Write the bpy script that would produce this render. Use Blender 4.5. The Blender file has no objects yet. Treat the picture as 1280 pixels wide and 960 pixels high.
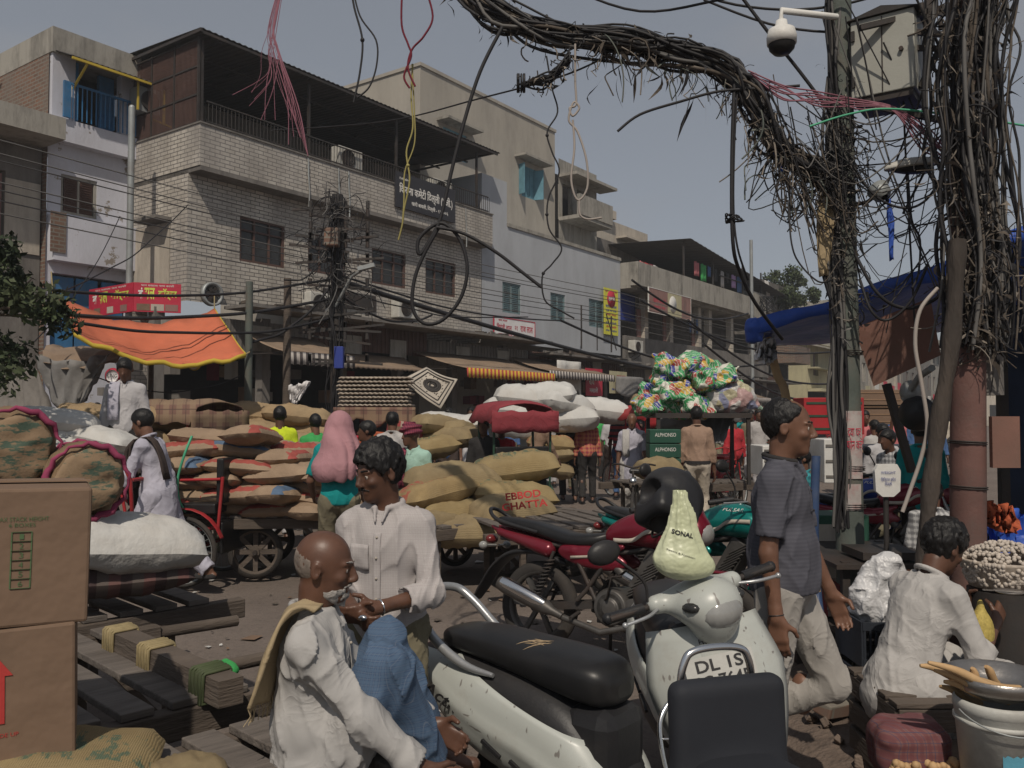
import bpy, math, random, re
import numpy as np
from mathutils import Vector, Matrix, Euler
S = bpy.context.scene
COL = S.collection
R = math.radians
# ---------------------------------------------------------------- camera, sky, sun, exposure
CAMH = 1.6; FPX = 1067.0; TH = math.atan(38/1067)
cd = bpy.data.cameras.new('camera'); cam = bpy.data.objects.new('camera', cd); COL.objects.link(cam)
cam.location = (0, 0, CAMH); cam.rotation_euler = (math.pi/2+TH, 0, 0)
cd.lens = 36*FPX/1280; cd.sensor_width = 36; cd.clip_start = .05; cd.clip_end = 3000
S.camera = cam
SUN_EL, SUN_AZ = R(50), math.atan2(-1, -.06)      # towards the sun: behind the camera, high
wd = bpy.data.worlds.new("World"); S.world = wd; wd.use_nodes = True
nt = wd.node_tree; bg = nt.nodes['Background']
sky = nt.nodes.new('ShaderNodeTexSky'); sky.sky_type = 'NISHITA'; sky.sun_disc = False
sky.sun_elevation = SUN_EL; sky.sun_rotation = math.pi/2-SUN_AZ
sky.air_density = 1.0; sky.dust_density = 1.2; sky.ozone_density = 1.0; sky.altitude = 200
hs = nt.nodes.new('ShaderNodeHueSaturation'); hs.inputs['Saturation'].default_value = .5
nt.links.new(sky.outputs[0], hs.inputs['Color']); 
tc = nt.nodes.new('ShaderNodeTexCoord'); mp_ = nt.nodes.new('ShaderNodeMapping'); mp_.inputs['Scale'].default_value = (1.2, 1.2, 3.2); nt.links.new(tc.outputs['Generated'], mp_.inputs[0])
cn = nt.nodes.new('ShaderNodeTexNoise'); cn.inputs['Scale'].default_value = 2.3; cn.inputs['Detail'].default_value = 6; nt.links.new(mp_.outputs[0], cn.inputs[0]); cr = nt.nodes.new('ShaderNodeMapRange')
cr.inputs[1].default_value = .52; cr.inputs[2].default_value = .75; cr.inputs[4].default_value = .45; nt.links.new(cn.outputs[0], cr.inputs[0])
hz = nt.nodes.new('ShaderNodeMix'); hz.data_type = 'RGBA'; hz.inputs[0].default_value = .62; nt.links.new(hs.outputs[0], hz.inputs[6]); hz.inputs[7].default_value = (2.55, 2.72, 3.02, 1)   # haze veil over the blue
cl = nt.nodes.new('ShaderNodeMix'); cl.data_type = 'RGBA'; nt.links.new(cr.outputs[0], cl.inputs[0]); nt.links.new(hz.outputs[2], cl.inputs[6]); cl.inputs[7].default_value = (3.4, 3.35, 3.4, 1); nt.links.new(cl.outputs[2], bg.inputs[0])
bg.inputs[1].default_value = .12
sl = bpy.data.lights.new('sun', 'SUN'); sun = bpy.data.objects.new('sun', sl); COL.objects.link(sun)
sl.energy = 4.0; sl.angle = R(.8); sl.color = (1, .90, .77)
sv = Vector((math.cos(SUN_EL)*math.cos(SUN_AZ), math.cos(SUN_EL)*math.sin(SUN_AZ), math.sin(SUN_EL)))
sun.rotation_euler = sv.to_track_quat('Z', 'Y').to_euler(); sun.location = sv*30
S.view_settings.view_transform = 'Standard'; S.view_settings.look = 'None'
S.view_settings.gamma = 1; S.view_settings.exposure = -.46
S.cycles.use_denoising = True; S.cycles.max_bounces = 5; S.cycles.diffuse_bounces = 3
S.cycles.glossy_bounces = 2; S.cycles.transparent_max_bounces = 6; S.cycles.transmission_bounces = 3
S.cycles.caustics_reflective = False; S.cycles.caustics_refractive = False
# ---------------------------------------------------------------- frames and picture look-ups
PHI = math.atan2(.8138, .5812)
class Frame:
    def __init__(s, o, ang):
        s.o = Vector(o); s.ang = ang; s.x = Vector((math.cos(ang), math.sin(ang), 0)); s.y = Vector((-math.sin(ang), math.cos(ang), 0))
    def w(s, p): return s.o+s.x*p[0]+s.y*p[1]+Vector((0, 0, p[2]))
    def inv(s, p):
        q = Vector(p)-s.o; return Vector((q.dot(s.x), q.dot(s.y), q.z))
W = Frame((0, 0, 0), 0)
FA = Frame((-6.78, 18.4, 0), PHI)                   # the long facade: x along the street, y into the houses
def ray(px, py):
    a = (px-640)/FPX; b = (480-py)/FPX
    return Vector((a, math.cos(TH)-b*math.sin(TH), math.sin(TH)+b*math.cos(TH)))
def P(px, py, Y):
    r = ray(px, py); return Vector((0, 0, CAMH))+r*(Y/r.y)
def G(px, py, z=0.0):
    r = ray(px, py); return Vector((0, 0, CAMH))+r*((z-CAMH)/r.z)
def fp(px, py, w=.45):                              # picture -> (u, z) on the facade plane at depth w
    r = ray(px, py); o = Vector((0, 0, CAMH)); n = FA.y
    t = (FA.o+n*w-o).dot(n)/r.dot(n); q = FA.inv(o+r*t); return q.x, q.z
# ---------------------------------------------------------------- objects
BASE = {}
def props(o, label=None, cat=None, group=None, kind=None):
    if label: o['label'] = label
    if cat: o['category'] = cat
    if group: o['group'] = group
    if kind: o['kind'] = kind
    return o
def thing(name, label, cat, base=(0, 0, 0), fr=W, group=None):
    o = bpy.data.objects.new(name, None); COL.objects.link(o); o.empty_display_size = .1
    o.location = fr.w(base); o.rotation_euler = (0, 0, fr.ang); BASE[o.name] = Vector(base)
    return props(o, label, cat, group)
def kids(o): return [c for c in bpy.data.objects if c.parent == o]
def copy_tree(o, parent=None, swap=None):
    c = o.copy(); COL.objects.link(c); c.parent = parent
    if swap and c.type == 'MESH' and c.data.materials and c.data.materials[0] in swap:
        c.data = c.data.copy(); c.data.materials[0] = swap[c.data.materials[0]]
    for ch in list(o.children): copy_tree(ch, c, swap)
    BASE[c.name] = BASE.get(o.name, Vector()); return c
def place(o, loc, rz=0, sc=1, rx=0, ry=0):
    o.location = loc; o.rotation_euler = (rx, ry, rz); o.scale = (sc,)*3; return o
def fastmesh(name, V, F, mats, fm=None, sm=True):
    V = np.asarray(V, np.float32); F = np.asarray(F, np.int32); me = bpy.data.meshes.new(name); n = F.shape[1]
    me.vertices.add(len(V)); me.vertices.foreach_set('co', V.ravel())
    me.loops.add(F.size); me.loops.foreach_set('vertex_index', F.ravel())
    me.polygons.add(len(F)); me.polygons.foreach_set('loop_start', np.arange(0, F.size, n, dtype=np.int32))
    me.polygons.foreach_set('use_smooth', np.full(len(F), sm))
    if fm is not None: me.polygons.foreach_set('material_index', np.asarray(fm, np.int32))
    me.update(calc_edges=True)
    for m in (mats if isinstance(mats, (list, tuple)) else [mats]): me.materials.append(m)
    return me
class MB:
    def __init__(s): s.v = []; s.f = []; s.m = []; s.s = []
    def raw(s, V, F, m=0, sm=False):
        k = len(s.v); s.v += [tuple(p) for p in V]; s.f += [tuple(i+k for i in f) for f in F]
        s.m += [m]*len(F); s.s += [sm]*len(F); return s
    def box(s, c, d, rot=None, m=0):
        x, y, z = d[0]/2, d[1]/2, d[2]/2
        V = [Vector((a*x, b*y, e*z)) for a in (-1, 1) for b in (-1, 1) for e in (-1, 1)]
        if rot is not None:
            M = rot if isinstance(rot, Matrix) else Euler(rot).to_matrix(); V = [M@p for p in V]
        c = Vector(c); return s.raw([p+c for p in V], [(0, 1, 3, 2), (4, 6, 7, 5), (0, 4, 5, 1), (2, 3, 7, 6), (0, 2, 6, 4), (1, 5, 7, 3)], m)
    def b2(s, p, q, m=0):                            # box from corner to corner
        p = Vector(p); q = Vector(q); return s.box((p+q)/2, (abs(q.x-p.x), abs(q.y-p.y), abs(q.z-p.z)), None, m)
    def bar(s, a, b, w, h=None, m=0):                # square bar from a to b
        a = Vector(a); b = Vector(b); d = b-a; M = d.to_track_quat('Y', 'Z').to_matrix()
        return s.box((a+b)/2, (w, d.length, h or w), M, m)
    def cyl(s, a, b, r1, r2=None, n=12, m=0, cap=True):
        a = Vector(a); b = Vector(b); r2 = r1 if r2 is None else r2; M = (b-a).to_track_quat('Z', 'Y').to_matrix()
        V = []
        for c, r in ((a, r1), (b, r2)):
            V += [c+M@Vector((r*math.cos(6.28318*i/n), r*math.sin(6.28318*i/n), 0)) for i in range(n)]
        s.raw(V, [(i, (i+1) % n, n+(i+1) % n, n+i) for i in range(n)], m, True)
        if cap: s.raw(V[:n], [tuple(range(n))[::-1]], m); s.raw(V[n:], [tuple(range(n))], m)
        return s
    def tube(s, pts, r, n=6, m=0, closed=False):
        pts = [Vector(p) for p in pts]; N = len(pts); V = []; up = Vector((.13, .21, .97)).normalized()
        for i, p in enumerate(pts):
            t = (pts[(i+1) % N]-pts[i-1]) if closed else (pts[min(i+1, N-1)]-pts[max(i-1, 0)])
            t = t.normalized() if t.length > 1e-9 else Vector((0, 0, 1))
            x = up-t*up.dot(t); x = x.normalized() if x.length > 1e-4 else t.orthogonal().normalized(); up = x; y = t.cross(x)
            rr = r[i] if isinstance(r, (list, tuple)) else r
            V += [p+(x*math.cos(6.28318*j/n)+y*math.sin(6.28318*j/n))*rr for j in range(n)]
        F = [(i*n+j, i*n+(j+1) % n, ((i+1) % N)*n+(j+1) % n, ((i+1) % N)*n+j) for i in range(N if closed else N-1) for j in range(n)]
        s.raw(V, F, m, True)
        if not closed: s.raw(V[:n], [tuple(range(n))[::-1]], m); s.raw(V[-n:], [tuple(range(n))], m)
        return s
    def lathe(s, prof, c=(0, 0, 0), ax=(0, 0, 1), n=20, m=0):
        c = Vector(c); M = Vector(ax).to_track_quat('Z', 'Y').to_matrix(); V = []
        for r, z in prof: V += [c+M@Vector((r*math.cos(6.28318*j/n), r*math.sin(6.28318*j/n), z)) for j in range(n)]
        return s.raw(V, [(i*n+j, i*n+(j+1) % n, (i+1)*n+(j+1) % n, (i+1)*n+j) for i in range(len(prof)-1) for j in range(n)], m, True)
    def ball(s, c, r, n=12, m=0):
        r = r if isinstance(r, (tuple, list)) else (r, r, r); c = Vector(c); V = []; k = n//2+1
        for i in range(k):
            a = math.pi*i/(k-1)-math.pi/2
            V += [c+Vector((r[0]*math.cos(a)*math.cos(6.28318*j/n), r[1]*math.cos(a)*math.sin(6.28318*j/n), r[2]*math.sin(a))) for j in range(n)]
        return s.raw(V, [(i*n+j, i*n+(j+1) % n, (i+1)*n+(j+1) % n, (i+1)*n+j) for i in range(k-1) for j in range(n)], m, True)
    def sheet(s, grid, th=.004, m=0, sm=True):        # cloth: rows of points, given a thickness
        nu = len(grid); nv = len(grid[0]); g = [[Vector(p) for p in r] for r in grid]; A = []; B = []
        for i in range(nu):
            for j in range(nv):
                n = (g[min(i+1, nu-1)][j]-g[max(i-1, 0)][j]).cross(g[i][min(j+1, nv-1)]-g[i][max(j-1, 0)])
                n = n.normalized() if n.length > 1e-9 else Vector((0, 0, 1)); A.append(g[i][j]+n*th/2); B.append(g[i][j]-n*th/2)
        K = nu*nv; F = []
        for i in range(nu-1):
            for j in range(nv-1):
                a, b, c, d = i*nv+j, (i+1)*nv+j, (i+1)*nv+j+1, i*nv+j+1; F += [(a, b, c, d), (K+d, K+c, K+b, K+a)]
        E = [(i*nv, (i+1)*nv) for i in range(nu-1)]+[((nu-1)*nv+j, (nu-1)*nv+j+1) for j in range(nv-1)]
        E += [((i+1)*nv+nv-1, i*nv+nv-1) for i in range(nu-1)]+[(j+1, j) for j in range(nv-1)]
        F += [(b, a, K+a, K+b) for a, b in E]
        return s.raw(A+B, F, m, sm)
    def prism(s, pts, fn, d0, d1, m=0, sm=False):    # outline in 2-D, fn(x, y, depth) -> point
        n = len(pts); V = [fn(x, y, d0) for x, y in pts]+[fn(x, y, d1) for x, y in pts]
        s.raw(V, [(i, (i+1) % n, n+(i+1) % n, n+i) for i in range(n)], m, sm)
        return s.raw(V, [tuple(range(n))[::-1], tuple(range(n, 2*n))], m)
    def loft(s, secs, m=0):                          # rings of equal length
        n = len(secs[0]); V = [p for r in secs for p in r]; K = len(secs)
        s.raw(V, [(i*n+j, i*n+(j+1) % n, (i+1)*n+(j+1) % n, (i+1)*n+j) for i in range(K-1) for j in range(n)], m, True)
        s.raw(secs[0], [tuple(range(n))[::-1]], m, True); return s.raw(secs[-1], [tuple(range(n))], m, True)
    def build(s, name, mats, parent=None, base=None, fr=W, bev=0):
        me = bpy.data.meshes.new(name); b = Vector(base) if base is not None else Vector()
        if parent is not None: b = BASE.get(parent.name, Vector())
        me.from_pydata([(x-b.x, y-b.y, z-b.z) for x, y, z in s.v], [], s.f)
        me.polygons.foreach_set('material_index', s.m); me.polygons.foreach_set('use_smooth', s.s); me.update()
        for q in (mats if isinstance(mats, (list, tuple)) else [mats]): me.materials.append(q)
        o = bpy.data.objects.new(name, me); COL.objects.link(o); o.parent = parent; BASE[o.name] = b
        if parent is None: o.location = fr.w(b); o.rotation_euler = (0, 0, fr.ang)
        if bev:
            md = o.modifiers.new('b', 'BEVEL'); md.width = bev; md.segments = 2; md.limit_method = 'ANGLE'
        return o
    def one(s, name, mats, label, cat, group=None, kind=None, fr=W, bev=0, base=None):
        if base is None:
            a = np.array(s.v); base = ((a[:, 0].min()+a[:, 0].max())/2, (a[:, 1].min()+a[:, 1].max())/2, a[:, 2].min())
        return props(s.build(name, mats, None, base, fr, bev), label, cat, group, kind)
def link_mesh(me, name, parent=None, loc=(0, 0, 0)):
    o = bpy.data.objects.new(name, me); COL.objects.link(o); o.parent = parent; o.location = loc
    BASE[o.name] = Vector(); return o
# ---------------------------------------------------------------- noise, fields
def _h(i, j, k, s):
    n = (i*374761393+j*668265263+k*1274126177+s*974634777) & 0xffffffff
    n = ((n ^ (n >> 13))*1274126177) & 0xffffffff
    return ((n ^ (n >> 16)) & 0xffff)/32768.-1
def vn(x, y, z, s=0):
    x, y, z = np.broadcast_arrays(x, y, z); xi = np.floor(x).astype(np.int64); yi = np.floor(y).astype(np.int64); zi = np.floor(z).astype(np.int64)
    u = x-xi; v = y-yi; w = z-zi; u = u*u*(3-2*u); v = v*v*(3-2*v); w = w*w*(3-2*w)
    def L(a, b, t): return a+(b-a)*t
    return L(L(L(_h(xi, yi, zi, s), _h(xi+1, yi, zi, s), u), L(_h(xi, yi+1, zi, s), _h(xi+1, yi+1, zi, s), u), v),
             L(L(_h(xi, yi, zi+1, s), _h(xi+1, yi, zi+1, s), u), L(_h(xi, yi+1, zi+1, s), _h(xi+1, yi+1, zi+1, s), u), v), w)
class SDF:
    def __init__(s, lo, hi, h):
        s.h = h; s.lo = np.array(lo, float); n = np.ceil((np.array(hi, float)-s.lo)/h).astype(int)+1
        s.F = np.full(n, 1., np.float32); s.ax = [(s.lo[i]+h*np.arange(n[i])).astype(np.float32) for i in range(3)]
    def _g(s, lo, hi):
        sl = []
        for i in range(3):
            a = max(0, int((lo[i]-s.lo[i])/s.h)); b = min(s.F.shape[i], int((hi[i]-s.lo[i])/s.h)+2)
            if b <= a: return None
            sl.append(slice(a, b))
        return tuple(sl), s.ax[0][sl[0]][:, None, None], s.ax[1][sl[1]][None, :, None], s.ax[2][sl[2]][None, None, :]
    def _c(s, fn, lo, hi, k, op):
        pad = k+4*s.h; g = s._g([a-pad for a in lo], [b+pad for b in hi])
        if g is None: return s
        sl, X, Y, Z = g; d = fn(X, Y, Z); f = s.F[sl]
        if op == '-': d = -d; f = -f
        k = max(k, 1e-5); t = np.clip(.5+.5*(f-d)/k if op == '+' else .5+.5*(f-d)/k if op == '-' else 0, 0, 1)
        if op == '+': s.F[sl] = f+(d-f)*t-k*t*(1-t)
        else:                                         # subtract: max(F, -d)
            a = s.F[sl]; t = np.clip(.5-.5*(a-d)/k, 0, 1); s.F[sl] = a+(d-a)*t+k*t*(1-t)
        return s
    def cap(s, a, b, r1, r2=None, k=.02, op='+'):
        a = np.array(a, float); b = np.array(b, float); r2 = r1 if r2 is None else r2; ba = b-a; L = max(ba@ba, 1e-9); r = max(r1, r2)
        def fn(X, Y, Z):
            px, py, pz = X-a[0], Y-a[1], Z-a[2]; t = np.clip((px*ba[0]+py*ba[1]+pz*ba[2])/L, 0, 1)
            return np.sqrt((px-ba[0]*t)**2+(py-ba[1]*t)**2+(pz-ba[2]*t)**2)-(r1+(r2-r1)*t)
        return s._c(fn, np.minimum(a, b)-r, np.maximum(a, b)+r, k, op)
    def ell(s, c, r, M=None, k=.02, op='+'):
        c = np.array(c, float); M = np.eye(3) if M is None else np.array(M)   # columns: local axes
        def fn(X, Y, Z):
            q = [((X-c[0])*M[0][i]+(Y-c[1])*M[1][i]+(Z-c[2])*M[2][i]) for i in range(3)]
            k0 = np.sqrt(sum((q[i]/r[i])**2 for i in range(3))); k1 = np.sqrt(sum((q[i]/r[i]**2)**2 for i in range(3)))+1e-6
            return k0*(k0-1)/k1
        R_ = max(r); return s._c(fn, c-R_, c+R_, k, op)
    def box(s, c, hf, M=None, rd=.01, k=.01, op='+'):
        c = np.array(c, float); M = np.eye(3) if M is None else np.array(M)
        def fn(X, Y, Z):
            q = [np.abs((X-c[0])*M[0][i]+(Y-c[1])*M[1][i]+(Z-c[2])*M[2][i])-(hf[i]-rd) for i in range(3)]
            o = np.sqrt(sum(np.maximum(a, 0)**2 for a in q)); return o+np.minimum(np.maximum(np.maximum(q[0], q[1]), q[2]), 0)-rd
        R_ = float(np.linalg.norm(hf)); return s._c(fn, c-R_, c+R_, k, op)
    def cut(s, p, n, k=.003):                         # removes the side n points to
        n = np.array(n, float); n /= np.linalg.norm(n); X, Y, Z = s.ax[0][:, None, None], s.ax[1][None, :, None], s.ax[2][None, None, :]
        s.F = np.maximum(s.F, (X-p[0])*n[0]+(Y-p[1])*n[1]+(Z-p[2])*n[2]).astype(np.float32); return s
    def disp(s, fn, band=.05):
        i = np.nonzero(np.abs(s.F) < band); s.F[i] += fn(s.ax[0][i[0]], s.ax[1][i[1]], s.ax[2][i[2]]).astype(np.float32); return s
    def nets(s):
        F = s.F; S_ = F < 0; n = F.shape
        c = np.zeros((n[0]-1, n[1]-1, n[2]-1), np.int8)
        for a in (0, 1):
            for b in (0, 1):
                for d in (0, 1): c += S_[a:n[0]-1+a, b:n[1]-1+b, d:n[2]-1+d]
        A = (c > 0) & (c < 8); I, J, K = np.nonzero(A); idx = np.full(A.shape, -1, np.int64); idx[I, J, K] = np.arange(len(I))
        pos = np.zeros((len(I), 3)); cnt = np.zeros(len(I))
        for ax in range(3):
            for a in (0, 1):
                for b in (0, 1):
                    o = [0, 0, 0]; o[(ax+1) % 3] = a; o[(ax+2) % 3] = b; e = list(o); e[ax] = 1
                    f0 = F[I+o[0], J+o[1], K+o[2]]; f1 = F[I+e[0], J+e[1], K+e[2]]; m = (f0 < 0) != (f1 < 0)
                    t = f0[m]/(f0[m]-f1[m]); q = np.tile(np.array(o, float), (m.sum(), 1)); q[:, ax] = t; pos[m] += q; cnt[m] += 1
        V = (np.stack([I, J, K], 1)+pos/cnt[:, None])*s.h+s.lo; Q = []
        for ax in range(3):
            lo = [slice(None)]*3; hi = [slice(None)]*3; lo[ax] = slice(0, n[ax]-1); hi[ax] = slice(1, n[ax])
            d = S_[tuple(lo)] != S_[tuple(hi)]; b, c2 = (ax+1) % 3, (ax+2) % 3; ii = np.nonzero(d); ii = [np.array(q) for q in ii]
            ok = (ii[b] > 0) & (ii[c2] > 0) & (ii[b] < n[b]-1) & (ii[c2] < n[c2]-1); ii = [q[ok] for q in ii]
            def g(db, dc):
                q = [ii[0].copy(), ii[1].copy(), ii[2].copy()]; q[b] -= db; q[c2] -= dc; return idx[q[0], q[1], q[2]]
            q = np.stack([g(1, 1), g(0, 1), g(0, 0), g(1, 0)], 1); fl = S_[ii[0], ii[1], ii[2]]; q[~fl] = q[~fl][:, ::-1]; Q.append(q)
        return V, np.concatenate(Q)
    def mesh(s, name, mats, parent=None, sm=1, pick=None):
        V, Q = s.nets()
        if len(Q) == 0: V = np.zeros((4, 3)); Q = np.array([[0, 1, 2, 3]])
        for _ in range(sm):                           # a light Laplacian pass
            A = np.zeros_like(V); c = np.zeros(len(V))
            for i in range(4):
                a, b = Q[:, i], Q[:, (i+1) % 4]; np.add.at(A, a, V[b]); np.add.at(c, a, 1)
            V = V*.5+.5*A/np.maximum(c, 1)[:, None]
        fm = pick(V[Q].mean(1)) if pick else None
        me = fastmesh(name, V, Q, mats, fm); o = bpy.data.objects.new(name, me); COL.objects.link(o); o.parent = parent; BASE[o.name] = Vector(); return o
# ---------------------------------------------------------------- materials
class N:
    def __init__(s, name):
        s.m = bpy.data.materials.new(name); s.m.use_nodes = True; s.t = s.m.node_tree; s.b = s.t.nodes['Principled BSDF']
    def n(s, ty, **k):
        q = s.t.nodes.new('ShaderNode'+ty)
        for a, b in k.items():
            if a in q.inputs: s.put(q.inputs[a], b)
            else: setattr(q, a, b)
        return q
    def put(s, i, v):
        if isinstance(v, bpy.types.NodeSocket): s.t.links.new(v, i)
        else: i.default_value = v
    def pos(s, sc=(1, 1, 1), gen=False, rnd=True):
        t = s.n('TexCoord'); src = t.outputs['Generated' if gen else 'Object']
        if rnd:
            oi = s.n('ObjectInfo'); a = s.n('VectorMath', operation='MULTIPLY_ADD'); s.put(a.inputs[0], oi.outputs['Random']); a.inputs[1].default_value = (7.3, 11.1, 5.7)
            s.t.links.new(src, a.inputs[2]); src = a.outputs[0]
        m = s.n('Mapping'); m.inputs['Scale'].default_value = sc; s.t.links.new(src, m.inputs['Vector']); return m.outputs[0]
    def noise(s, v, scale, det=4, rough=.6):
        q = s.n('TexNoise'); s.put(q.inputs['Vector'], v); q.inputs['Scale'].default_value = scale; q.inputs['Detail'].default_value = det; q.inputs['Roughness'].default_value = rough; return q.outputs[0]
    def ramp(s, f, stops, mode='LINEAR'):
        q = s.n('ValToRGB'); q.color_ramp.interpolation = mode; s.put(q.inputs[0], f); el = q.color_ramp.elements
        while len(el) < len(stops): el.new(.5)
        for e, (p, c) in zip(el, stops): e.position = p; e.color = c if len(c) == 4 else (*c, 1)
        return q.outputs[0]
    def mix(s, f, a, b, mode='MIX'):
        q = s.n('Mix', data_type='RGBA', blend_type=mode); s.put(q.inputs[0], f)
        s.put(q.inputs[6], a if not isinstance(a, tuple) else (*a[:3], 1)); s.put(q.inputs[7], b if not isinstance(b, tuple) else (*b[:3], 1)); return q.outputs[2]
    def math(s, op, a, b=0., c=None):
        q = s.n('Math', operation=op); s.put(q.inputs[0], a); s.put(q.inputs[1], b)
        if c is not None: s.put(q.inputs[2], c)
        return q.outputs[0]
    def sep(s, v):
        q = s.n('SeparateXYZ'); s.put(q.inputs[0], v); return q.outputs
    def bump(s, h, st=.3, d=.01):
        q = s.n('Bump'); q.inputs['Strength'].default_value = st; q.inputs['Distance'].default_value = d; s.put(q.inputs['Height'], h); s.put(s.b.inputs['Normal'], q.outputs[0])
    def out(s, col, rough=.7, metal=0, spec=.3):
        s.put(s.b.inputs['Base Color'], col if not isinstance(col, tuple) else (*col[:3], 1)); s.put(s.b.inputs['Roughness'], rough)
        s.b.inputs['Metallic'].default_value = metal; s.b.inputs['Specular IOR Level'].default_value = spec; return s.m
def dk(c, f): return tuple(x*f for x in c[:3])
def mat(name, col, rough=.75, var=.25, sc=3, dirt=None, dsc=2.2, damt=.5, bump=.25, bsc=60, bd=.004, metal=0, spec=.3, st=(1, 1, 1)):
    """plain surface: tonal variation, dirt patches with a shape of their own, fine bump"""
    q = N(name); v = q.pos(st); n1 = q.noise(v, sc, 5)
    c = q.ramp(n1, [(.25, dk(col, 1-var)), (.75, tuple(min(1, x*(1+var*.5)) for x in col))])
    if dirt:
        n2 = q.noise(v, dsc, 6, .7); f = q.ramp(n2, [(.45, (0, 0, 0)), (.75, (damt,)*3)]); c = q.mix(f, c, dirt)
    if bump: q.bump(q.noise(v, bsc, 3), bump, bd)
    return q.out(c, rough, metal, spec)
def text(body, c, w, h, mtl, parent, right=(1, 0, 0), up=(0, 0, 1), name='lettering', ext=.002, off=.004, label=None, bold=0, shear=0):
    """flat lettering fitted into w x h around c, standing proud of its board"""
    body = re.sub('([\u0915-\u0939](?:\u094d[\u0915-\u0939])*)\u093f', '\u093f\\1', body)
    cu = bpy.data.curves.new('t', 'FONT'); cu.body = body; cu.align_x = 'CENTER'; cu.extrude = 0; cu.resolution_u = 3; cu.offset = bold; cu.shear = shear
    o = bpy.data.objects.new('t', cu); COL.objects.link(o); me = bpy.data.meshes.new_from_object(o.evaluated_get(bpy.context.evaluated_depsgraph_get()))
    bpy.data.objects.remove(o); bpy.data.curves.remove(cu)
    if len(me.vertices) == 0: return None
    a = np.array([v.co[:] for v in me.vertices]); mn = a.min(0); mx = a.max(0); d = np.maximum(mx-mn, 1e-6)
    rt = Vector(right).normalized(); u = Vector(up).normalized(); nn = rt.cross(u); b = BASE.get(parent.name, Vector()); c = Vector(c)
    for v in me.vertices:
        x = ((v.co.x-mn[0])/d[0]-.5)*w; y = ((v.co.y-mn[1])/d[1]-.5)*h; v.co = c+rt*x+u*y+nn*off-b
    me.materials.append(mtl); ob = bpy.data.objects.new(name, me); COL.objects.link(ob); ob.parent = parent; BASE[ob.name] = b
    if label: ob['label'] = label
    return ob
rnd = random.Random(7)
def brick_clad():
    q = N('glazed_brick_cladding'); t = q.n('TexCoord'); s = q.sep(t.outputs['Object']); g = q.n('NewGeometry'); nn = q.n('VectorTransform', vector_type='NORMAL', convert_from='WORLD', convert_to='OBJECT')
    q.put(nn.inputs[0], g.outputs['Normal']); ns = q.sep(nn.outputs[0]); f = q.math('GREATER_THAN', q.math('ABSOLUTE', ns[0]), .5)
    x = q.n('Mix', data_type='FLOAT'); q.put(x.inputs[0], f); q.put(x.inputs[2], s[0]); q.put(x.inputs[3], s[1])
    cb = q.n('CombineXYZ'); q.put(cb.inputs[0], x.outputs[0]); q.put(cb.inputs[1], s[2])
    b = q.n('TexBrick', offset=.5); q.put(b.inputs['Vector'], cb.outputs[0]); b.inputs['Scale'].default_value = 1
    b.inputs['Brick Width'].default_value = .26; b.inputs['Row Height'].default_value = .09; b.inputs['Mortar Size'].default_value = .011; b.inputs['Mortar Smooth'].default_value = .2
    b.inputs['Color1'].default_value = (.57, .53, .465, 1); b.inputs['Color2'].default_value = (.47, .43, .37, 1); b.inputs['Mortar'].default_value = (.12, .11, .105, 1)
    v = q.pos((1, 1, .35), rnd=False); st = q.ramp(q.noise(v, 1.3, 7, .7), [(.38, (0, 0, 0)), (.70, (.75,)*3)]); c = q.mix(st, b.outputs[0], (.17, .15, .13))
    c = q.mix(q.ramp(q.noise(v, .35, 4), [(.4, (0, 0, 0)), (.7, (.4,)*3)]), c, (.30, .29, .29)); q.bump(b.outputs['Fac'], -.5, .01); return q.out(c, .55, 0, .35)
def rough_brick(name, a=(.20, .105, .07), b_=(.13, .075, .055), mo=(.20, .18, .15)):
    q = N(name); t = q.n('TexCoord'); s = q.sep(t.outputs['Object']); cb = q.n('CombineXYZ'); q.put(cb.inputs[0], q.math('ADD', s[0], s[1])); q.put(cb.inputs[1], s[2])
    b = q.n('TexBrick'); q.put(b.inputs['Vector'], cb.outputs[0]); b.inputs['Scale'].default_value = 1
    b.inputs['Brick Width'].default_value = .24; b.inputs['Row Height'].default_value = .085; b.inputs['Mortar Size'].default_value = .014
    b.inputs['Color1'].default_value = (*a, 1); b.inputs['Color2'].default_value = (*b_, 1); b.inputs['Mortar'].default_value = (*mo, 1)
    v = q.pos((1, 1, .5), rnd=False); c = q.mix(q.ramp(q.noise(v, 2.2, 7, .7), [(.4, (0, 0, 0)), (.7, (.8,)*3)]), b.outputs[0], (.16, .14, .12))
    q.bump(b.outputs['Fac'], -.9, .02); return q.out(c, .9)
def plaster(name, col, stain=(.10, .09, .08), amt=.65, sc=1.1, peel=None):
    q = N(name); v = q.pos((1, 1, .4), rnd=False); c = q.ramp(q.noise(v, .8, 6), [(.3, dk(col, .82)), (.7, col)])
    c = q.mix(q.ramp(q.noise(v, sc, 8, .72), [(.46, (0, 0, 0)), (.74, (amt,)*3)]), c, stain)
    v2 = q.pos((5, 5, .25), rnd=False); c = q.mix(q.ramp(q.noise(v2, 1.2, 5, .6), [(.5, (0, 0, 0)), (.8, (amt*.6,)*3)]), c, dk(stain, 1.3))
    if peel: c = q.mix(q.ramp(q.noise(q.pos(rnd=False), 1.7, 6, .75), [(.6, (0, 0, 0)), (.62, (1,)*3)]), c, peel)
    q.bump(q.noise(v, 14, 6), .3, .02); return q.out(c, .88)
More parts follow.
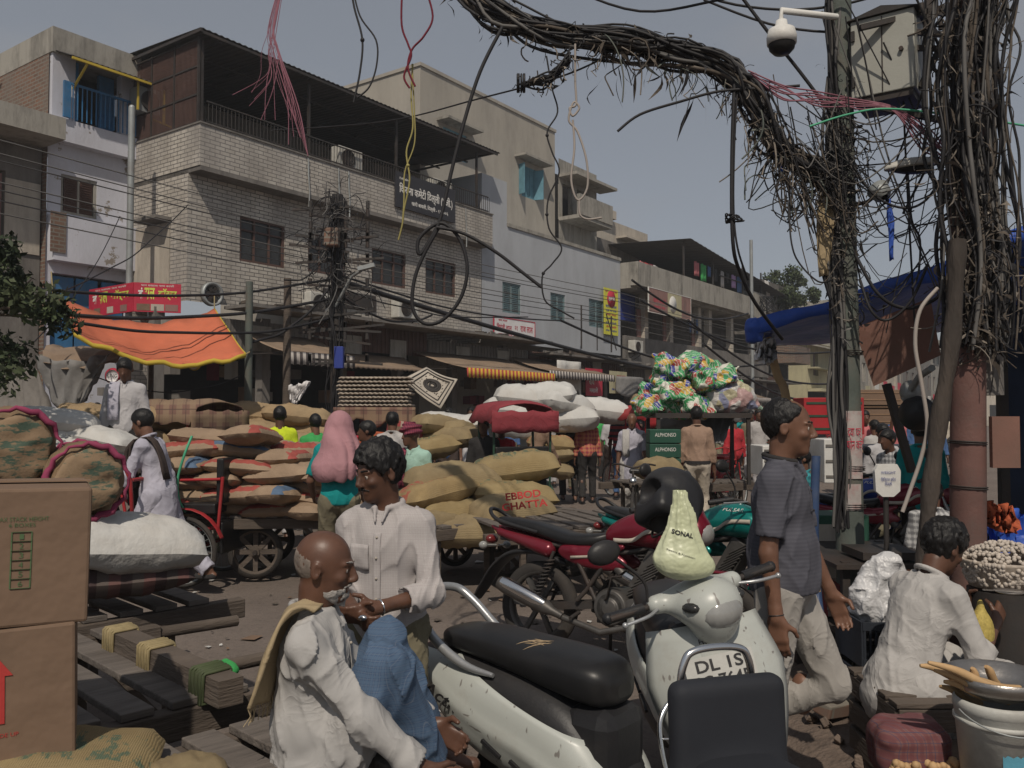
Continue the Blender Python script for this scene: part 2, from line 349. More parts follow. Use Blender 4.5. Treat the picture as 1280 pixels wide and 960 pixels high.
def stripes(name, cols, width, axis=0, rough=.8, dirt=(.12, .1, .09), da=.4):
    q = N(name); v = q.pos(rnd=False); s = q.sep(v)[axis]; f = q.math('FRACT', q.math('DIVIDE', s, width)); n = len(cols)
    c = q.ramp(f, [(i/n+(.001 if i else 0), k) for i, k in enumerate(cols)], 'CONSTANT')
    c = q.mix(q.ramp(q.noise(v, 3, 6), [(.4, (0, 0, 0)), (.8, (da,)*3)]), c, dirt); q.bump(q.noise(v, 60), .2, .003); return q.out(c, rough)
def plaid(name, base, a, b, s=9, k=None):
    q = N(name); v = q.pos(rnd=False); sp = q.sep(v); f1 = q.math('FRACT', q.math('MULTIPLY', q.math('ADD', sp[0], sp[1]), s)); f2 = q.math('FRACT', q.math('MULTIPLY', sp[2], s))
    c = q.mix(q.ramp(f1, [(0, (0, 0, 0)), (.55, (.65,)*3)], 'CONSTANT'), base, a); c = q.mix(q.ramp(f2, [(0, (0, 0, 0)), (.55, (.65,)*3)], 'CONSTANT'), c, a)
    c = q.mix(q.ramp(f1, [(0, (0, 0, 0)), (.25, (.8,)*3), (.31, (0, 0, 0))], 'CONSTANT'), c, b); c = q.mix(q.ramp(f2, [(0, (0, 0, 0)), (.25, (.8,)*3), (.31, (0, 0, 0))], 'CONSTANT'), c, b)
    q.bump(q.noise(v, 30), .3, .004); return q.out(c, .85)
def weave(name, col, col2, rib=None, mark=None, dirt=(.12, .09, .06)):
    """sack cloth: crossed threads, soft ribs, rubbed dirt and printed marks"""
    q = N(name); v = q.pos(); sp = q.sep(v)
    w = q.n('TexWave', wave_type='BANDS', bands_direction='X'); q.put(w.inputs['Vector'], v); w.inputs['Scale'].default_value = 60; w.inputs['Distortion'].default_value = 1.5
    w2 = q.n('TexWave', wave_type='BANDS', bands_direction='Y'); q.put(w2.inputs['Vector'], v); w2.inputs['Scale'].default_value = 60; w2.inputs['Distortion'].default_value = 1.5
    c = q.ramp(q.noise(v, 5, 6, .65), [(.3, col2), (.7, col)]); m = q.math('MULTIPLY', w.outputs[1], w2.outputs[1]); c = q.mix(q.math('MULTIPLY', m, .35), c, dk(col2, .6))
    c = q.mix(q.ramp(q.noise(v, 2, 7, .7), [(.5, (0, 0, 0)), (.8, (.55,)*3)]), c, dirt)
    if mark:                                         # smeared stencil ink in a band over the middle
        o = q.sep(q.pos((1, 1, 1), rnd=False)); band = q.math('LESS_THAN', q.math('ABSOLUTE', o[1]), .09); sc = q.noise(q.pos((9, 3.2, 3), rnd=True), 2.2, 5, .8)
        c = q.mix(q.math('MULTIPLY', q.math('MULTIPLY', band, q.ramp(sc, [(.5, (0, 0, 0)), (.55, (1,)*3)])), .75), c, mark)
    q.bump(q.math('ADD', m, q.math('MULTIPLY', q.noise(v, 14, 5), 2)), .5, .006); return q.out(c, .9)
M = {}
M['clad'] = brick_clad(); M['rbrick'] = rough_brick('raw_brick')
M['plwhite'] = plaster('whitewash', (.60, .61, .68), (.33, .32, .33), .4, 1.2, (.25, .22, .19)); M['plgrey'] = plaster('grey_paint_plaster', (.42, .44, .47), (.26, .26, .27), .45)
M['plbeige'] = plaster('beige_cement', (.40, .37, .32), (.20, .185, .165), .6); M['plold'] = plaster('weathered_cement', (.36, .34, .30), (.06, .055, .05), .9, 1.6)
M['pldark'] = plaster('sooty_cement', (.20, .185, .17), (.05, .045, .04), .85, 1.5); M['plpink'] = plaster('dull_pink_plaster', (.30, .17, .15), (.1, .07, .06), .6)
M['plyel'] = plaster('pale_yellow_plaster', (.50, .46, .30), (.16, .14, .1), .6); M['plcream'] = plaster('cream_plaster', (.50, .45, .38), (.16, .14, .12), .7)
M['dark'] = mat('painted_interior_shade', (.022, .021, .022), .9, .4); M['glass'] = mat('dusty_glass', (.035, .035, .035), .25, .5, 6, spec=.4, bump=0)  # 'dark' paints the shade of unlit rooms as a near-black colour
M['sheetroof'] = stripes('corrugated_sheet', [(.075, .07, .068), (.045, .042, .04)], .16); M['wire'] = mat('black_cable', (.022, .021, .023), .6, .3, bump=0)
M['wiregrey'] = mat('grey_wire', (.12, .115, .11), .7, .3, bump=0); M['iron'] = mat('dark_iron', (.04, .036, .034), .6, .4, dirt=(.09, .055, .04), damt=.5)
M['brownwood'] = mat('brown_window_wood', (.10, .058, .048), .7, .3); M['steel'] = mat('galvanised_steel', (.32, .34, .34), .5, .2, metal=.3, dirt=(.16, .12, .1))
M['bluepaint'] = mat('blue_paint', (.035, .16, .34), .6, .3, dirt=(.12, .13, .14)); M['tealpaint'] = mat('faded_teal_shutters', (.16, .24, .26), .8, .35, dirt=(.16, .15, .14), damt=.8)
M['cyanpaint'] = mat('light_blue_shutters', (.13, .28, .35), .7, .3); M['white'] = mat('white_paint', (.66, .65, .62), .5, .15, dirt=(.3, .27, .23), damt=.5)
M['acwhite'] = mat('air_conditioner_white', (.52, .51, .47), .5, .2, dirt=(.2, .17, .14), damt=.6); M['signred'] = mat('red_sign', (.46, .03, .06), .55, .15)
M['signgreen'] = mat('green_letters', (.55, .62, .10), .6, .1); M['signwhite'] = mat('white_sign', (.72, .70, .70), .6, .12); M['signblack'] = mat('black_sign', (.035, .034, .04), .5, .2)
M['signyellow'] = mat('yellow_sign', (.62, .60, .07), .6, .12); M['signblue'] = mat('blue_print', (.03, .05, .25), .6, .1); M['letter'] = mat('pale_lettering', (.72, .70, .66), .6, .1)
M['orange'] = mat('orange_cloth', (.52, .145, .075), .8, .22, 2.5, dirt=(.55, .14, .07), damt=.5); M['yellow'] = mat('yellow_cloth_border', (.50, .37, .05), .8, .15)
M['awn'] = mat('dusty_awning_canvas', (.26, .19, .135), .9, .25, dirt=(.16, .13, .11)); M['awnry'] = stripes('red_yellow_valance', [(.62, .42, .05), (.42, .06, .05)], .18); M['awnbw'] = stripes('dark_white_valance', [(.5, .46, .42), (.07, .06, .06)], .18)
M['tarpblue'] = mat('blue_tarpaulin', (.03, .09, .42), .45, .3, 4, bump=.6, bsc=9, bd=.02, dirt=(.07, .1, .26)); M['tarpgrey'] = mat('grey_tarpaulin', (.22, .215, .21), .8, .3, dirt=(.1, .09, .08), bump=.5, bsc=8, bd=.02)
M['jute'] = weave('jute_sack_cloth', (.32, .25, .14), (.24, .18, .10)); M['jutetan'] = weave('tan_jute_cloth', (.42, .31, .18), (.30, .21, .12)); M['jutedark'] = weave('brown_jute_cloth', (.25, .17, .10), (.16, .11, .065))
M['jutegreen'] = weave('jute_with_green_ink', (.35, .27, .14), (.26, .19, .09), mark=(.05, .12, .09)); M['jutered'] = weave('jute_with_red_ink', (.38, .28, .14), (.27, .19, .09), mark=(.36, .06, .06))
M['paper'] = mat('brown_paper_sack', (.30, .215, .145), .8, .22, 5, dirt=(.22, .15, .10), bump=.8, bsc=11, bd=.02); M['pprered'] = mat('red_sack_print', (.33, .075, .06), .8, .3, 9); M['ppblue'] = mat('blue_sack_print', (.09, .14, .22), .8, .3, 9)
M['ppwhite'] = mat('white_woven_plastic', (.52, .515, .495), .65, .15, 4, dirt=(.42, .38, .33), damt=.6, bump=.7, bsc=13, bd=.015); M['pink'] = mat('magenta_cloth', (.27, .045, .10), .85, .3); M['ink'] = mat('dark_green_ink', (.045, .10, .075), .9, .3)
M['wood'] = mat('weathered_cart_wood', (.115, .092, .075), .85, .4, 3, dirt=(.05, .042, .038), bump=.7, bsc=12, bd=.01, st=(1, 1, 6)); M['woodlight'] = mat('pale_bare_wood', (.42, .29, .16), .75, .3, 6)
M['plankx'] = mat('worn_planks', (.15, .13, .115), .85, .45, 4, dirt=(.06, .05, .045), bump=.8, bsc=14, bd=.01, st=(.6, 4, 4))
M['tyre'] = mat('dusty_rubber', (.035, .032, .030), .85, .3, dirt=(.11, .09, .075), damt=.5); M['blackplastic'] = mat('black_plastic', (.020, .020, .022), .45, .25, 6, dirt=(.07, .062, .055), damt=.35)
M['vinyl'] = mat('worn_black_vinyl', (.014, .014, .015), .38, .3, 5, dirt=(.05, .046, .042), damt=.4, bump=.25, bsc=220, bd=.001); M['chrome'] = mat('chrome', (.70, .70, .70), .24, .1, metal=1, bump=0); M['alu'] = mat('silver_painted_metal', (.42, .43, .44), .35, .12, metal=.6, dirt=(.25, .22, .2), damt=.4)
M['engine'] = mat('greasy_cast_metal', (.11, .105, .10), .5, .4, 9, metal=.5, dirt=(.06, .045, .035), damt=.7); M['redpaint'] = mat('maroon_metal_paint', (.17, .010, .024), .26, .15, metal=.25, spec=.5, dirt=(.16, .06, .06), damt=.35, bump=0)
M['tealbike'] = mat('teal_metal_paint', (.006, .19, .17), .22, .15, metal=.3, spec=.5, bump=0); M['bluebike'] = mat('blue_metal_paint', (.02, .05, .25), .3, .2, metal=.2, bump=0)
M['rikred'] = mat('red_rickshaw_paint', (.36, .025, .03), .5, .25, dirt=(.16, .07, .06)); M['rikgreen'] = mat('dark_green_frame_paint', (.03, .07, .045), .5, .3)
M['card'] = mat('corrugated_cardboard', (.19, .125, .085), .85, .14, 2.5, dirt=(.14, .095, .065), damt=.6, bump=.8, bsc=7, bd=.012); M['cardink'] = mat('red_carton_print', (.42, .045, .04), .85, .25); M['cardgreen'] = mat('green_carton_print', (.09, .15, .07), .85, .3)
M['skin'] = mat('brown_skin', (.165, .083, .053), .44, .3, 14, bump=.3, bsc=180, bd=.001, spec=.35); M['skindark'] = mat('dark_brown_skin', (.115, .056, .036), .42, .3, 14, bump=.3, bsc=180, bd=.001, spec=.4)
M['hair'] = mat('black_hair', (.010, .009, .009), .45, .3, 40, bump=.9, bsc=150, bd=.004, st=(1, 1, .3)); M['hairgrey'] = mat('grey_hair', (.32, .30, .28), .7, .3, 40, bump=.9, bsc=150, bd=.004); M['eyewhite'] = mat('eye_white', (.42, .37, .33), .3, .05, bump=0); M['eyedark'] = mat('eye_iris', (.01, .008, .007), .2, .05, bump=0)
def cloth(name, col, var=.14, dirt=None, rough=.88):
    q = N(name); v = q.pos(); c = q.ramp(q.noise(v, 4, 5), [(.25, dk(col, 1-var)), (.75, tuple(min(1, x*(1+var*.4)) for x in col))]); c = q.mix(q.ramp(q.noise(v, 3, 7, .7), [(.48, (0, 0, 0)), (.75, (.5,)*3)]), c, dirt or dk(col, .68))
    n1 = q.n('TexNoise'); q.put(n1.inputs['Vector'], v); n1.inputs['Scale'].default_value = 6; n1.inputs['Detail'].default_value = 3; n1.inputs['Distortion'].default_value = 1.1
    r1 = q.math('POWER', q.math('SUBTRACT', 1., q.math('ABSOLUTE', q.math('MULTIPLY_ADD', n1.outputs[0], 4., -2.))), 3.); q.bump(q.math('ADD', q.math('MULTIPLY', r1, .7), q.math('MULTIPLY', q.noise(v, 260, 2), .12)), .5, .008); return q.out(c, rough)
for k, c in dict(cwhite=(.41, .39, .38), cwhite2=(.43, .415, .40), ckurta=(.42, .41, .48), cgreyw=(.44, .43, .44), cpants=(.33, .31, .285), cdark=(.03, .028, .028), cbrown=(.055, .04, .035), ctan=(.30, .20, .145), ckhaki=(.50, .44, .36),
                 cteal=(.006, .24, .24), cyellow=(.58, .70, .03), cgreen=(.05, .33, .09), cmint=(.34, .52, .44), cmaroon=(.16, .02, .035), cred=(.42, .03, .04), cpinkscarf=(.38, .20, .22), colive=(.17, .15, .10), cblue=(.06, .12, .26), cbrowns=(.20, .13, .09), cpinkish=(.48, .15, .16), cscarf=(.36, .28, .17), corange=(.42, .10, .045), clilac=(.42, .27, .5)).items(): M[k] = cloth(k[1:]+'_cotton', c)
M['cpolo'] = stripes('grey_melange_stripe', [(.078, .078, .095), (.066, .066, .082)], .016, 2, .9, (.10, .10, .12), .5)
M['lungi'] = plaid('blue_check_lungi', (.05, .085, .15), (.075, .12, .19), (.12, .15, .2), 55)
M['cstripe'] = plaid('faint_striped_shirt', (.40, .38, .37), (.38, .35, .345), (.34, .295, .30), 40); M['plaidred'] = plaid('red_plaid', (.36, .05, .05), (.50, .22, .12), (.06, .05, .12), 13); M['plaidteal'] = plaid('teal_plaid', (.02, .14, .17), (.05, .3, .33), (.01, .03, .04), 14); M['plaidgrey'] = plaid('black_white_check', (.42, .42, .42), (.12, .12, .13), (.5, .5, .5), 18)
M['rbstripe'] = stripes('red_black_stripe', [(.42, .03, .05), (.03, .03, .05)], .11, 2); M['turban'] = plaid('red_check_cloth', (.22, .03, .06), (.09, .02, .04), (.3, .1, .12), 30)
M['camo'] = plaid('patterned_canopy_cloth', (.16, .09, .07), (.24, .17, .11), (.08, .05, .04), 5); M['rubble'] = mat('soil_and_rubble', (.17, .13, .105), .95, .4, 6, dirt=(.08, .06, .05), bump=1, bsc=12, bd=.04)
M['hose'] = mat('blue_conduit', (.04, .07, .15), .35, .3, 6, dirt=(.14, .15, .17), damt=.7, bump=0); M['rope'] = mat('dull_rope', (.30, .24, .13), .9, .3, 20); M['bark'] = mat('grey_bark', (.14, .115, .09), .95, .4, 8, bump=1, bsc=20, bd=.02)
M['polegreen'] = mat('old_green_pole_paint', (.115, .135, .12), .75, .45, 5, dirt=(.10, .075, .06), dsc=5, damt=.9, bump=.5); M['polepink'] = mat('faded_pink_pole_paint', (.155, .082, .07), .7, .35, 3, dirt=(.1, .08, .07), dsc=4, damt=.8, bump=.5)
M['boxgrey'] = mat('grey_green_enamel', (.38, .38, .34), .5, .1, 2, dirt=(.22, .21, .18), damt=.4); M['boardbrown'] = mat('brown_board', (.22, .115, .09), .85, .2, 3, dirt=(.13, .09, .07), damt=.6); M['dryleaf'] = mat('dry_fibre_scraps', (.10, .083, .068), .95, .45, 20, bump=.5); M['dryleafl'] = mat('pale_fibre_scraps', (.23, .20, .17), .95, .4, 20, bump=.5)
M['pinkstring'] = mat('pink_plastic_string', (.27, .11, .145), .6, .35, 8, bump=0); M['greenstring'] = mat('green_rope', (.08, .38, .22), .5, .2, bump=0); M['cablewhite'] = mat('dirty_white_cable', (.34, .30, .27), .6, .2, bump=0); M['cableyel'] = mat('dirty_yellow_cable', (.30, .26, .09), .6, .2, bump=0)
M['bagpale'] = mat('pale_green_polythene', (.52, .55, .36), .38, .12, 4, dirt=(.62, .64, .5), bump=.8, bsc=9, bd=.02, spec=.5); M['polywhite'] = mat('white_polythene', (.55, .55, .56), .4, .15, bump=.9, bsc=10, bd=.03, spec=.5)
M['bucket'] = mat('scuffed_white_bucket', (.48, .48, .45), .5, .15, 5, dirt=(.2, .18, .15), damt=.7); M['root'] = mat('peeled_pale_root', (.50, .33, .17), .65, .25, 9, dirt=(.3, .17, .08)); M['nut'] = mat('pale_nuts', (.42, .36, .30), .7, .35, 40)
M['crate'] = mat('black_plastic_crate', (.03, .035, .045), .5, .3); M['greencrate'] = mat('dark_green_carton', (.02, .075, .05), .6, .25); M['leaf'] = mat('dusty_leaves', (.062, .085, .035), .7, .5, 6, dirt=(.10, .10, .07), damt=.5, bump=0); M['leafd'] = mat('dark_leaves', (.028, .042, .018), .65, .5, 6, bump=0)
M['eggs'] = mat('egg_tray_pulp', (.38, .32, .26), .8, .3, 18, dirt=(.16, .12, .1), bump=.9, bsc=30, bd=.02)
def wrapper():
    q = N('glossy_snack_packets'); v = q.pos(); vo = q.n('TexVoronoi', feature='F1'); q.put(vo.inputs['Vector'], v); vo.inputs['Scale'].default_value = 13
    s = q.n('SeparateColor'); q.put(s.inputs[0], vo.outputs['Color']); c = q.ramp(s.outputs[0], [(0, (.05, .30, .10)), (.42, (.08, .38, .15)), (.55, (.40, .07, .05)), (.68, (.05, .06, .32)), (.78, (.6, .38, .06)), (.88, (.6, .58, .5))], 'CONSTANT')
    w = q.n('TexWave', wave_type='BANDS', bands_direction='DIAGONAL'); q.put(w.inputs['Vector'], v); w.inputs['Scale'].default_value = 11; w.inputs['Distortion'].default_value = 9
    c = q.mix(q.ramp(w.outputs[1], [(.7, (0, 0, 0)), (.95, (.75,)*3)]), c, (.62, .62, .55)); q.bump(q.noise(v, 16, 5), 1, .03); return q.out(c, .25, 0, .6)
M['snack'] = wrapper()
def ground_mat():
    q = N('dusty_asphalt'); v = q.pos(rnd=False); c = q.ramp(q.noise(v, .55, 7, .65), [(.3, (.14, .114, .098)), (.7, (.205, .168, .144))])
    c = q.mix(q.ramp(q.noise(v, 1.9, 8, .75), [(.52, (0, 0, 0)), (.72, (.45,)*3)]), c, (.12, .10, .088)); c = q.mix(q.ramp(q.noise(v, 24, 4, .7), [(.3, (.5,)*3), (.5, (0, 0, 0))]), c, (.07, .06, .052))
    c = q.mix(q.ramp(q.noise(v, 90, 2), [(.66, (0, 0, 0)), (.74, (.7,)*3)]), c, (.26, .23, .2)); q.bump(q.math('ADD', q.noise(v, 60, 5, .7), q.noise(v, 4, 4)), .8, .015); return q.out(c, .88)
M['road'] = ground_mat()
M['stripesack'] = stripes('dark_striped_sack', [(.13, .06, .055), (.05, .03, .03), (.10, .08, .07)], .16)
M['cardredbox'] = stripes('red_striped_carton', [(.34, .06, .06), (.42, .32, .26), (.30, .05, .06)], .12)
def snack2():
    q = N('clear_bag_of_packets'); v = q.pos(); vo = q.n('TexVoronoi', feature='F1'); q.put(vo.inputs['Vector'], v); vo.inputs['Scale'].default_value = 7; s = q.n('SeparateColor'); q.put(s.inputs[0], vo.outputs['Color'])
    c = q.ramp(s.outputs[0], [(0, (.42, .35, .12)), (.25, (.38, .12, .10)), (.4, (.10, .12, .32)), (.55, (.45, .42, .38)), (.8, (.15, .32, .18))], 'CONSTANT'); c = q.mix(.45, c, (.42, .42, .42)); q.bump(q.noise(v, 12, 5), .8, .03); return q.out(c, .3, 0, .5)
M['snack2'] = snack2()
M['hairthin'] = mat('thin_grey_stubble', (.20, .165, .14), .8, .35, 60, bump=.5, bsc=200, bd=.002); M['cgrime'] = cloth('greyed_white_cotton', (.38, .37, .36), .2); M['cmaroon2'] = cloth('faded_red_cotton', (.24, .04, .05)); M['bark2'] = mat('sooty_rough_pole', (.07, .058, .05), .9, .5, 6, dirt=(.13, .1, .08), dsc=7, bump=1, bsc=24, bd=.015, st=(1, 1, .25)); M['poster'] = mat('torn_pasted_paper', (.42, .38, .36), .8, .25, 9, dirt=(.36, .12, .12), dsc=14, damt=.8); M['stallblue'] = mat('dark_blue_boards', (.015, .03, .07), .7, .3); M['bucketblue'] = mat('faded_cyan_print', (.10, .30, .40), .6, .3, 9); M['bowl'] = mat('dull_steel_bowl', (.40, .38, .36), .35, .2, metal=.9, dirt=(.2, .17, .14)); M['garlic'] = mat('garlic_skin', (.50, .44, .38), .7, .25, 30, bump=0); M['pulse'] = mat('yellow_pulses', (.46, .36, .10), .7, .4, 90, bump=.5, bsc=120, bd=.004)
M['netbag'] = plaid('red_blue_net', (.17, .08, .075), (.13, .045, .05), (.05, .055, .10), 30)
# ================================================================ ground
mb = MB(); g = 40
xs = [-400, -120, -40]+[-14+i*.7 for i in range(41)]+[40, 120, 400]; ys = [-60, -10, -2]+[1+i*.8 for i in range(36)]+[45, 90, 200, 900]
def gz(x, y): return .03*math.sin(x*.8+y*.31)*math.cos(y*.53)*(1 if abs(x) < 15 and 1 < y < 30 else 0)-.03
mb.raw([(x, y, gz(x, y)) for x in xs for y in ys], [(i*len(ys)+j, (i+1)*len(ys)+j, (i+1)*len(ys)+j+1, i*len(ys)+j+1) for i in range(len(xs)-1) for j in range(len(ys)-1)], 0, True)
mb.one('road', M['road'], 'dusty patched asphalt street', None, kind='structure', base=(0, 0, 0)); bpy.data.objects['road'].pop('label', None)
mb = MB(); mb.b2((-3.2, .2, -.05), (1.35, 2.95, .19)); mb.one('pavement', M['pldark'], None, None, kind='structure', bev=.03)
mb = MB()                                            # soil verge with rubble round the poles
vx = [1.25+i*.16 for i in range(30)]; vy = [3.3+i*.2 for i in range(22)]
def vz(x, y):
    e = min(1, max(0, (x-1.35)*2.2))*min(1, max(0, (y-3.3)*2))*min(1, max(0, (7.5-y)*1.5)); q = float(vn(np.array(x*3.1), np.array(y*3.1), np.array(0.), 4)); q2 = float(vn(np.array(x*9), np.array(y*9), np.array(0.), 5))
    return -.09+.07*min(1, e*12)+e*(.10+.06*q+.035*q2)
mb.raw([(x, y, vz(x, y)) for x in vx for y in vy], [(i*22+j, (i+1)*22+j, (i+1)*22+j+1, i*22+j+1) for i in range(29) for j in range(21)], 0, True)
mb.one('soil_verge', M['rubble'], None, None, kind='structure', base=(0, 0, 0))
mb = MB(); rr = random.Random(3)
for i in range(240):                                 # loose bricks, stones and litter along the verge
    x = rr.uniform(1.4, 3.4); y = rr.uniform(3.5, 7); s_ = rr.uniform(.015, .06); mb.box((x, y, vz(x, y)+s_*.3), (s_*2, s_*1.3, s_), (rr.random(), rr.random(), rr.random()*3))
mb.one('rubble', [M['rubble']], None, None, kind='stuff', bev=.006)
mb = MB()
for i in range(330):
    y = rr.uniform(4, 15); x = rr.uniform(-.42, .5)*y; s_ = rr.uniform(.012, .05) if i % 6 else rr.uniform(.05, .1); a = rr.random()*6
    p = [Vector((x+s_*math.cos(a+k*1.57)*rr.uniform(.5, 1), y+s_*math.sin(a+k*1.57), gz(x, y)+.008+rr.random()*.012)) for k in range(4)]; mb.raw(p, [(0, 1, 2, 3)], rr.choice([0, 0, 1, 2, 2]), False)
mb.one('litter', [M['ppwhite'], M['card'], M['dryleaf']], None, None, kind='stuff', base=(0, 0, 0))
# ================================================================ facade helpers
def wallwin(mb, u0, u1, z0, z1, w, ops, m=0, rev=.22, mr=None):
    us = sorted({u0, u1, *[o[0] for o in ops], *[o[1] for o in ops]}); zs = sorted({z0, z1, *[o[2] for o in ops], *[o[3] for o in ops]})
    for a, b in zip(us, us[1:]):
        for c, d in zip(zs, zs[1:]):
            if any(o[0] < (a+b)/2 < o[1] and o[2] < (c+d)/2 < o[3] for o in ops): continue
            mb.raw([(a, w, c), (b, w, c), (b, w, d), (a, w, d)], [(0, 1, 2, 3)], m)
    for a, b, c, d in ops:
        mr_ = m if mr is None else mr; q = w+rev
        mb.raw([(a, w, c), (a, q, c), (a, q, d), (a, w, d)], [(0, 1, 2, 3)], mr_); mb.raw([(b, w, c), (b, w, d), (b, q, d), (b, q, c)], [(0, 1, 2, 3)], mr_)
        mb.raw([(a, w, c), (b, w, c), (b, q, c), (a, q, c)], [(0, 1, 2, 3)], mr_); mb.raw([(a, w, d), (a, q, d), (b, q, d), (b, w, d)], [(0, 1, 2, 3)], mr_)
def window(par, u0, u1, z0, z1, w, mf, mp, n=3, kind='glass', lab=None):
    mb = MB(); f = .06
    for a in (u0, u1-f): mb.b2((a, w+.03, z0), (a+f, w+.11, z1))
    mb.b2((u0+f, w+.03, z0), (u1-f, w+.11, z0+f)); mb.b2((u0+f, w+.03, z1-f), (u1-f, w+.11, z1))
    for i in range(1, n): x = u0+(u1-u0)*i/n; mb.b2((x-.022, w+.04, z0+f), (x+.022, w+.10, z1-f))
    if kind == 'glass': mb.b2((u0+f, w+.035, z1-.33), (u1-f, w+.105, z1-.29))
    fr = mb.build('window', mf, par)
    if lab: fr['label'] = lab
    mb = MB()
    if kind == 'glass': mb.b2((u0+f, w+.08, z0+f), (u1-f, w+.095, z1-f)); mb.build('pane', mp, fr)
    else:
        for i in range(n):
            a = u0+f+(u1-u0-2*f)*i/n+.03; b = u0+f+(u1-u0-2*f)*(i+1)/n-.03; mb = MB(); mb.b2((a, w+.05, z0+f), (b, w+.08, z1-f))
            for k in range(14): z = z0+f+.04+(z1-z0-.2)*k/13; mb.box(((a+b)/2, w+.045, z), (b-a-.06, .03, .012), (.5, 0, 0))
            mb.build('shutter', mp, fr)
    return fr
def acunit(label, u, z, w, tall=.55, wide=.8, face=0):
    t = thing('air_conditioner', label, 'air conditioner', (u, w, z), FA, 'air conditioners on the facades')
    mb = MB(); mb.b2((u-wide/2, w-.34, z), (u+wide/2, w-.02, z+tall)); mb.build('casing', M['acwhite'], t, bev=.02)
    mb = MB(); mb.cyl((u-.1, w-.345, z+tall/2), (u-.1, w-.37, z+tall/2), tall*.4, n=20)
    for k in range(5): mb.lathe([(tall*.08*k+.01, 0), (tall*.08*k+.02, .01)], (u-.1, w-.37, z+tall/2), (0, -1, 0))
    mb.build('fan_grille', M['iron'], t)
    mb = MB()
    for s_ in (-.3, .3): mb.bar((u+s_*wide, w, z-.03), (u+s_*wide, w-.36, z-.03), .03); mb.bar((u+s_*wide, w, z-.25), (u+s_*wide, w-.34, z-.05), .02)
    mb.build('bracket', M['iron'], t); return t
def signboard(name, label, cat, u, z, w, wd, h, mb_mat, lines, th=.05, fr=FA, frame=None, group=None, rz=None):
    """lines: (text, du, dz, width, height, material)"""
    t = thing(name, label, cat, (u, w, z), fr, group); mb = MB(); mb.b2((u-wd/2, w, z), (u+wd/2, w+th, z+h)); mb.build('board', mb_mat, t)
    if frame:
        mb = MB(); e = .025
        for a, b in (((-wd/2-e, 0), (-wd/2, h)), ((wd/2, 0), (wd/2+e, h)), ((-wd/2-e, h), (wd/2+e, h+e)), ((-wd/2-e, -e), (wd/2+e, 0))): mb.b2((u+a[0], w-.012, z+a[1]), (u+b[0], w+th+.01, z+b[1]))
        mb.build('frame', frame, t)
    for l in lines: text(l[0], (u+l[1], w, z+l[2]), l[3], l[4], l[5], t, bold=.02)
    return t
BG = 'street houses along the far side'
# ================================================================ C: the big brick-clad house
t = thing('brick_clad_house', 'large pale brick clad house with long balcony and dark sheet roof terrace', 'building', (5.3, .45, 0), FA)
mb = MB(); wins = [(1.37, 2.69, 5.18, 6.24), (3.42, 4.72, 5.22, 6.2), (5.68, 7.05, 5.2, 6.2), (7.9, 9.3, 5.2, 6.24)]
wallwin(mb, 0, 10.6, 4.1, 7.0, .45, wins) 
mb.raw([(0, .45, 4.1), (0, .45, 7.0), (0, 11, 7.0), (0, 11, 4.1)], [(0, 1, 2, 3)]); mb.raw([(10.6, .45, 3.9), (10.6, 11, 3.9), (10.6, 11, 7.9), (10.6, .45, 7.9)], [(0, 1, 2, 3)])
mb.b2((-.0, 2.6, 0), (.4, 11, 4.08)); mb.build('wall', M['clad'], t)
mb = MB(); mb.b2((-.02, 0, 7.03), (10.6, .22, 7.95)); mb.b2((-.02, .22, 7.03), (.2, 6, 7.95)); mb.build('balcony_parapet', M['clad'], t)
mb = MB(); mb.b2((-.0, .002, 6.93), (10.6, 11, 7.028)); mb.b2((-.04, -.03, 7.952), (10.62, .25, 7.99)); mb.b2((-.04, .252, 7.952), (.23, 6, 7.99)); mb.build('balcony_slab', M['pldark'], t)
mb = MB(); mb.b2((.1, 3.2, 7.04), (10.5, 3.4, 9.7)); mb.b2((.25, 5.9, 7.04), (10.4, 6.1, 9.7)); mb.build('terrace_wall', M['pldark'], t)
for i, (a, b, c, d) in enumerate(wins): window(t, a, b, c, d, .45, M['brownwood'], M['glass'], 3)
mb = MB(); mb.b2((1.2, 1.3, 5.0), (10.4, 1.5, 6.5)); mb.build('painted_shade_panel', M['dark'], t)  # thin near-black panel behind the windows, indoor shade put into its colour
# railing along the balcony
mb = MB()
for z in (8.05, 8.5): mb.b2((.2, .08, z), (10.5, .11, z+.03))
for i in range(104): mb.cyl((.25+i*.1, .095, 7.98), (.25+i*.1, .095, 8.5), .009, n=5, cap=False)
mb.build('railing', M['iron'], t)
# roof of corrugated sheet on posts and trusses
mb = MB(); n = 140; rows = []
for w in (-.15, 5.8):
    rows.append([(-.15+10.95*i/n, w, 9.97+.0*w+(.022 if i % 2 else 0)+(.25 if w > 1 else 0)) for i in range(n+1)])
mb.sheet(rows, .012, sm=False); mb.build('sheet_roof', M['sheetroof'], t)
mb = MB(); mb.b2((-.15, -.16, 9.9), (-.10, 5.8, 9.965)); mb.b2((-.1, -.14, 9.88), (10.7, -.10, 9.94))
for i in range(9): mb.b2((.4+i*1.25, -.1, 9.84), (.44+i*1.25, 5.8, 9.9))
for w in (1, 2.2, 3.4): mb.b2((0, w, 9.82), (10.6, w+.04, 9.86))
mb.build('roof_purlin', M['iron'], t)
for u in (.06, 3.1, 6.25, 9.9): mb = MB(); mb.b2((u, .1, 7.99), (u+.06, .16, 9.84)); mb.build('post', M['iron'], t)
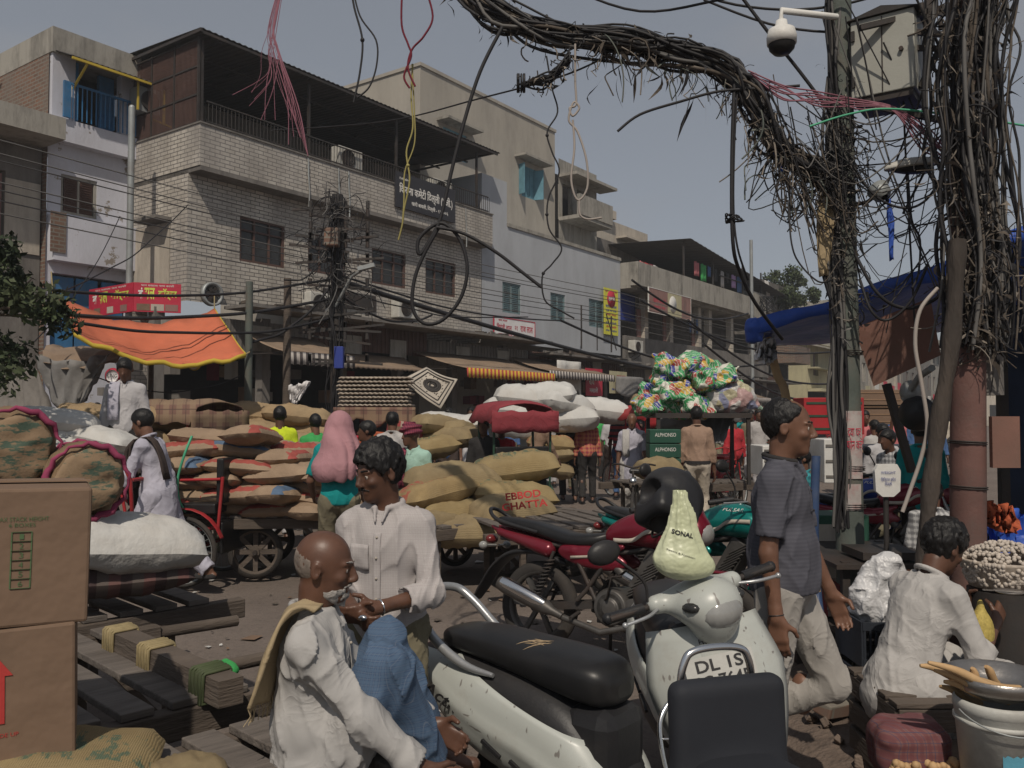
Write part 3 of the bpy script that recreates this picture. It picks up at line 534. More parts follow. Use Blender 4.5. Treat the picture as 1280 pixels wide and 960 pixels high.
# mesh screen on the left end of the terrace
mb = MB(); w0, w1 = .12, 4.6
for i in range(6): w = w0+(w1-w0)*i/5; mb.b2((-.02, w-.02, 7.99), (.03, w+.02, 9.9))
for z in (8.0, 8.62, 9.25, 9.85): mb.b2((-.015, w0, z-.02), (.025, w1, z+.02))
mb.build('screen_frame', M['iron'], t)
mb = MB()
for i in range(96): w = w0+(w1-w0)*i/95; mb.b2((.002, w-.012, 8.0), (.008, w+.012, 9.84))
mb.build('wire_screen', M['brownwood'], t)
mb = MB(); mb.b2((-.4, 1.05, 5.95), (-.0, 2.0, 6.02)); mb.build('window_shade', M['pldark'], t); mb = MB(); mb.b2((-.03, 1.1, 4.15), (-.003, 2.5, 5.9)); mb.build('patched_panel', M['plcream'], t)
for u in (3.0, 4.0, 4.35, 9.2): mb = MB(); mb.tube([(u, -.02, 7.9), (u, -.03, 7.5), (u+.04, -.03, 7.1), (u+.02, -.04, 6.7)], .02); mb.build('drain_pipe', M['steel'], t)
# name board and air conditioners on the balcony
signboard('name_board', 'black board with white hindi lettering on the balcony parapet', 'signboard', 7.33, 7.32, -.09, 2.55, .98, M['signblack'],
          [('किराना कमेटी दिल्ली (पंजी.)', 0, .52, 2.3, .36, M['letter']), ('खारी बावली, दिल्ली - ११०००६', .15, .2, 1.6, .17, M['letter']), ('टेलीफोन', -.95, .82, .4, .07, M['letter'])], .06)
acunit('boxy air conditioner on the balcony ledge left of the black name board', 4.6, 7.99, .5, .6, .85); acunit('boxy air conditioner on the balcony ledge behind the black name board', 8.35, 7.99, .5, .6, .85)
u, z = fp(392, 382, .45); acunit('air conditioner under the second window of the brick clad house', u, z-.25, .45); u, z = fp(500, 388, .45); acunit('air conditioner below the third window of the brick clad house', u, z-.25, .45)
u, z = fp(263, 368, .45); t = thing('exhaust_fan', 'round dark exhaust fan low on the brick clad wall', 'fan', (u, .45, z), FA); mb = MB(); mb.lathe([(.24, 0), (.27, .0), (.27, .12), (.22, .12), (.2, .03), (0, .03)], (u, .45, z), (0, -1, 0), 24); mb.build('housing', M['steel'], t)
mb = MB(); [mb.box((u, .36, z), (.38, .01, .09), (0, a, 0)) for a in (0, 1.05, 2.1)]; mb.build('blades', M['iron'], t)
signboard('old_board', 'dark weathered board with faded lettering above the shop ledge', 'signboard', 4.85, 4.42, .40, 1.9, .42, M['iron'], [], .04)
# ================================================================ A and B: houses at the left end
t = thing('narrow_white_house', 'narrow whitewashed house with blue balcony room and raw brick side', 'building', (-.9, 2.6, 0), FA)
mb = MB(); wallwin(mb, -1.92, .0, 0, 7.6, 2.75, [(-1.62, -.8, 6.05, 6.92), (-1.8, -.05, 3.0, 4.7)]); mb.b2((-1.93, 2.5, 7.58), (0, 4, 8.08)); mb.b2((-1.9, 2.45, 4.94), (-.0, 2.74, 5.95))
mb.b2((-1.92, 2.6, 8.082), (-1.42, 2.8, 9.5)); mb.b2((-.35, 2.6, 8.082), (-.05, 2.8, 9.5)); mb.build('wall', M['plwhite'], t)
mb = MB(); mb.b2((-1.96, 2.53, 9.5), (.1, 12, 10.05)); mb.raw([(-1.95, 2.7, 0), (-1.95, 12, 0), (-1.95, 12, 9.5), (-1.95, 2.7, 9.5)], [(0, 3, 2, 1)], 1); mb.build('brick_side_wall', [M['plold'], M['rbrick']], t)
mb = MB(); mb.b2((-1.98, 2.42, 5.1), (-1.65, 2.445, 5.98)); mb.build('bare_brick_patch', M['rbrick'], t)
for a, b in (((-1.42, 3.6, 8.08), (-.3, 3.7, 9.5)), ((-1.7, 3.5, 3), (-.1, 3.6, 4.7)), ((-1.6, 3.1, 6), (-.8, 3.2, 7))): mb = MB(); mb.b2(a, b); mb.build('painted_shade_panel', M['dark'], t)
mb = MB(); mb.b2((-1.42, 2.62, 8.08), (-1.34, 2.74, 9.45)); mb.b2((-.72, 2.9, 8.08), (-.36, 3.0, 9.45)); mb.build('door_frame', M['bluepaint'], t)
mb = MB(); mb.b2((-1.7, 2.44, 8.85), (-.05, 2.47, 8.9)); mb.b2((-1.75, 2.42, 8.1), (-1.6, 2.48, 8.9))
for i in range(15): mb.b2((-1.55+i*.105, 2.445, 8.1), (-1.53+i*.105, 2.465, 8.86))
mb.build('balcony_railing', M['bluepaint'], t)
mb = MB(); mb.sheet([[(-1.9+1.95*i/30, w, 9.55-(.28 if w < 2.3 else 0)+(.02 if i % 2 else 0)) for i in range(31)] for w in (1.9, 2.58)], .01, sm=False); mb.build('tin_awning', M['sheetroof'], t)
mb = MB(); mb.bar((-1.85, 1.92, 9.24), (.05, 1.92, 9.24), .05); mb.bar((-1.5, 1.95, 9.22), (-1.5, 2.55, 8.8), .04); mb.build('awning_frame', M['yellow'], t)
window(t, -1.62, -.8, 6.05, 6.92, 2.75, M['plold'], M['brownwood'], 2, 'sh')
for a in (-1.75, -1.2, -.6): mb = MB(); mb.b2((a, 2.85, 3.05), (a+.5, 2.9, 4.65)); mb.build('blue_shutter', M['bluepaint'], t)
t = thing('desert_cooler', 'air cooler with a yellow frame high beside the blue balcony', 'air cooler', (.05, 2.2, 8.5), FA); mb = MB(); mb.b2((-.2, 2.1, 8.62), (.32, 2.5, 9.2)); mb.build('casing', M['steel'], t)
mb = MB(); mb.lathe([(.22, 0), (.23, .03), (.2, .03), (.05, .01), (0, .02)], (.06, 2.1, 8.9), (0, -1, 0), 20); mb.build('fan', M['iron'], t)
mb = MB(); [mb.bar(a, b, .04) for a, b in (((-.26, 2.05, 9.25), (-.26, 2.05, 8.6)), ((.4, 2.05, 9.25), (.4, 2.05, 8.45)), ((.1, 2.05, 8.48), (.6, 2.05, 8.42)))]; mb.build('frame', M['yellow'], t)
p0 = fp(165, 135, 1.2); mb = MB(); mb.cyl((p0[0], 1.2, 0), (p0[0], 1.2, p0[1]), .07, n=12); mb.ball((p0[0], 1.2, p0[1]), .07); mb.one('steel_post', M['steel'], 'tall round grey steel post between the white house and the brick clad house', 'pole', fr=FA)
t = thing('grey_house', 'grey house with concrete roof slab and pink door at the far left', 'building', (-5, 2.4, 0), FA)
mb = MB(); wallwin(mb, -9, -1.97, 0, 7.42, 2.9, [(-3.4, -2.7, 5.0, 6.75), (-6, -4, 5.2, 6.8)]); mb.raw([(-1.97, 2.9, 0), (-1.97, 9, 0), (-1.97, 9, 7.4), (-1.97, 2.9, 7.4)], [(0, 1, 2, 3)]); mb.build('wall', M['pldark'], t)
mb = MB(); mb.b2((-2.72, 2.86, 5.05), (-2.0, 2.89, 6.6)); mb.build('grey_panel', M['plcream'], t)
mb = MB(); mb.b2((-9, 1.9, 7.42), (-1.96, 9, 7.88)); mb.build('roof_slab', M['plold'], t); mb = MB(); mb.b2((-3.36, 2.98, 5), (-2.74, 3.04, 6.7)); mb.b2((-6, 2.98, 5.2), (-4, 3.04, 6.8)); mb.build('pink_door', M['plpink'], t)
t = thing('roof_clutter', 'wooden ladder leaning on raw brick above the grey house roof', 'ladder', (-2.6, 3, 7.9), FA); mb = MB(); a = Vector((-2.05, 6.2, 7.9)); b = Vector((-2.02, 4.9, 9.4)); mb.bar(a, b, .05); mb.bar(a+Vector((0, .35, 0)), b+Vector((0, .35, 0)), .05)
[mb.bar(a.lerp(b, k/6), a.lerp(b, k/6)+Vector((0, .35, 0)), .03) for k in range(1, 6)]; mb.build('rails', M['woodlight'], t)
for nm, c, px, py, dx in (('orange_cloth', 'corange', 40, 100, .32), ('dark_cloth', 'cdark', 20, 118, .25)):
    r_ = FA.inv(P(px, py, 24.5)); mb = MB(); mb.sheet([[(-2.0-.03*math.sin(j), r_.y+i*dx/4, 9.0-(.25 if nm[0] == 'd' else 0)-.12*j+.04*math.sin(i*2)) for j in range(5)] for i in range(5)], .01); mb.one(nm, M[c], ('orange' if nm[0] == 'o' else 'black')+' cloth hanging on the raw brick side wall', 'cloth', fr=FA)
# ================================================================ D, E: beige upper block and grey painted wall
t = thing('beige_block', 'tall beige cement block rising behind the brick clad house', 'building', (14.8, 3.05, 0), FA)
mb = MB(); dw = [(11.75, 13.1, 10.75, 11.75), (16.6, 17.6, 10.3, 11.55)]; wallwin(mb, 10.55, 19.05, 0, 13.5, 3.05, dw); mb.raw([(10.55, 3.05, 0), (10.55, 3.05, 13.5), (10.55, 14, 13.5), (10.55, 14, 0)], [(0, 1, 2, 3)])
mb.raw([(19.05, 3.05, 0), (19.05, 14, 0), (19.05, 14, 13.5), (19.05, 3.05, 13.5)], [(0, 1, 2, 3)]); mb.b2((10.5, 3.0, 13.502), (19.1, 3.25, 13.62)); mb.b2((10.5, 3.26, 13.502), (10.75, 14, 13.62)); mb.build('wall', M['plbeige'], t)
mb = MB(); mb.b2((11.6, 3.5, 10.6), (18, 3.6, 11.9)); mb.build('painted_shade_panel', M['dark'], t)
for a, b, c, d in dw: window(t, a, b, c, d, 3.05, M['cyanpaint'], M['cyanpaint'], 4 if a < 14 else 3, 'sh')
for a, d in ((16.38, 0), (17.62, 1)): mb = MB(); mb.box((a, 2.9, 10.92), (.03, .38, 1.2), (0, 0, .3 if d else -.3)); mb.build('open_shutter', M['cyanpaint'], t)
for a, b, z in ((11.4, 13.4, 11.86), (16.1, 18.1, 11.75)): mb = MB(); mb.b2((a, 2.5, z), (b, 3.05, z+.09)); mb.build('window_shade', M['plold'], t)
t = thing('grey_painted_house', 'pale grey painted house wall with three teal shuttered windows', 'building', (15.3, .45, 0), FA)
ew = [(11.75, 12.82, 5.0, 6.02), (14.68, 15.68, 4.98, 6.0), (17.4, 18.6, 5.0, 6.08)]; mb = MB(); wallwin(mb, 10.62, 19.95, 4.0, 7.9, .45, ew)
mb.b2((10.62, .452, 7.9), (12.0, 3.0, 9.4)); mb.raw([(10.62, .452, 7.9), (19.95, .452, 7.9), (19.95, 3.05, 7.9), (10.62, 3.05, 7.9)], [(0, 1, 2, 3)]); mb.build('wall', M['plgrey'], t)
mb = MB(); mb.b2((12.02, .40, 7.9), (19.95, .6, 8.02)); mb.build('ledge', M['plold'], t)
for a, b, c, d in ew: window(t, a, b, c, d, .45, M['tealpaint'], M['tealpaint'], 2, 'sh')
for u, z0, z1 in ((15.75, 4.0, 5.6), (18.0, 4.0, 5.4)): mb = MB(); mb.cyl((u, -.2, z0), (u, -.2, z1), .03, n=6); mb.build('iron_post', M['iron'], t)
mb = MB(); mb.bar((15.75, -.2, 5.1), (18, -.2, 5.1), .03); mb.bar((16.9, -.2, 4), (16.9, -.2, 5.1), .03); mb.bar((17.6, -.2, 5.45), (18.4, -.2, 4.1), .03); mb.build('iron_frame', M['iron'], t)
signboard('white_banner', 'white banner with red hindi lettering on the grey painted wall', 'banner', 12.35, 4.1, .36, 2.35, .68, M['signwhite'], [('चिरंजी लाल', -.62, .4, .85, .2, M['signred']), ('राज लाल', .68, .4, .75, .2, M['signred']), ('२१', .06, .4, .16, .16, M['signred']), ('दुकान नं. 6576, खारी बावली, दिल्ली', 0, .14, 1.9, .11, M['signred']), ('जय माता', -.7, .6, .5, .06, M['signred'])], .02, frame=M['signred'])
u, z = fp(764, 390, .3); t = signboard('yellow_banner', 'tall yellow banner with red oval and lines of hindi lettering', 'banner', u, z-.92, .3, 1.15, 1.85, M['signyellow'], [('सुपर चाय मसाला', 0, 1.72, .95, .09, M['signred'])]+[(s_, 0, 1.12-.16*i, .9-.05*(i % 3), .11, M['signred' if i in (2, 5) else 'signblue']) for i, s_ in enumerate(('चाय मसाला', 'सूखे मेवे थोक', 'हल्दी मिर्च', 'काली मिर्च', 'बड़ी इलायची', 'लौंग व दालचीनी', 'थोक विक्रेता'))], .02)
mb = MB(); mb.lathe([(0, 0), (.34, 0), (.34, .012)], (u, .285, z+.52), (0, 1, 0), 28); mb.build('red_oval', M['signred'], t); text('तुलसी', (u, .28, z+.52), .5, .2, M['letter'], t, bold=.03)
# ================================================================ F: weathered balcony block, G: column house with banner
t = thing('balcony_block', 'weathered cement block with small balconies behind the grey wall', 'building', (19.3, 2.5, 0), FA)
mb = MB(); wallwin(mb, 19.1, 22.3, 7, 12.4, 2.9, [(19.4, 20.2, 9.9, 11.4), (20.6, 21.5, 9.9, 11.4)]); mb.b2((19.1, 1.9, 9.75), (21.9, 2.9, 9.9)); mb.b2((19.1, 1.85, 9.9), (21.9, 2.0, 10.75)); mb.b2((19.1, 2.0, 11.6), (22.6, 2.9, 11.72)); mb.raw([(22.3, 2.9, 7), (22.3, 8, 7), (22.3, 8, 12.4), (22.3, 2.9, 12.4)], [(0, 1, 2, 3)]); mb.build('wall', M['plold'], t)
mb = MB(); mb.b2((19.2, 3.5, 9), (22.2, 3.6, 12)); mb.build('painted_shade_panel', M['dark'], t)
t = thing('rooftop_block', 'stained low rooftop rooms behind the column house', 'building', (26, 3.5, 0), FA)
mb = MB(); wallwin(mb, 22.35, 30, 7, 11.2, 4.2, [(23.2, 24.4, 8.9, 9.9), (25.2, 27.2, 8.7, 9.7)]); mb.b2((22.35, 3.9, 11.2), (26, 4.3, 11.6)); mb.b2((26.5, 3.6, 10.4), (30, 8, 10.5)); mb.build('wall', M['plcream'], t)
mb = MB(); mb.b2((22.4, 5, 7.5), (30, 5.1, 11)); mb.build('painted_shade_panel', M['dark'], t)
t = thing('flag', 'small tricolour flag on a stick at the roof edge', 'flag', (22.5, 3.5, 10), FA); u, z = fp(760, 262, 2.2)
t.location = FA.w((u, 2.2, z-.8)); BASE[t.name] = Vector((u, 2.2, z-.8)); mb = MB(); mb.cyl((u, 2.2, z-.8), (u, 2.2, z+.1), .015, n=6); mb.build('stick', M['iron'], t)
for k, c in enumerate((M['corange'], M['cwhite'], M['cgreen'])): mb = MB(); mb.b2((u, 2.19, z-.06-k*.1), (u+.22, 2.21, z+.035-k*.1)); mb.build('stripe', c, t)
t = thing('column_house', 'soot stained house with long concrete balcony over open columned floor', 'building', (26, .45, 0), FA)
mb = MB(); mb.b2((19.97, -.35, 6.86), (33.5, .0, 7.82)); mb.b2((19.97, .0, 6.86), (20.2, 4, 7.82)); mb.b2((19.97, -.0, 6.76), (33.5, 4, 6.858)); mb.build('balcony_parapet', M['plold'], t)
mb = MB(); mb.b2((20.1, .3, 3.7), (37.5, .45, 4.85)); mb.b2((33.5, .45, 6.76), (40, 4, 6.86)); mb.b2((36.5, .3, 6.86), (41, .45, 9.3)); mb.b2((33.6, .3, 6.86), (36.4, .4, 8.3)); mb.b2((20.1, 3.6, 0), (41, 3.8, 9.9)); mb.b2((40.9, .3, 0), (41.1, 6, 9.6)); mb.build('wall', M['pldark'], t)
for u in (21.9, 24.4, 27.6, 28.9, 31.8, 35, 38): mb = MB(); mb.b2((u, .32, 4.85), (u+.33, .6, 6.76)); mb.build('column', M['plcream'], t)
for u in (21.55, 24.1, 27.25): mb = MB(); mb.b2((u, .5, 4.9), (u+.34, .56, 6.1)); mb.build('pink_shutter', M['plpink'], t)
mb = MB(); mb.sheet([[(24.6+15*i/60, w, 9.75-(.25 if w < 0 else 0)-.02*i+(.02 if i % 2 else 0)) for i in range(61)] for w in (-.6, 4)], .012, sm=False); mb.build('terrace_roof', M['sheetroof'], t)
for u in (24.8, 28.2, 32.2, 35): mb = MB(); mb.b2((u, -.2, 7.82), (u+.07, -.13, 9.4)); mb.build('terrace_post', M['iron'], t)
mb = MB(); mb.b2((29, -.18, 8.45), (32.15, -.14, 8.5)); mb.build('terrace_rail', M['iron'], t)
mb = MB(); mb.b2((33.55, -.3, 6.7), (35.4, -.15, 8.2)); mb.build('parapet_patch', M['plold'], t)
signboard('party_banner', 'faded orange and green banner with white frame hanging over the columned floor', 'banner', 22.9, 5.85, -.42, 4.2, 1.0, M['plpink'], [('खारी बावली', -1.1, .55, 1.2, .22, M['signred']), ('व्यापार संघ', -1.1, .25, 1.1, .16, M['signred']), ('दिल्ली', .9, .3, .7, .16, M['letter'])], .03, frame=M['white'])
t = bpy.data.objects['party_banner']; mb = MB(); mb.b2((22.6, -.427, 5.87), (24.0, -.421, 6.83)); mb.build('yellow_panel', M['plyel'], t); mb = MB(); mb.lathe([(0, 0), (.36, 0), (.36, .01)], (23.1, -.437, 6.37), (0, 1, 0), 24); mb.build('round_emblem', M['white'], t)
signboard('blue_poster', 'blue printed sheet hanging in the first open bay of the column house', 'poster', 21.0, 5.55, .7, 1.5, 1.15, M['signblue'], [], .02)
lc = ['cpinkish', 'cred', 'cmaroon', 'cwhite', 'cpinkish', 'cgreen', 'cblue', 'cdark', 'cwhite', 'cdark', 'clilac', 'cblue']
for i in range(12):
    u = 20.6+i*.42 if i < 4 else 26.2+(i-4)*.78; z = 7.95 if i < 4 else 8.75; h = .35 if i < 4 else .5+.3*((i*7) % 3)/2; wd = .36+.1*(i % 3)
    mb = MB(); mb.sheet([[(u+wd*a/6, -.1-.03*math.sin(a*1.7+i), z-h*b/4+.02*math.sin(a+b)) for b in range(5)] for a in range(7)], .01)
    nm = {'cpinkish': 'salmon pink', 'cred': 'bright red', 'cmaroon': 'dark red', 'cwhite': 'white', 'cgreen': 'green', 'cblue': 'navy blue', 'cdark': 'black', 'clilac': 'lilac'}[lc[i]]
    mb.one('hanging_cloth', M[lc[i]], '%s cloth, number %s from the left on the washing line of the columned house' % (nm, ['one', 'two', 'three', 'four', 'five', 'six', 'seven', 'eight', 'nine', 'ten', 'eleven', 'twelve'][i]), 'cloth', 'washing on the line above the long balcony', fr=FA)
u, z = fp(958, 375, .1); mb = MB(); mb.sheet([[(u-.3+.7*a/6+.12*b, .1-.04*math.sin(a*1.7), z+1.1-1.8*b/5) for b in range(6)] for a in range(7)], .01); mb.one('white_cloth', M['cwhite2'], 'long white cloth hung from the sheet roof beside the roof tree', 'cloth', fr=FA)
for i in range(5): u = 26.3+i*.28; mb = MB(); mb.sheet([[(u+.2*a/4, .35-.02*math.sin(a*2+i), 6.2-.75*b/3) for b in range(4)] for a in range(5)], .01); mb.one('hanging_trousers', M[['cdark', 'cblue', 'cwhite', 'cdark', 'cblue'][i]], 'garment %s in the row drying between two columns' % ['one', 'two', 'three', 'four', 'five'][i], 'clothes', 'clothes drying between the columns', fr=FA)
acunit('air conditioner at the left end of the columned floor', 20.65, 4.15, .3, .5, .75)
# ================================================================ shop level: dark recess, piers, ledge clutter
ah0 = .4
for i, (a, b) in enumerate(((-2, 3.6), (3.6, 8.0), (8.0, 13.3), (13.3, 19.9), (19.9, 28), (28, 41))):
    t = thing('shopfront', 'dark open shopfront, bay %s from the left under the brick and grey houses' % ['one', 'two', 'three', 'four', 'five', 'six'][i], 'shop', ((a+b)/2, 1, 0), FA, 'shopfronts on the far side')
    mb = MB(); mb.b2((a+.02, 3.55 if i else 3.2, 0), (b-.02, 3.58 if i else 3.3, 4)); mb.build('back_wall', M['dark'], t)  # back wall coloured near black to stand in for the shade inside
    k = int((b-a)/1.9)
    for j in range(k):
        u = a+(b-a)*(j+.5)/k; mb = MB(); mb.b2((u-.12, .5, 0), (u+.12, .75, 3.9)); mb.build('pier', M['pldark'], t)
    q = random.Random(i)
    for j in range(int((b-a)*3)):                    # stock on shelves, seen dimly
        mb = MB(); u = q.uniform(a+.1, b-.4); mb.box((u, q.uniform(1.6, 3.3), q.choice([.9, 1.5, 2.1, 2.7])), (q.uniform(.15, .5), .3, q.uniform(.15, .45))); mb.build('goods_box', M[q.choice(['card', 'pldark', 'jutedark', 'cmaroon', 'plold'])], t)
    mb = MB(); z = 3.05 if i != 1 else 3.3; a_ = a; a = ah0 if not i else a; mb.b2((a+.03, .46, z), (b-.03, .52, z+.75))
    for j in range(int((b-a)/.16)): mb.b2((a+.06+j*.16, .44, z), (a+.1+j*.16, .458, z+.75))
    mb.build('fascia', M['brownwood' if i % 2 else 'pldark'], t); a = a_
    ah = a if i else .95; mb = MB(); mb.b2((ah+.01, -.55, 4.0-(.12*i if i > 2 else 0)), (b-.01, .44, 4.07-(.12*i if i > 2 else 0)))
    for j in range(int((b-a)*4)): u = q.uniform(ah+.3, b-.5); mb.box((u, q.uniform(-.5, .3), 4.1-(.12*i if i > 2 else 0)), (q.uniform(.2, .9), q.uniform(.03, .2), q.uniform(.02, .14)), (q.uniform(-.1, .1), q.uniform(-.15, .15), q.uniform(-.4, .4)), q.randrange(3))
    mb.build('ledge', [M['pldark'], M['iron'], M['wood']], t)
    for j in range(2): u = a+(b-a)*(.3+.4*j); mb = MB(); mb.b2((u-.3, .40, 3.1), (u+.35, .43, 3.7)); mb.build('jali_panel', M['plold'], t)
def awning(label, u0, u1, z, w0, w1, drop, mv, hv=.28, mt=None):
    t = thing('awning', label, 'awning', ((u0+u1)/2, w1, z), FA, 'shop awnings'); mb = MB(); n = 12; z1 = z-drop
    mb.sheet([[(u0+(u1-u0)*i/n, w1+(w0-w1)*j/4, z1+(z-z1)*j/4-.05*math.sin(math.pi*j/4)*(1+.4*math.sin(i*1.3))) for j in range(5)] for i in range(n+1)], .012); mb.build('canopy', mt or M['awn'], t)
    k = int((u1-u0)/.18); pts = [(u0, z1)]+[(u1, z1)]
    mb = MB(); rows = [[(u0+(u1-u0)*i/(k*4), w1-.015, z1+.01), (u0+(u1-u0)*i/(k*4), w1-.03, z1-hv+.035*abs(math.cos(math.pi*i/4)))] for i in range(k*4+1)]; mb.sheet(rows, .006); mb.build('valance', mv, t)
    mb = MB()
    for u in (u0+.1, u1-.1): mb.bar((u, w0, z-.5), (u, w1+.05, z1-.02), .03)
    mb.build('arm', M['iron'], t); return t
awning('sloping brown awning with red and yellow striped valance', 7.15, 11.6, 3.42, .3, -1.7, .55, M['awnry'])
awning('sloping brown awning with black and white striped valance under the white banner', 11.9, 16.2, 3.5, .3, -1.3, .5, M['awnbw'], .25)
awning('short grey awning with striped valance left of the wooden pole', 1.4, 3.55, 3.5, .3, -1.1, .5, M['awnbw'], .3)
awning('low brown awning with pale valance left of the snack packet load', 20.0, 26.5, 3.0, .3, -1.5, .45, M['awnbw'], .25); awning('small brown awning right of the snack packet load', 27.5, 34, 2.9, .3, -1.0, .45, M['awnbw'], .25)
awning('plain brown canvas flap over the third bay', 3.7, 6.8, 3.2, .3, -.5, .35, M['awn'], .1)
u, z = fp(743, 500, -.5); signboard('red_board', 'red board with white hindi lettering hanging under the ledge', 'signboard', u, z+.15, -.5, 1.2, 1.0, M['signred'], [('हरी', 0, .78, .5, .18, M['letter']), ('चाय', -.2, .5, .4, .2, M['letter']), ('मसाले', -.05, .22, .6, .2, M['letter'])], .03)
u, z = fp(771, 500, -.5); signboard('pale_yellow_board', 'pale yellow board with red and blue lettering beside the red board', 'signboard', u+.15, z+.25, -.5, 1.35, .85, M['plyel'], [('ड्राई फ्रूट', .2, .65, .7, .15, M['signred']), ('एण्ड मसाले', .15, .4, .7, .13, M['signblue']), ('दिल्ली - 6', 0, .14, 1.1, .1, M['signblue'])], .03)
u, z = fp(706, 478, -.6); mb = MB(); mb.sheet([[(u-.5+1.5*i/8, -.6-.05*math.sin(i), z+.75-1.6*j/6*(.6+.4*math.sin(i*.9)**2)) for j in range(7)] for i in range(9)], .01); mb.one('hanging_sheet', M['ppwhite'], 'torn white sheet hanging from the ledge beside the red board', 'sheet', fr=FA)
u, z = fp(668, 470, -.5); mb = MB(); mb.sheet([[(17.6+2.3*i/8, -.6-.3*math.sin(math.pi*i/8), 3.05-.8*j/6*(.7+.3*math.sin(i*.8))) for j in range(7)] for i in range(9)], .012); mb.one('sagging_canopy', M['tarpgrey'], 'sagging grey cloth under the red board', 'canopy', fr=FA)
# the red and green corner sign
u, z = fp(165, 385, 0); u2, z2 = fp(225, 385, -.4)
t = thing('corner_sign', 'magenta red two panel shop sign with yellow green hindi lettering', 'signboard', (u, 0, z), FA)
for k, (pa, pb) in enumerate((((111, 388), (166, 388)), ((167, 388), (226, 388)))):
    A_ = P(*pa, 19.1 if k == 0 else 18.0); B_ = P(*pb, 18.0 if k == 0 else 18.3); a = FA.inv(A_); b = FA.inv(B_); hgt = .62; a.z = b.z = 3.78; d = (b-a).normalized(); nn = d.cross(Vector((0, 0, 1)))
    mb = MB(); mb.prism([(0, 0), ((b-a).length, 0), ((b-a).length, hgt), (0, hgt)], lambda x, y, q: a+d*x+Vector((0, 0, y))-nn*q, 0, .05); mb.build('panel', M['signred'], t)
    L = (b-a).length; c = a+d*L/2; tz = Vector((0, 0, 1))
    for j, (s_, m_) in enumerate((('बं', 'letter'), ('सल', 'signgreen'), ('कॉर्नर', 'signgreen'))): text(s_, a+d*(L*(.14, .33, .71)[j])+tz*.39, L*(.1, .22, .4)[j], .25, M[m_], t, d, (0, 0, 1), bold=.03)
    text('पान मसाला चाय काफी', c+tz*.57, L*.7, .05, M['letter'], t, d)
    for j in range(3): mb = MB(); p = a+d*(L*(.2+.3*j))+tz*.1; mb.prism([(-.13, -.07), (.13, -.07), (.13, .07), (-.13, .07)], lambda x, y, q: p+d*x+tz*y+nn*q, .003, .006); mb.build('food_picture', M[['card', 'plcream', 'plpink'][j]], t)
# distant houses closing the street
far = [('plyel', 45.5, 53, 6.2, 'yellowish house with sloping tin roof beyond the tree'), ('plold', 53.2, 62, 10, 'grey weathered house beyond the yellowish one'), ('plcream', 62.2, 73, 8.5, 'cream stained house far down the street'), ('pldark', 73.2, 90, 11, 'dark tall house far down the street'), ('plold', 90.5, 120, 10, 'farthest grey house down the street')]
for i, (m_, a, b, h, lab) in enumerate(far):
    t = thing('street_house', lab, 'building', ((a+b)/2, .45, 0), FA, BG); mb = MB(); k = max(2, int((b-a)/2.6)); ops = []
    for fl in range(int((h-3.4)//3)+1):
        for j in range(k): x = a+(b-a)*(j+.5)/k; z = 4.2+3*fl; ops += [(x-.6, x+.6, z, z+1.5)] if z+1.6 < h else []
    wallwin(mb, a, b, 3.2, h, .45, ops); mb.b2((a, -.4, 3.1), (b, .44, 3.3)); mb.b2((a, -.2, h-1.6), (b, .44, h-1.5)); mb.raw([(a, .45, 0), (a, .45, h), (a, 9, h), (a, 9, 0)], [(0, 1, 2, 3)]); mb.build('wall', M[m_], t)
    mb = MB(); mb.b2((a+.1, 1.4, 0), (b-.1, 1.5, h-.3)); mb.build('painted_shade_panel', M['dark'], t)
    for o in ops[:60]: mb = MB(); mb.b2((o[0], .5, o[2]), ((o[0]+o[1])/2, .54, o[3])); mb.build('shutter', M[['tealpaint', 'brownwood', 'plcream'][int(o[0]) % 3]], t)
    if i == 0: mb = MB(); mb.sheet([[(a-.3+(b-a)*j/20, w, 6.9-(.9 if w < 0 else 0)) for j in range(21)] for w in (-.9, 2.5)], .03); mb.build('tin_roof', M['plyel'], t)
    q = random.Random(i+20)
    for j in range(k): x = a+(b-a)*(j+.5)/k; mb = MB(); z = q.uniform(2.6, 3.8); mb.b2((x-.7, -.55, z), (x+.5, -.5, z+q.uniform(.5, .9))); mb.build('shop_board', M[q.choice(['signred', 'plcream', 'signblue', 'plyel', 'white'])], t)
t = thing('rooftop_house', 'grey rooftop house with small window above the roof tree', 'building', (44, 6, 0), FA); mb = MB(); wallwin(mb, 39.5, 45.5, 3, 12.3, 6, [(41.2, 41.8, 11, 11.7)]); mb.raw([(39.5, 6, 3), (39.5, 6, 12.3), (39.5, 14, 12.3), (39.5, 14, 3)], [(0, 1, 2, 3)]); mb.b2((45.5, 7, 3), (58, 14, 12.2)); mb.build('wall', M['plcream'], t); mb = MB(); mb.b2((41, 6.5, 10.8), (42, 6.6, 12)); mb.build('painted_shade_panel', M['dark'], t)
# cross block that closes the view at the far end
t = thing('end_house', 'hazy grey block closing the street far away', 'building', (70, 118, 0), W); mb = MB(); mb.b2((35, 118, 0), (125, 128, 9)); 
for i in range(30): mb.b2((37+i*2.9, 117.9, 4.5), (38.4+i*2.9, 117.99, 6.2), 1); mb.b2((37+i*2.9, 117.9, .1), (39+i*2.9, 117.99, 2.9), 1)  # dark slabs on the wall, shade of the openings painted as colour
mb.build('wall', [M['plcream'], M['dark']], t)
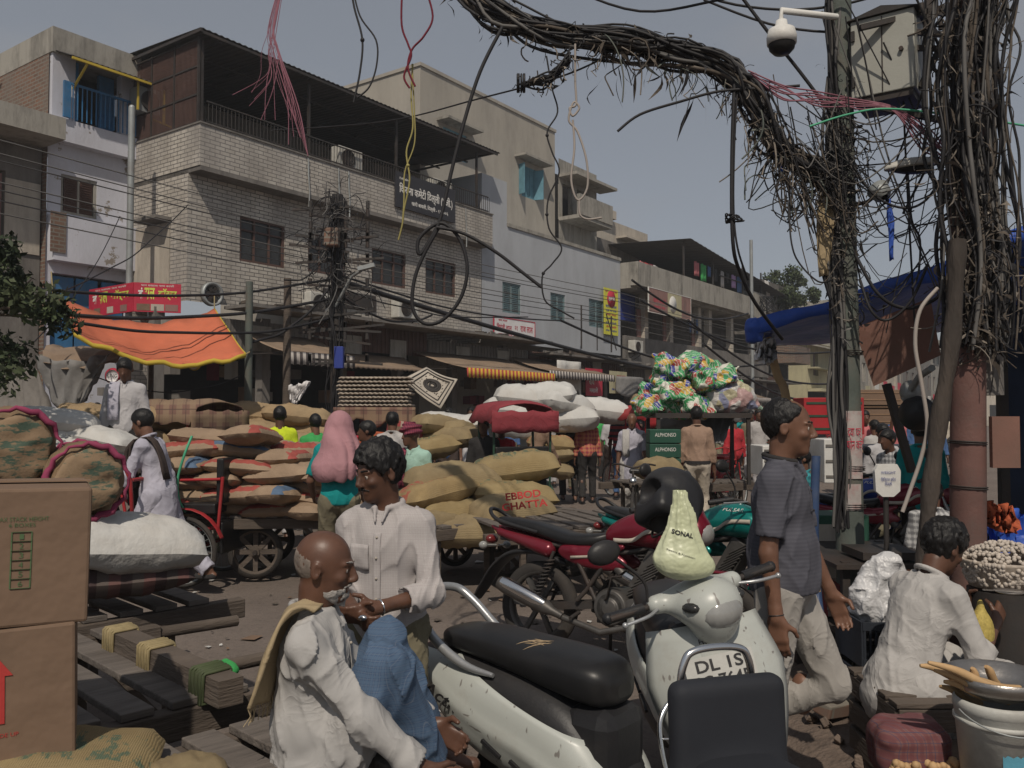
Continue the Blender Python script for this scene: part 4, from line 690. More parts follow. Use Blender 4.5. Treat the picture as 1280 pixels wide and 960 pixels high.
# ================================================================ people
def ik(a, t, l1, l2, pole):
    a = Vector(a); t = Vector(t); d = t-a; L = min(d.length, (l1+l2)*.995); dn = d.normalized(); t = a+dn*L
    x = (l1*l1-l2*l2+L*L)/(2*L); h = math.sqrt(max(l1*l1-x*x, 0)); p = Vector(pole); p = p-dn*p.dot(dn)
    p = p.normalized() if p.length > 1e-5 else dn.orthogonal().normalized(); return a+dn*x+p*h, t
def hand(f, w, d, n, r=.0088, curl=.5, k=.006, side=1, detail=True):
    """palm, four bent fingers of unequal length and a thumb leaving the side; d points along the hand, n out of its back"""
    w = Vector(w); d = Vector(d).normalized(); n = Vector(n); n = (n-d*n.dot(d)).normalized(); s = d.cross(n)*side
    M_ = np.array([s, d, n]).T; c = w+d*.05; f.cap(w-d*.03, w+d*.01, .026, .027, .015); f.box(c, (.038, .048, .0145), M_, .012, .014)
    for i, (L, o) in enumerate(((.072, -.029), (.081, -.0095), (.076, .010), (.060, .028))):
        b = w+d*.092-s*o; p = b; a = curl*(.35+.06*i)
        for j, q in enumerate((.42, .33, .25)):
            e = p+(d*math.cos(a)-n*math.sin(a)).normalized()*L*q; f.cap(p, e, r*(1.05-.08*j), r*(.98-.1*j), k if j else .012); p = e; a += curl*.75
    b = w+d*.028+s*.030; e1 = b+(d*.6+s*.75-n*.35).normalized()*.042; e2 = e1+(d*.85+s*.15-n*(.3+curl*.5)).normalized()*.034; f.cap(b, e1, .0125, .0105, .014); f.cap(e1, e2, .0105, .0088, .005)
def person(label, loc, yaw, H=1.68, top='shirt', mt='cwhite', bot='trousers', mb_='cpants', hair='short', skin='skin', sleeve=.55, hem=.80, pel=(0, 0, .93), lean=.02, side=0, tw=0, hy=0, hp=.05,
           feet=None, hands=None, elb=None, knees=None, h=.013, beard=None, group=None, shoes='cdark', fat=0, seed=1, cat='person', handr=.0105, curl=.5, legs_down=True, fold=.007, hn=None, scarf=None, lap=0):
    root = thing('person', label, cat, (0, 0, 0), W, group)
    pel = Vector(pel); T = Euler((-lean, side, 0)).to_matrix(); U = T@Vector((0, 0, 1)); Rt = Euler((0, side, tw)).to_matrix()@Vector((1, 0, 0)); Fw = U.cross(Rt)*1.0
    Fw = Rt.cross(U)*-1 if False else U.cross(Rt); waist = pel+U*.14; chest = pel+U*.33; nb = pel+U*.50
    RH = Euler((-hp-lean*.3, side*.5, hy)).to_matrix(); hc = nb+U*.05+RH@Vector((0, .02, .105)); HM = np.array(RH)
    def hd(x, y, z): return hc+RH@Vector((x, y, z))
    sh = [nb-U*.072+Rt*s*(.156+fat*.3) for s in (-1, 1)]; hp_ = [pel+Vector((s*.085, 0, -.03)) for s in (-1, 1)]
    feet = feet or [(-.1, 0, .08), (.1, 0, .08)]; hands = hands or [(-.25, .04, .72), (.25, .04, .72)]
    kn = []; an = []; el = []; wr = []
    for i in (0, 1):
        k_, a_ = ik(hp_[i], feet[i], .44, .42, (knees or [(-.1, 1, .1), (.1, 1, .1)])[i]); kn.append(k_); an.append(a_)
        e_, w_ = ik(sh[i], hands[i], .285, .25, (elb or [(-.5, -1, -.2), (.5, -1, -.2)])[i]); el.append(e_); wr.append(w_)
    pts = [hd(0, 0, .14), *kn, *an, *el, *wr, pel]; lo = [min(p[i] for p in pts)-.24 for i in range(3)]; hi = [max(p[i] for p in pts)+.24 for i in range(3)]
    BM = np.array([Rt, Fw, U]).T
    # ---- body: one continuous surface
    f = SDF(lo, hi, h); fine = h < .009
    f.ell(pel+U*.02, (.140, .095, .11), BM, .03); f.ell(waist, (.120+fat*.8, .085+fat*.8, .13), BM, .05); f.ell(chest, (.138, .090, .16), BM, .05); f.cap(sh[0]+Rt*.02, sh[1]-Rt*.02, .036, .036, .04)
    f.cap(nb-U*.03, hd(0, -.022, -.075), .056, .053, .03)
    f.ell(hd(0, -.012, .025), (.075, .094, .092), HM, .02); f.ell(hd(0, .024, -.04), (.055, .066, .078), HM, .03); f.ell(hd(0, .068, -.092), (.024, .02, .02), HM, .025)
    if fine:
        for s in (-1, 1):
            f.ell(hd(s*.036, .062, -.022), (.022, .02, .018), HM, .015); f.cap(hd(s*.012, .084, .026), hd(s*.044, .072, .026), .008, .007, .010)
            f.ell(hd(s*.030, .094, .006), (.017, .012, .010), HM, .010, '-'); f.ell(hd(s*.030, .0700, .005), (.0155, .0155, .0145), HM, .003); f.ell(hd(s*.030, .089, .004), (.0125, .012, .0042), HM, .002, '-')
            f.ell(hd(s*.079, -.012, -.006), (.009, .019, .031), HM, .008); f.ell(hd(s*.0855, -.006, -.002), (.005, .010, .016), HM, .005, '-')
            f.ell(hd(s*.011, .098, -.031), (.008, .009, .007), HM, .006)
        f.cap(hd(0, .084, .02), hd(0, .107, -.022), .0085, .0125, .012); f.cap(hd(-.018, .0845, -.0515), hd(.018, .0845, -.0515), .0065, .0065, .006); f.cap(hd(-.014, .0835, -.064), hd(.014, .0835, -.064), .0078, .0078, .006); f.cap(hd(-.023, .090, -.0572), hd(.023, .090, -.0572), .0036, .0036, .003, '-')
    else:
        f.cap(hd(0, .08, .015), hd(0, .104, -.022), .010, .013, .012)
        for s in (-1, 1): f.ell(hd(s*.079, -.01, -.005), (.011, .02, .03), HM, .01); f.ell(hd(s*.03, .094, .008), (.016, .014, .011), HM, .01, '-')
        f.cap(hd(-.018, .082, -.058), hd(.018, .082, -.058), .009, .009, .01)
    for i in (0, 1):
        s = (-1, 1)[i]; f.cap(hp_[i], kn[i], .082, .053, .04); f.cap(kn[i], an[i], .052, .035, .02); m_ = kn[i].lerp(an[i], .3); f.ell(m_-Vector((0, .012, 0)), (.045, .05, .09), None, .03)
        fd = Vector((0, 1, 0)); f.cap(an[i]-fd*.04-Vector((0, 0, .045)), an[i]+fd*.14-Vector((0, 0, .055)), .034, .026, .02); f.cap(an[i], an[i]+fd*.08-Vector((0, 0, .04)), .036, .03, .02)
        f.cap(sh[i], el[i], .043, .036, .03); f.cap(el[i], wr[i], .038, .025, .012); d = (wr[i]-el[i]).normalized(); nrm = (hn[i] if hn else Rt*s)
        hand(f, wr[i], d, nrm, handr if not fine else .0085, curl, .006, -s if not hn else 1)
    f.mesh('body', M[skin], root, 1)
    if fine:
        for s in (-1, 1): mb = MB(); mb.ball(hd(s*.0300, .0712, .0045), .0130, 14); e = mb.build('eye', M['eyewhite'], root); mb = MB(); mb.ball(hd(s*.0300, .0785, .0045), (.0062, .0063, .0062), 12); mb.build('iris', M['eyedark'], e)
        g = SDF(hc-Vector((.14,)*3), hc+Vector((.14,)*3), .004)
        for s in (-1, 1): g.cap(hd(s*.014, .0885, .031), hd(s*.044, .076, .033), .0048, .0035, .002)
        if beard in ('moustache', 'full'): g.cap(hd(-.001, .094, -.0445), hd(-.028, .080, -.053), .0060, .0045, .004); g.cap(hd(.001, .094, -.0445), hd(.028, .080, -.053), .0060, .0045, .004)
        g.disp(lambda x, y, z: .0022*vn(x*160, y*160, z*70, seed)); g.mesh('facial_hair', M['hair' if hair != 'bald' else 'hairgrey'], root)
        if beard == 'full':
            g = SDF(hc-Vector((.16,)*3), hc+Vector((.16,)*3), .005); g.ell(hd(0, .0255, -.043), (.0568, .0680, .0808), HM, .01); g.cap(hd(0, .070, -.092), hd(0, .076, -.112), .024, .012, .02); g.cut(hd(0, .1, -.052), RH@Vector((0, -.25, 1))); g.cut(hd(0, .01, 0), RH@Vector((0, -1, .1)))
            g.ell(hd(0, .098, -.060), (.021, .02, .009), HM, .004, '-'); g.disp(lambda x, y, z: .0045*vn(x*150, y*150, z*70, 3)+.003*vn(x*40, y*40, z*40, 2)); g.mesh('beard', M['hairgrey'], root)
    # ---- hair
    if hair in ('short', 'balding', 'thick', 'grey', 'receding'):
        g = SDF(hc-Vector((.17,)*3), hc+Vector((.17,)*3), .0045 if fine else .009); q = .020 if hair == 'thick' else .009; g.ell(hd(0, -.014, .027+q*.5), (.078+q*.6, .098+q, .094+q*1.1), HM)
        lv = {'balding': -.0100, 'receding': .006, 'thick': .021}.get(hair, .022); nn = RH@Vector((0, .75, -.66)); g.cut(hc+nn*lv, nn); g.cut(hd(0, 0, -.068), RH@Vector((0, .3, -1)))
        if fine: [g.ell(hd(s*.086, .004, -.02), (.026, .03, .040), HM, .006, '-') for s in (-1, 1)]
        if hair in ('balding', 'receding'): g.ell(hd(0, .05, .12), (.048, .10, .07), HM, .02, '-')
        g.disp(lambda x, y, z: (.0035 if hair != 'thick' else .008)*vn(x*70, y*70, z*40, seed)+.0025*vn(x*200, y*200, z*90, seed+1)); g.mesh('hair', M['hairgrey' if hair == 'grey' else 'hair'], root)
    elif hair == 'bald' and fine:
        g = SDF(hc-Vector((.15,)*3), hc+Vector((.15,)*3), .005); g.ell(hd(0, -.012, .023), (.0755, .0950, .0905), HM); g.cut(hd(0, -.02, .018), RH@Vector((0, .4, 1))); g.cut(hd(0, 0, -.05), RH@Vector((0, 0, -1))); g.cut(hd(0, -.012, 0), RH@Vector((0, 1, 0)))
        g.disp(lambda x, y, z: .0028*vn(x*220, y*220, z*120, 2)+.002*vn(x*40, y*40, z*40, 4)); g.mesh('hair', M['hairthin'], root)
    # ---- shirt
    rs = np.random.RandomState(seed); o = rs.rand(3)*20
    def folds(x, y, z):
        w = vn(x*5+o[2], y*5, z*5+o[0], seed+9)*.8
        a = 1-np.abs(vn(x*9+o[0]+z*2.5+w, y*9+o[1]-z*1.5, z*1.8+o[2]-x*3+w, seed)); b = 1-np.abs(vn(x*19+o[1]+w*2, y*19+z*6, z*6+o[0]+x*8, seed+3))
        return -fold*.75*(a**6*2-.45)-fold*.45*(b**5*2-.5)
    if top:
        g = SDF(lo, hi, h); hemz = hem
        for i in (0, 1):
            L = sleeve if isinstance(sleeve, (int, float)) else sleeve[i]; ed = el[i]-sh[i]; wd_ = wr[i]-el[i]
            if L <= .5: g.cap(sh[i], sh[i]+ed*L*2, .056, .060, .03)
            else: g.cap(sh[i], el[i], .056, .052, .03); g.cap(el[i], el[i]+wd_*(L-.5)*2, .055, .045 if L > .8 else .05, .02)
            if .5 < L < .95: e = el[i]+wd_*(L-.5)*2; g.cap(e-wd_*.10, e, .056, .056, .006)
        for i in (0, 1):
            L = sleeve if isinstance(sleeve, (int, float)) else sleeve[i]
            e, dv = (sh[i]+(el[i]-sh[i])*L*2, (el[i]-sh[i])) if L <= .5 else (el[i]+(wr[i]-el[i])*(L-.5)*2, wr[i]-el[i]); dn = dv.normalized(); g.cap(e+dn*.085, e+dn*.13, .085, .085, .002, '-')
        kk = .012 if lap else .04; g.ell(waist, (.150+fat, .118+fat, .17), BM, kk); g.ell(chest, (.165, .120, .18), BM, .05 if lap else .04); g.cap(sh[0]+Rt*.01, sh[1]-Rt*.01, .052, .052, .05); g.ell(pel+U*.02, (.166+fat*.6, .130+fat*.7, .16), BM, kk)
        if lap: [g.cap(hp_[i]+Vector((0, 0, -.01)), hp_[i].lerp(kn[i], lap), .118, .108, .010) for i in (0, 1)]
        g.cap(sh[0]+Rt*.02, nb+U*.0, .045, .05, .04); g.cap(sh[1]-Rt*.02, nb+U*.0, .045, .05, .04)
        if hemz < .8: g.cap(pel, Vector((pel.x, pel.y-.01, hemz-.02)), .160, .18 if hemz < .6 else .163, kk)
        g.disp(folds)
        g.cut((0, 0, hemz), (0, 0, -1)) if lean < .6 and pel.z > .6 else None
        g.cap(nb+U*.015, nb+U*.2, .062, .08, .006, '-')
        if fine or top in ('shirt', 'polo', 'kurta'):
            for k in range(24):                       # stand collar ring, open in front
                a0 = .45+(2*math.pi-.9)*k/24; a1 = .45+(2*math.pi-.9)*(k+1)/24; c0, c1 = [nb+Rt*.066*math.sin(a)+Fw*.072*math.cos(a)+U*(.005+.012*(1-math.cos(a))) for a in (a0, a1)]
                g.cap(c0, c1, .0125, .0125, .004)
                if k in (0, 23): c = c0 if k == 0 else c1; g.cap(c, c+Rt*(.022 if k == 0 else -.022)*-.6+Fw*.035-U*.055, .010, .006, .003)
            g.cap(nb+Fw*.10+U*.04, nb+Fw*.135-U*.07, .042, .008, .004, '-')
        sh_o = g.mesh({'kurta': 'kurta', 'polo': 'polo_shirt', 'tee': 't_shirt'}.get(top, 'shirt'), M[mt], root, 1)
        if fine and top in ('shirt', 'kurta', 'polo'):
            def onsurf(c, dv):
                for q_ in range(70):
                    p = c+dv*(.004*q_); ii = [int(round((p[k]-g.lo[k])/g.h)) for k in range(3)]
                    if any(ii[k] < 0 or ii[k] >= g.F.shape[k] for k in range(3)) or g.F[tuple(ii)] > 0: return p
                return p
            n_ = int((nb.z-.09-max(hem, .5))/.012) if top == 'shirt' else 11; rows = []; mb = MB()
            for k in range(n_):
                c = nb-U*(.085+.012*k); ps = [onsurf(c+Rt*(j*.008), Fw)+Fw*.001 for j in (-2, -1, 0, 1, 2)]; ym = sorted(p.dot(Fw) for p in ps)[2]; rows.append([p+Fw*(ym-p.dot(Fw))*.6 for p in ps])
            if len(rows) > 3:
                rows = [[sum((rows[min(max(i+e, 0), len(rows)-1)][j] for e in (-2, -1, 0, 1, 2)), Vector())/5 for j in range(5)] for i in range(len(rows))]
                mb.sheet(rows, .004); pk = mb.build('placket', M[mt], sh_o)
                for k in range(2, len(rows), 7): mb = MB(); mb.ball(rows[k][2]+Fw*.004, (.0055, .0055, .0055), 8); mb.build('button', M['plcream' if top != 'polo' else 'blackplastic'], pk)
            if top == 'shirt':
                rows = [[onsurf(chest+Rt*(.035+.018*j)*(-1 if False else 1)+U*(.03-.018*i), Fw)+Fw*.003 for j in range(6)] for i in range(7)]; mb = MB(); mb.sheet(rows, .004); mb.build('pocket', M[mt], sh_o)
    # ---- trousers
    if bot:
        g = SDF(lo, hi, h); loose = {'trousers': 1, 'pyjama': 1.3, 'jeans': .92, 'lungi': 1.05}.get(bot, 1); g.ell(pel+U*.01, (.165, .122, .13), BM, .04)
        for i in (0, 1):
            g.cap(hp_[i], kn[i], .098*loose**.5, .072*loose, .03); e = kn[i].lerp(an[i], .93); g.cap(kn[i], e, .070*loose, .060*loose, .02)
        g.disp(lambda x, y, z: folds(x, y, z)*1.25)
        for i in (0, 1): dn = (an[i]-kn[i]).normalized(); e = kn[i].lerp(an[i], .93); g.cap(e+dn*.10, e+dn*.18, .10, .10, .002, '-')
        g.mesh({'jeans': 'jeans', 'pyjama': 'pyjama', 'lungi': 'lungi'}.get(bot, 'trousers'), M[mb_], root, 1)
    if shoes:
        for i in (0, 1): g = SDF(an[i]-Vector((.12, .16, .16)), an[i]+Vector((.12, .24, .1)), .012); b = an[i]-Vector((0, .035, .052)); g.cap(b, b+Vector((0, .165, -.004)), .040, .038, .01); g.cut(b-Vector((0, 0, .028)), (0, 0, -1)); g.mesh('shoe', M[shoes], root)
    if scarf:                                         # towel over one shoulder
        s = scarf[1]; mb = MB(); a = sh[0 if s < 0 else 1]-Rt*s*.06; rows = []
        for j in range(13):
            t = j/12-.35; y = .14*math.cos(t*4.2) if False else 0; d = (t+.35)*math.pi/1.0
            p = a+U*(.075-.42*max(0, abs(t-.15)-.12)/.5*1.3)+Fw*(.15*math.sin(max(-1.5, min(1.5, (t-.15)*4.5)))); rows.append([p+Rt*(k-3)*.018+Fw*.006*math.sin(k*2+j) for k in range(7)])
        mb.sheet(rows, .012); mb.build('scarf', M[scarf[0]], root)
    place(root, loc, yaw, H/1.7); root['pts'] = 0; del root['pts']
    return root, dict(nb=nb, hc=hc, RH=RH, wr=wr, el=el, kn=kn, an=an, sh=sh, pel=pel, U=U, Rt=Rt, Fw=Fw)
# ================================================================ object builders
def sring(x, zc, hw, hh, e=2.6, n=28, top=1.0):
    r = []
    for j in range(n):
        a = 6.28318*j/n; c, s = math.cos(a), math.sin(a); r.append(Vector((x, hw*math.copysign(abs(c)**(2/e), c), zc+hh*math.copysign(abs(s)**(2/e), s)*(top if s > 0 else 1))))
    return r
def smooth_secs(S_, k=5):
    out = []
    for i in range(len(S_)-1):
        p0, p1, p2, p3 = S_[max(i-1, 0)], S_[i], S_[i+1], S_[min(i+2, len(S_)-1)]
        for j in range(k): t = j/k; out.append([.5*((2*b)+(-a+c)*t+(2*a-5*b+4*c-d)*t*t+(-a+3*b-3*c+d)*t**3) for a, b, c, d in zip(p0, p1, p2, p3)])
    return out+[list(S_[-1])]
def catmull(pts, k=6):
    P_ = [Vector(p) for p in pts]; out = []
    for i in range(len(P_)-1):
        a, b, c, d = P_[max(i-1, 0)], P_[i], P_[i+1], P_[min(i+2, len(P_)-1)]
        for j in range(k): t = j/k; out.append(.5*((2*b)+(c-a)*t+(2*a-5*b+4*c-d)*t*t+(3*b-a-3*c+d)*t**3))
    return out+[P_[-1]]
def wheel(par, c, r, w, kind='alloy', name='wheel', rim='alu', n=36):
    """tyre with tread on a rim; axle along y"""
    c = Vector(c); a = (0, 1, 0); mb = MB(); h = w/2
    if kind == 'cart': mb.lathe([(r*.82, -h), (r, -h*.8), (r, h*.8), (r*.82, h), (r*.80, 0), (r*.82, -h)], c, a, n); 
    else: mb.lathe([(r-w*.75, -h*.7), (r-w*.35, -h), (r-.01, -h*.6), (r, -h*.2), (r, h*.2), (r-.01, h*.6), (r-w*.35, h), (r-w*.75, h*.7), (r-w*.75, -h*.7)], c, a, n)
    t = mb.build(name, M['tyre'], par); q = r-w*.75 if kind != 'cart' else r*.82; mb = MB()
    if kind == 'spoke':
        mb.lathe([(q, -.012), (q-.012, -.01), (q-.012, .01), (q, .012)], c, a, n)
        for i in range(28): an = 6.28318*i/28; s = 1 if i % 2 else -1; mb.tube([c+Vector((.02*math.cos(an+s), s*.03, .02*math.sin(an+s))), c+Vector((q*math.cos(an), 0, q*math.sin(an)))], .0016 if r < .32 else .0025, 3)
        mb.cyl(c-Vector((0, .04, 0)), c+Vector((0, .04, 0)), .022)
    else:
        mb.lathe([(q+.004, -h*.7), (q-.02, -h*.6), (q-.025, 0), (q-.02, h*.6), (q+.004, h*.7)], c, a, n); mb.cyl(c-Vector((0, h*1.1, 0)), c+Vector((0, h*1.1, 0)), r*.16, n=16); k = 6 if kind == 'alloy' else 8
        for i in range(k): an = 6.28318*i/k; d = Vector((math.cos(an), 0, math.sin(an))); mb.bar(c+d*r*.12, c+d*(q-.01), w*.35, .03 if kind == 'alloy' else .045)
    mb.build('rim', M[rim], t); return t
def mirror(par, base, out, s):
    mb = MB(); b = Vector(base); e = b+Vector(out); mb.tube(catmull([b, b+Vector((0, 0, .08)), e], 5), .006); st = mb.build('mirror', M['blackplastic'], par)
    mb = MB(); mb.ball(e+Vector((0, s*.02, .01)), (.028, .068, .045), 16); mb.build('housing', M['blackplastic'], st)
def scooter(label, paint='white', front=True, back=False, seatm='vinyl', group=None, scratch=True):
    t = thing('scooter', label, 'scooter', group=group)
    secs = smooth_secs([(-.50, .66, .03, .03), (-.47, .655, .08, .055), (-.38, .62, .135, .11), (-.2, .57, .185, .17), (0, .53, .205, .20), (.2, .50, .20, .20), (.36, .44, .185, .19), (.50, .36, .16, .12), (.56, .32, .12, .06)])
    def zline(x): return .735-.02*(x+.4)-.27*max(0, x+.22)
    for s in (-1, 1):                                # side shells end along a falling line
        mb = MB(); rows = []
        for x, zc, hw, hh in secs:
            row = []; zt = min(zline(x), zc+hh*.98); zb = zc-hh*.92
            for j in range(15):
                z = zb+(zt-zb)*j/14; u = max(-1, min(1, (z-zc)/hh)); y = hw*(1-abs(u)**2.6)**(1/2.6)
                crease = .012*math.exp(-((z-(zc+.02-.10*(x+.3)))/.03)**2); row.append(Vector((x, s*(y+.006+crease), z)))
            rows.append(row)
        mb.sheet(rows, .006); p = mb.build('side_panel', M[paint], t)
        if s < 0 or True:
            mb = MB(); 
            for x in (.06, .20): mb.box((x, s*.222, zline(x)-.20), (.10, .012, .014), (0, .42, 0))
            mb.build('vent', M['blackplastic'], p)
        d = Vector((.93, 0, -.37)) if s < 0 else Vector((-.93, 0, .37)); text('Activa', (-.20, s*.2, .575), .23, .055, M['blackplastic'], p, (d.x, 0.12 if s < 0 else .12, d.z), (.37, 0, .93), off=.012 if s < 0 else .012, bold=.02, shear=.3)
    mb = MB(); mb.loft([sring(x, zc+.01, hw*.94, hh*.97, 2.8) for x, zc, hw, hh in secs[2:]]); mb.box((.42, 0, .45), (.22, .26, .40)); mb.build('inner_body', M['blackplastic'], t, bev=.06)
    ss = smooth_secs([(-.36, .772, .04, .015), (-.335, .775, .085, .032), (-.26, .778, .118, .045), (-.1, .775, .138, .055), (.08, .762, .146, .062), (.24, .748, .150, .074), (.37, .735, .143, .082), (.45, .725, .125, .078), (.495, .715, .085, .055), (.51, .71, .04, .025)])
    mb = MB(); mb.loft([sring(x, zc, hw, hh, 3.0, 40) for x, zc, hw, hh in ss]); seat = mb.build('seat', M[seatm], t)
    if scratch:
        mb = MB(); q = random.Random(4)
        for i in range(9):
            x = .15+q.uniform(-.05, .07); y = -.03+q.uniform(-.05, .04); a = q.uniform(-.5, 1.2); L = q.uniform(.02, .06); pts = []
            for k in range(6):
                px_, py_ = x+L*math.cos(a)*(k-2.5)/2.5, y+L*math.sin(a)*(k-2.5)/2.5+q.uniform(-.002, .002); s0 = min(ss, key=lambda r: abs(r[0]-px_)); pts.append((px_, py_, s0[1]+s0[3]*(1-min(.98, abs(py_/s0[2]))**3)**(1/3)+.0006))
            mb.tube(pts, [.0004, .0016, .0022, .002, .0014, .0004], 5)
        mb.build('torn_scratch', M['scarf_tan'], seat)
    mb = MB(); pth = catmull([(.02, -.165, .70), (-.12, -.175, .715), (-.27, -.178, .775), (-.40, -.168, .87), (-.475, -.13, .925), (-.495, 0, .94), (-.475, .13, .925), (-.40, .168, .87), (-.27, .178, .775), (-.12, .175, .715), (.02, .165, .70)], 6)
    mb.tube(pth, [.009+.010*min(1, min(i, len(pth)-1-i)/8) for i in range(len(pth))], 10); mb.build('grab_rail', M['alu'], t)
    mb = MB(); mb.ball((-.475, 0, .66), (.05, .11, .055), 16); mb.build('tail_light', M['taillens'], t)
    mb = MB(); mb.b2((-.30, -.055, .38), (-.04, .055, .47)); mb.box((-.33, 0, .33), (.02, .14, .2), (0, .3, 0)); mb.build('rear_fender', M['blackplastic'], t, bev=.02)
    wheel(t, (0, 0, .22), .22, .09, 'alloy', rim='engine'); mb = MB(); mb.tube(catmull([(-.25, -.15, .28), (.0, -.16, .26), (.3, -.14, .25)], 4), [.05]*4+[.045]*4+[.02], 12); mb.build('exhaust', M['iron'], t)
    mb = MB(); mb.b2((.44, -.19, .25), (.92 if front else .6, .19, .31)); mb.build('floorboard', M['blackplastic'], t, bev=.02)
    if front: wheel(t, (1.24, 0, .22), .22, .09, 'alloy', rim='engine')
    if front: mb = MB(); mb.loft([sring(1.24+.25*math.cos(a), .22+.25*math.sin(a), .065, .012, 2.4, 14) for a in [.1+2.7*i/10 for i in range(11)]]); mb.build('front_fender', M[paint], t)
    if front:
        mb = MB(); rows = []
        for i in range(15):                          # front apron: broad shield, wide at the knees and narrowing down
            z = .28+.62*i/14; tt = i/14; hw = .10+.155*math.sin(min(1, tt*1.25)*1.57)*(1-.30*max(0, tt-.72)/.28); xx = 1.03-.19*tt+.02*math.sin(tt*3)
            rows.append([Vector((xx+.055*(1-(k/8)**2)*(1.3-tt*.3)-.05*(abs(k)/8)**3, hw*k/8, z-.02*(k/8)**2)) for k in range(-8, 9)])
        mb.sheet(rows, .012); ap = mb.build('front_apron', M[paint], t)
        mb = MB(); rows = [[Vector((1.05-.19*i/10+.062*(1-(k/4)**2), .105*k/4, .32+.55*i/10)) for k in range(-4, 5)] for i in range(11)]; mb.sheet(rows, .02); mb.build('centre_cover', M[paint], ap)
        mb = MB(); mb.b2((.80, -.20, .30), (.86, .20, .84)); mb.box((.82, 0, .84), (.10, .26, .12)); mb.build('leg_shield', M['blackplastic'], t, bev=.03)
        pn = Vector((.94, 0, .30)); c = Vector((.987, 0, .745)); mb = MB(); up = Vector((-.30, 0, .94)); mb.prism([(-.125, -.06), (.125, -.06), (.125, .06), (-.125, .06)], lambda x, y, q: c+Vector((0, 1, 0))*x+up*y+pn*q, 0, .006)
        pl = mb.build('number_plate', M['plate'], t, bev=.002); text('DL 1S', c+up*.028, .17, .042, M['blackplastic'], pl, (0, 1, 0), up, off=.008, bold=.02); text('SC 7645', c-up*.026, .20, .042, M['blackplastic'], pl, (0, 1, 0), up, off=.008, bold=.02)
        text('HONDA', (.946, 0, .848), .10, .020, M['blackplastic'], ap, (0, 1, 0), up, off=.003, bold=.03)
        mb = MB()
        for s in (-1,):
            mb.tube(catmull([(.96, s*.10, .30), (1.04, s*.24, .32), (1.0, s*.265, .45), (.96, s*.25, .60), (.92, s*.19, .66)], 6), .009, 8); mb.tube([(1.0, s*.26, .42), (1.06, s*.1, .42)], .005); mb.tube([(.97, s*.25, .55), (1.03, s*.1, .54)], .005)
        mb.build('crash_guard', M['chrome'], t)
        g = SDF((.70, -.32, .80), (1.20, .32, 1.14), .008); g.ell((.90, 0, .975), (.12, .13, .085), None, .02); g.ell((.95, 0, .95), (.09, .10, .10), None, .04); g.cap((.84, -.17, 1.0), (.84, .17, 1.0), .035, .035, .05); g.ell((.92, 0, .88), (.07, .07, .06), None, .04)
        hd_ = g.mesh('handle_cowl', M[paint], t, 2); mb = MB(); mb.ball((.995, 0, .95), (.055, .085, .062), 18); mb.build('headlight', M['lens'], hd_)
        for s in (-1, 1): mb = MB(); mb.ball((.955, s*.095, .985), (.05, .03, .022), 12); mb.build('indicator', M['glass'], hd_)
        mb = MB(); mb.tube([(.84, -.36, 1.0), (.84, .36, 1.0)], .012); mb.build('handlebar', M['iron'], t)
        for s in (-1, 1):
            mb = MB(); mb.cyl((.835, s*.22, 1.0), (.825, s*.36, 1.0), .019, n=14); mb.ball((.825, s*.362, 1.0), .022, 10); mb.build('grip', M['blackplastic'], t); mb = MB(); mb.tube(catmull([(.86, s*.17, .99), (.90, s*.24, .985), (.90, s*.33, .98)], 4), .007); mb.ball((.90, s*.335, .98), .012, 8); mb.build('brake_lever', M['alu'], t)
            if s < 0: mirror(t, (.84, s*.2, 1.02), (-.02, s*.10, .20), s)
    if back:
        g = SDF((-.46, -.2, .70), (-.14, .2, 1.08), .009); g.box((-.31, 0, .83), (.035, .150, .16), np.array(Euler((0, -.06, 0)).to_matrix()), .03); g.ell((-.31, 0, .72), (.06, .165, .1), None, .04); g.mesh('backrest', M['backpad'], t, 2)
        mb = MB(); mb.tube(catmull([(-.36, -.100, .74), (-.365, -.098, .95), (-.365, -.085, 1.02), (-.365, -.06, 1.042), (-.365, 0, 1.048), (-.365, .06, 1.042), (-.365, .085, 1.02), (-.365, .098, .95), (-.36, .100, .74)], 6), .0095, 12); mb.build('backrest_hoop', M['chrome'], t)
    return t
M['scarf_tan'] = mat('exposed_foam', (.36, .27, .17), .9, .2, bump=0); M['taillens'] = mat('red_lens', (.16, .02, .02), .25, .2, spec=.5, bump=0); M['lens'] = mat('clear_headlight', (.28, .28, .27), .12, .25, 14, spec=.6, bump=0)
M['plate'] = mat('worn_number_plate', (.50, .50, .47), .5, .15, 6, dirt=(.25, .22, .2)); M['backpad'] = mat('navy_black_cushion', (.020, .022, .028), .75, .2, 4, bump=.3, bsc=160, bd=.001)
def scratched(name, col):
    q = N(name); v = q.pos(); c = q.ramp(q.noise(v, 2.5, 6), [(.3, dk(col, .86)), (.7, col)]); c = q.mix(q.ramp(q.noise(v, 5, 7, .75), [(.52, (0, 0, 0)), (.75, (.5,)*3)]), c, (.30, .27, .23))
    for sc, r_ in (((30, 30, 4), .12), ((6, 30, 34), .5), ((26, 30, 9), .9)):
        w = q.n('Mapping'); q.put(w.inputs['Vector'], v); w.inputs['Scale'].default_value = sc; w.inputs['Rotation'].default_value = (0, r_, 0); c = q.mix(q.ramp(q.noise(w.outputs[0], 1.2, 2, .5), [(.70, (0, 0, 0)), (.73, (.75,)*3)]), c, (.13, .11, .10))
    return q.out(c, .36, 0, .45)
M['scootwhite'] = scratched('scratched_white_body', (.45, .47, .44))
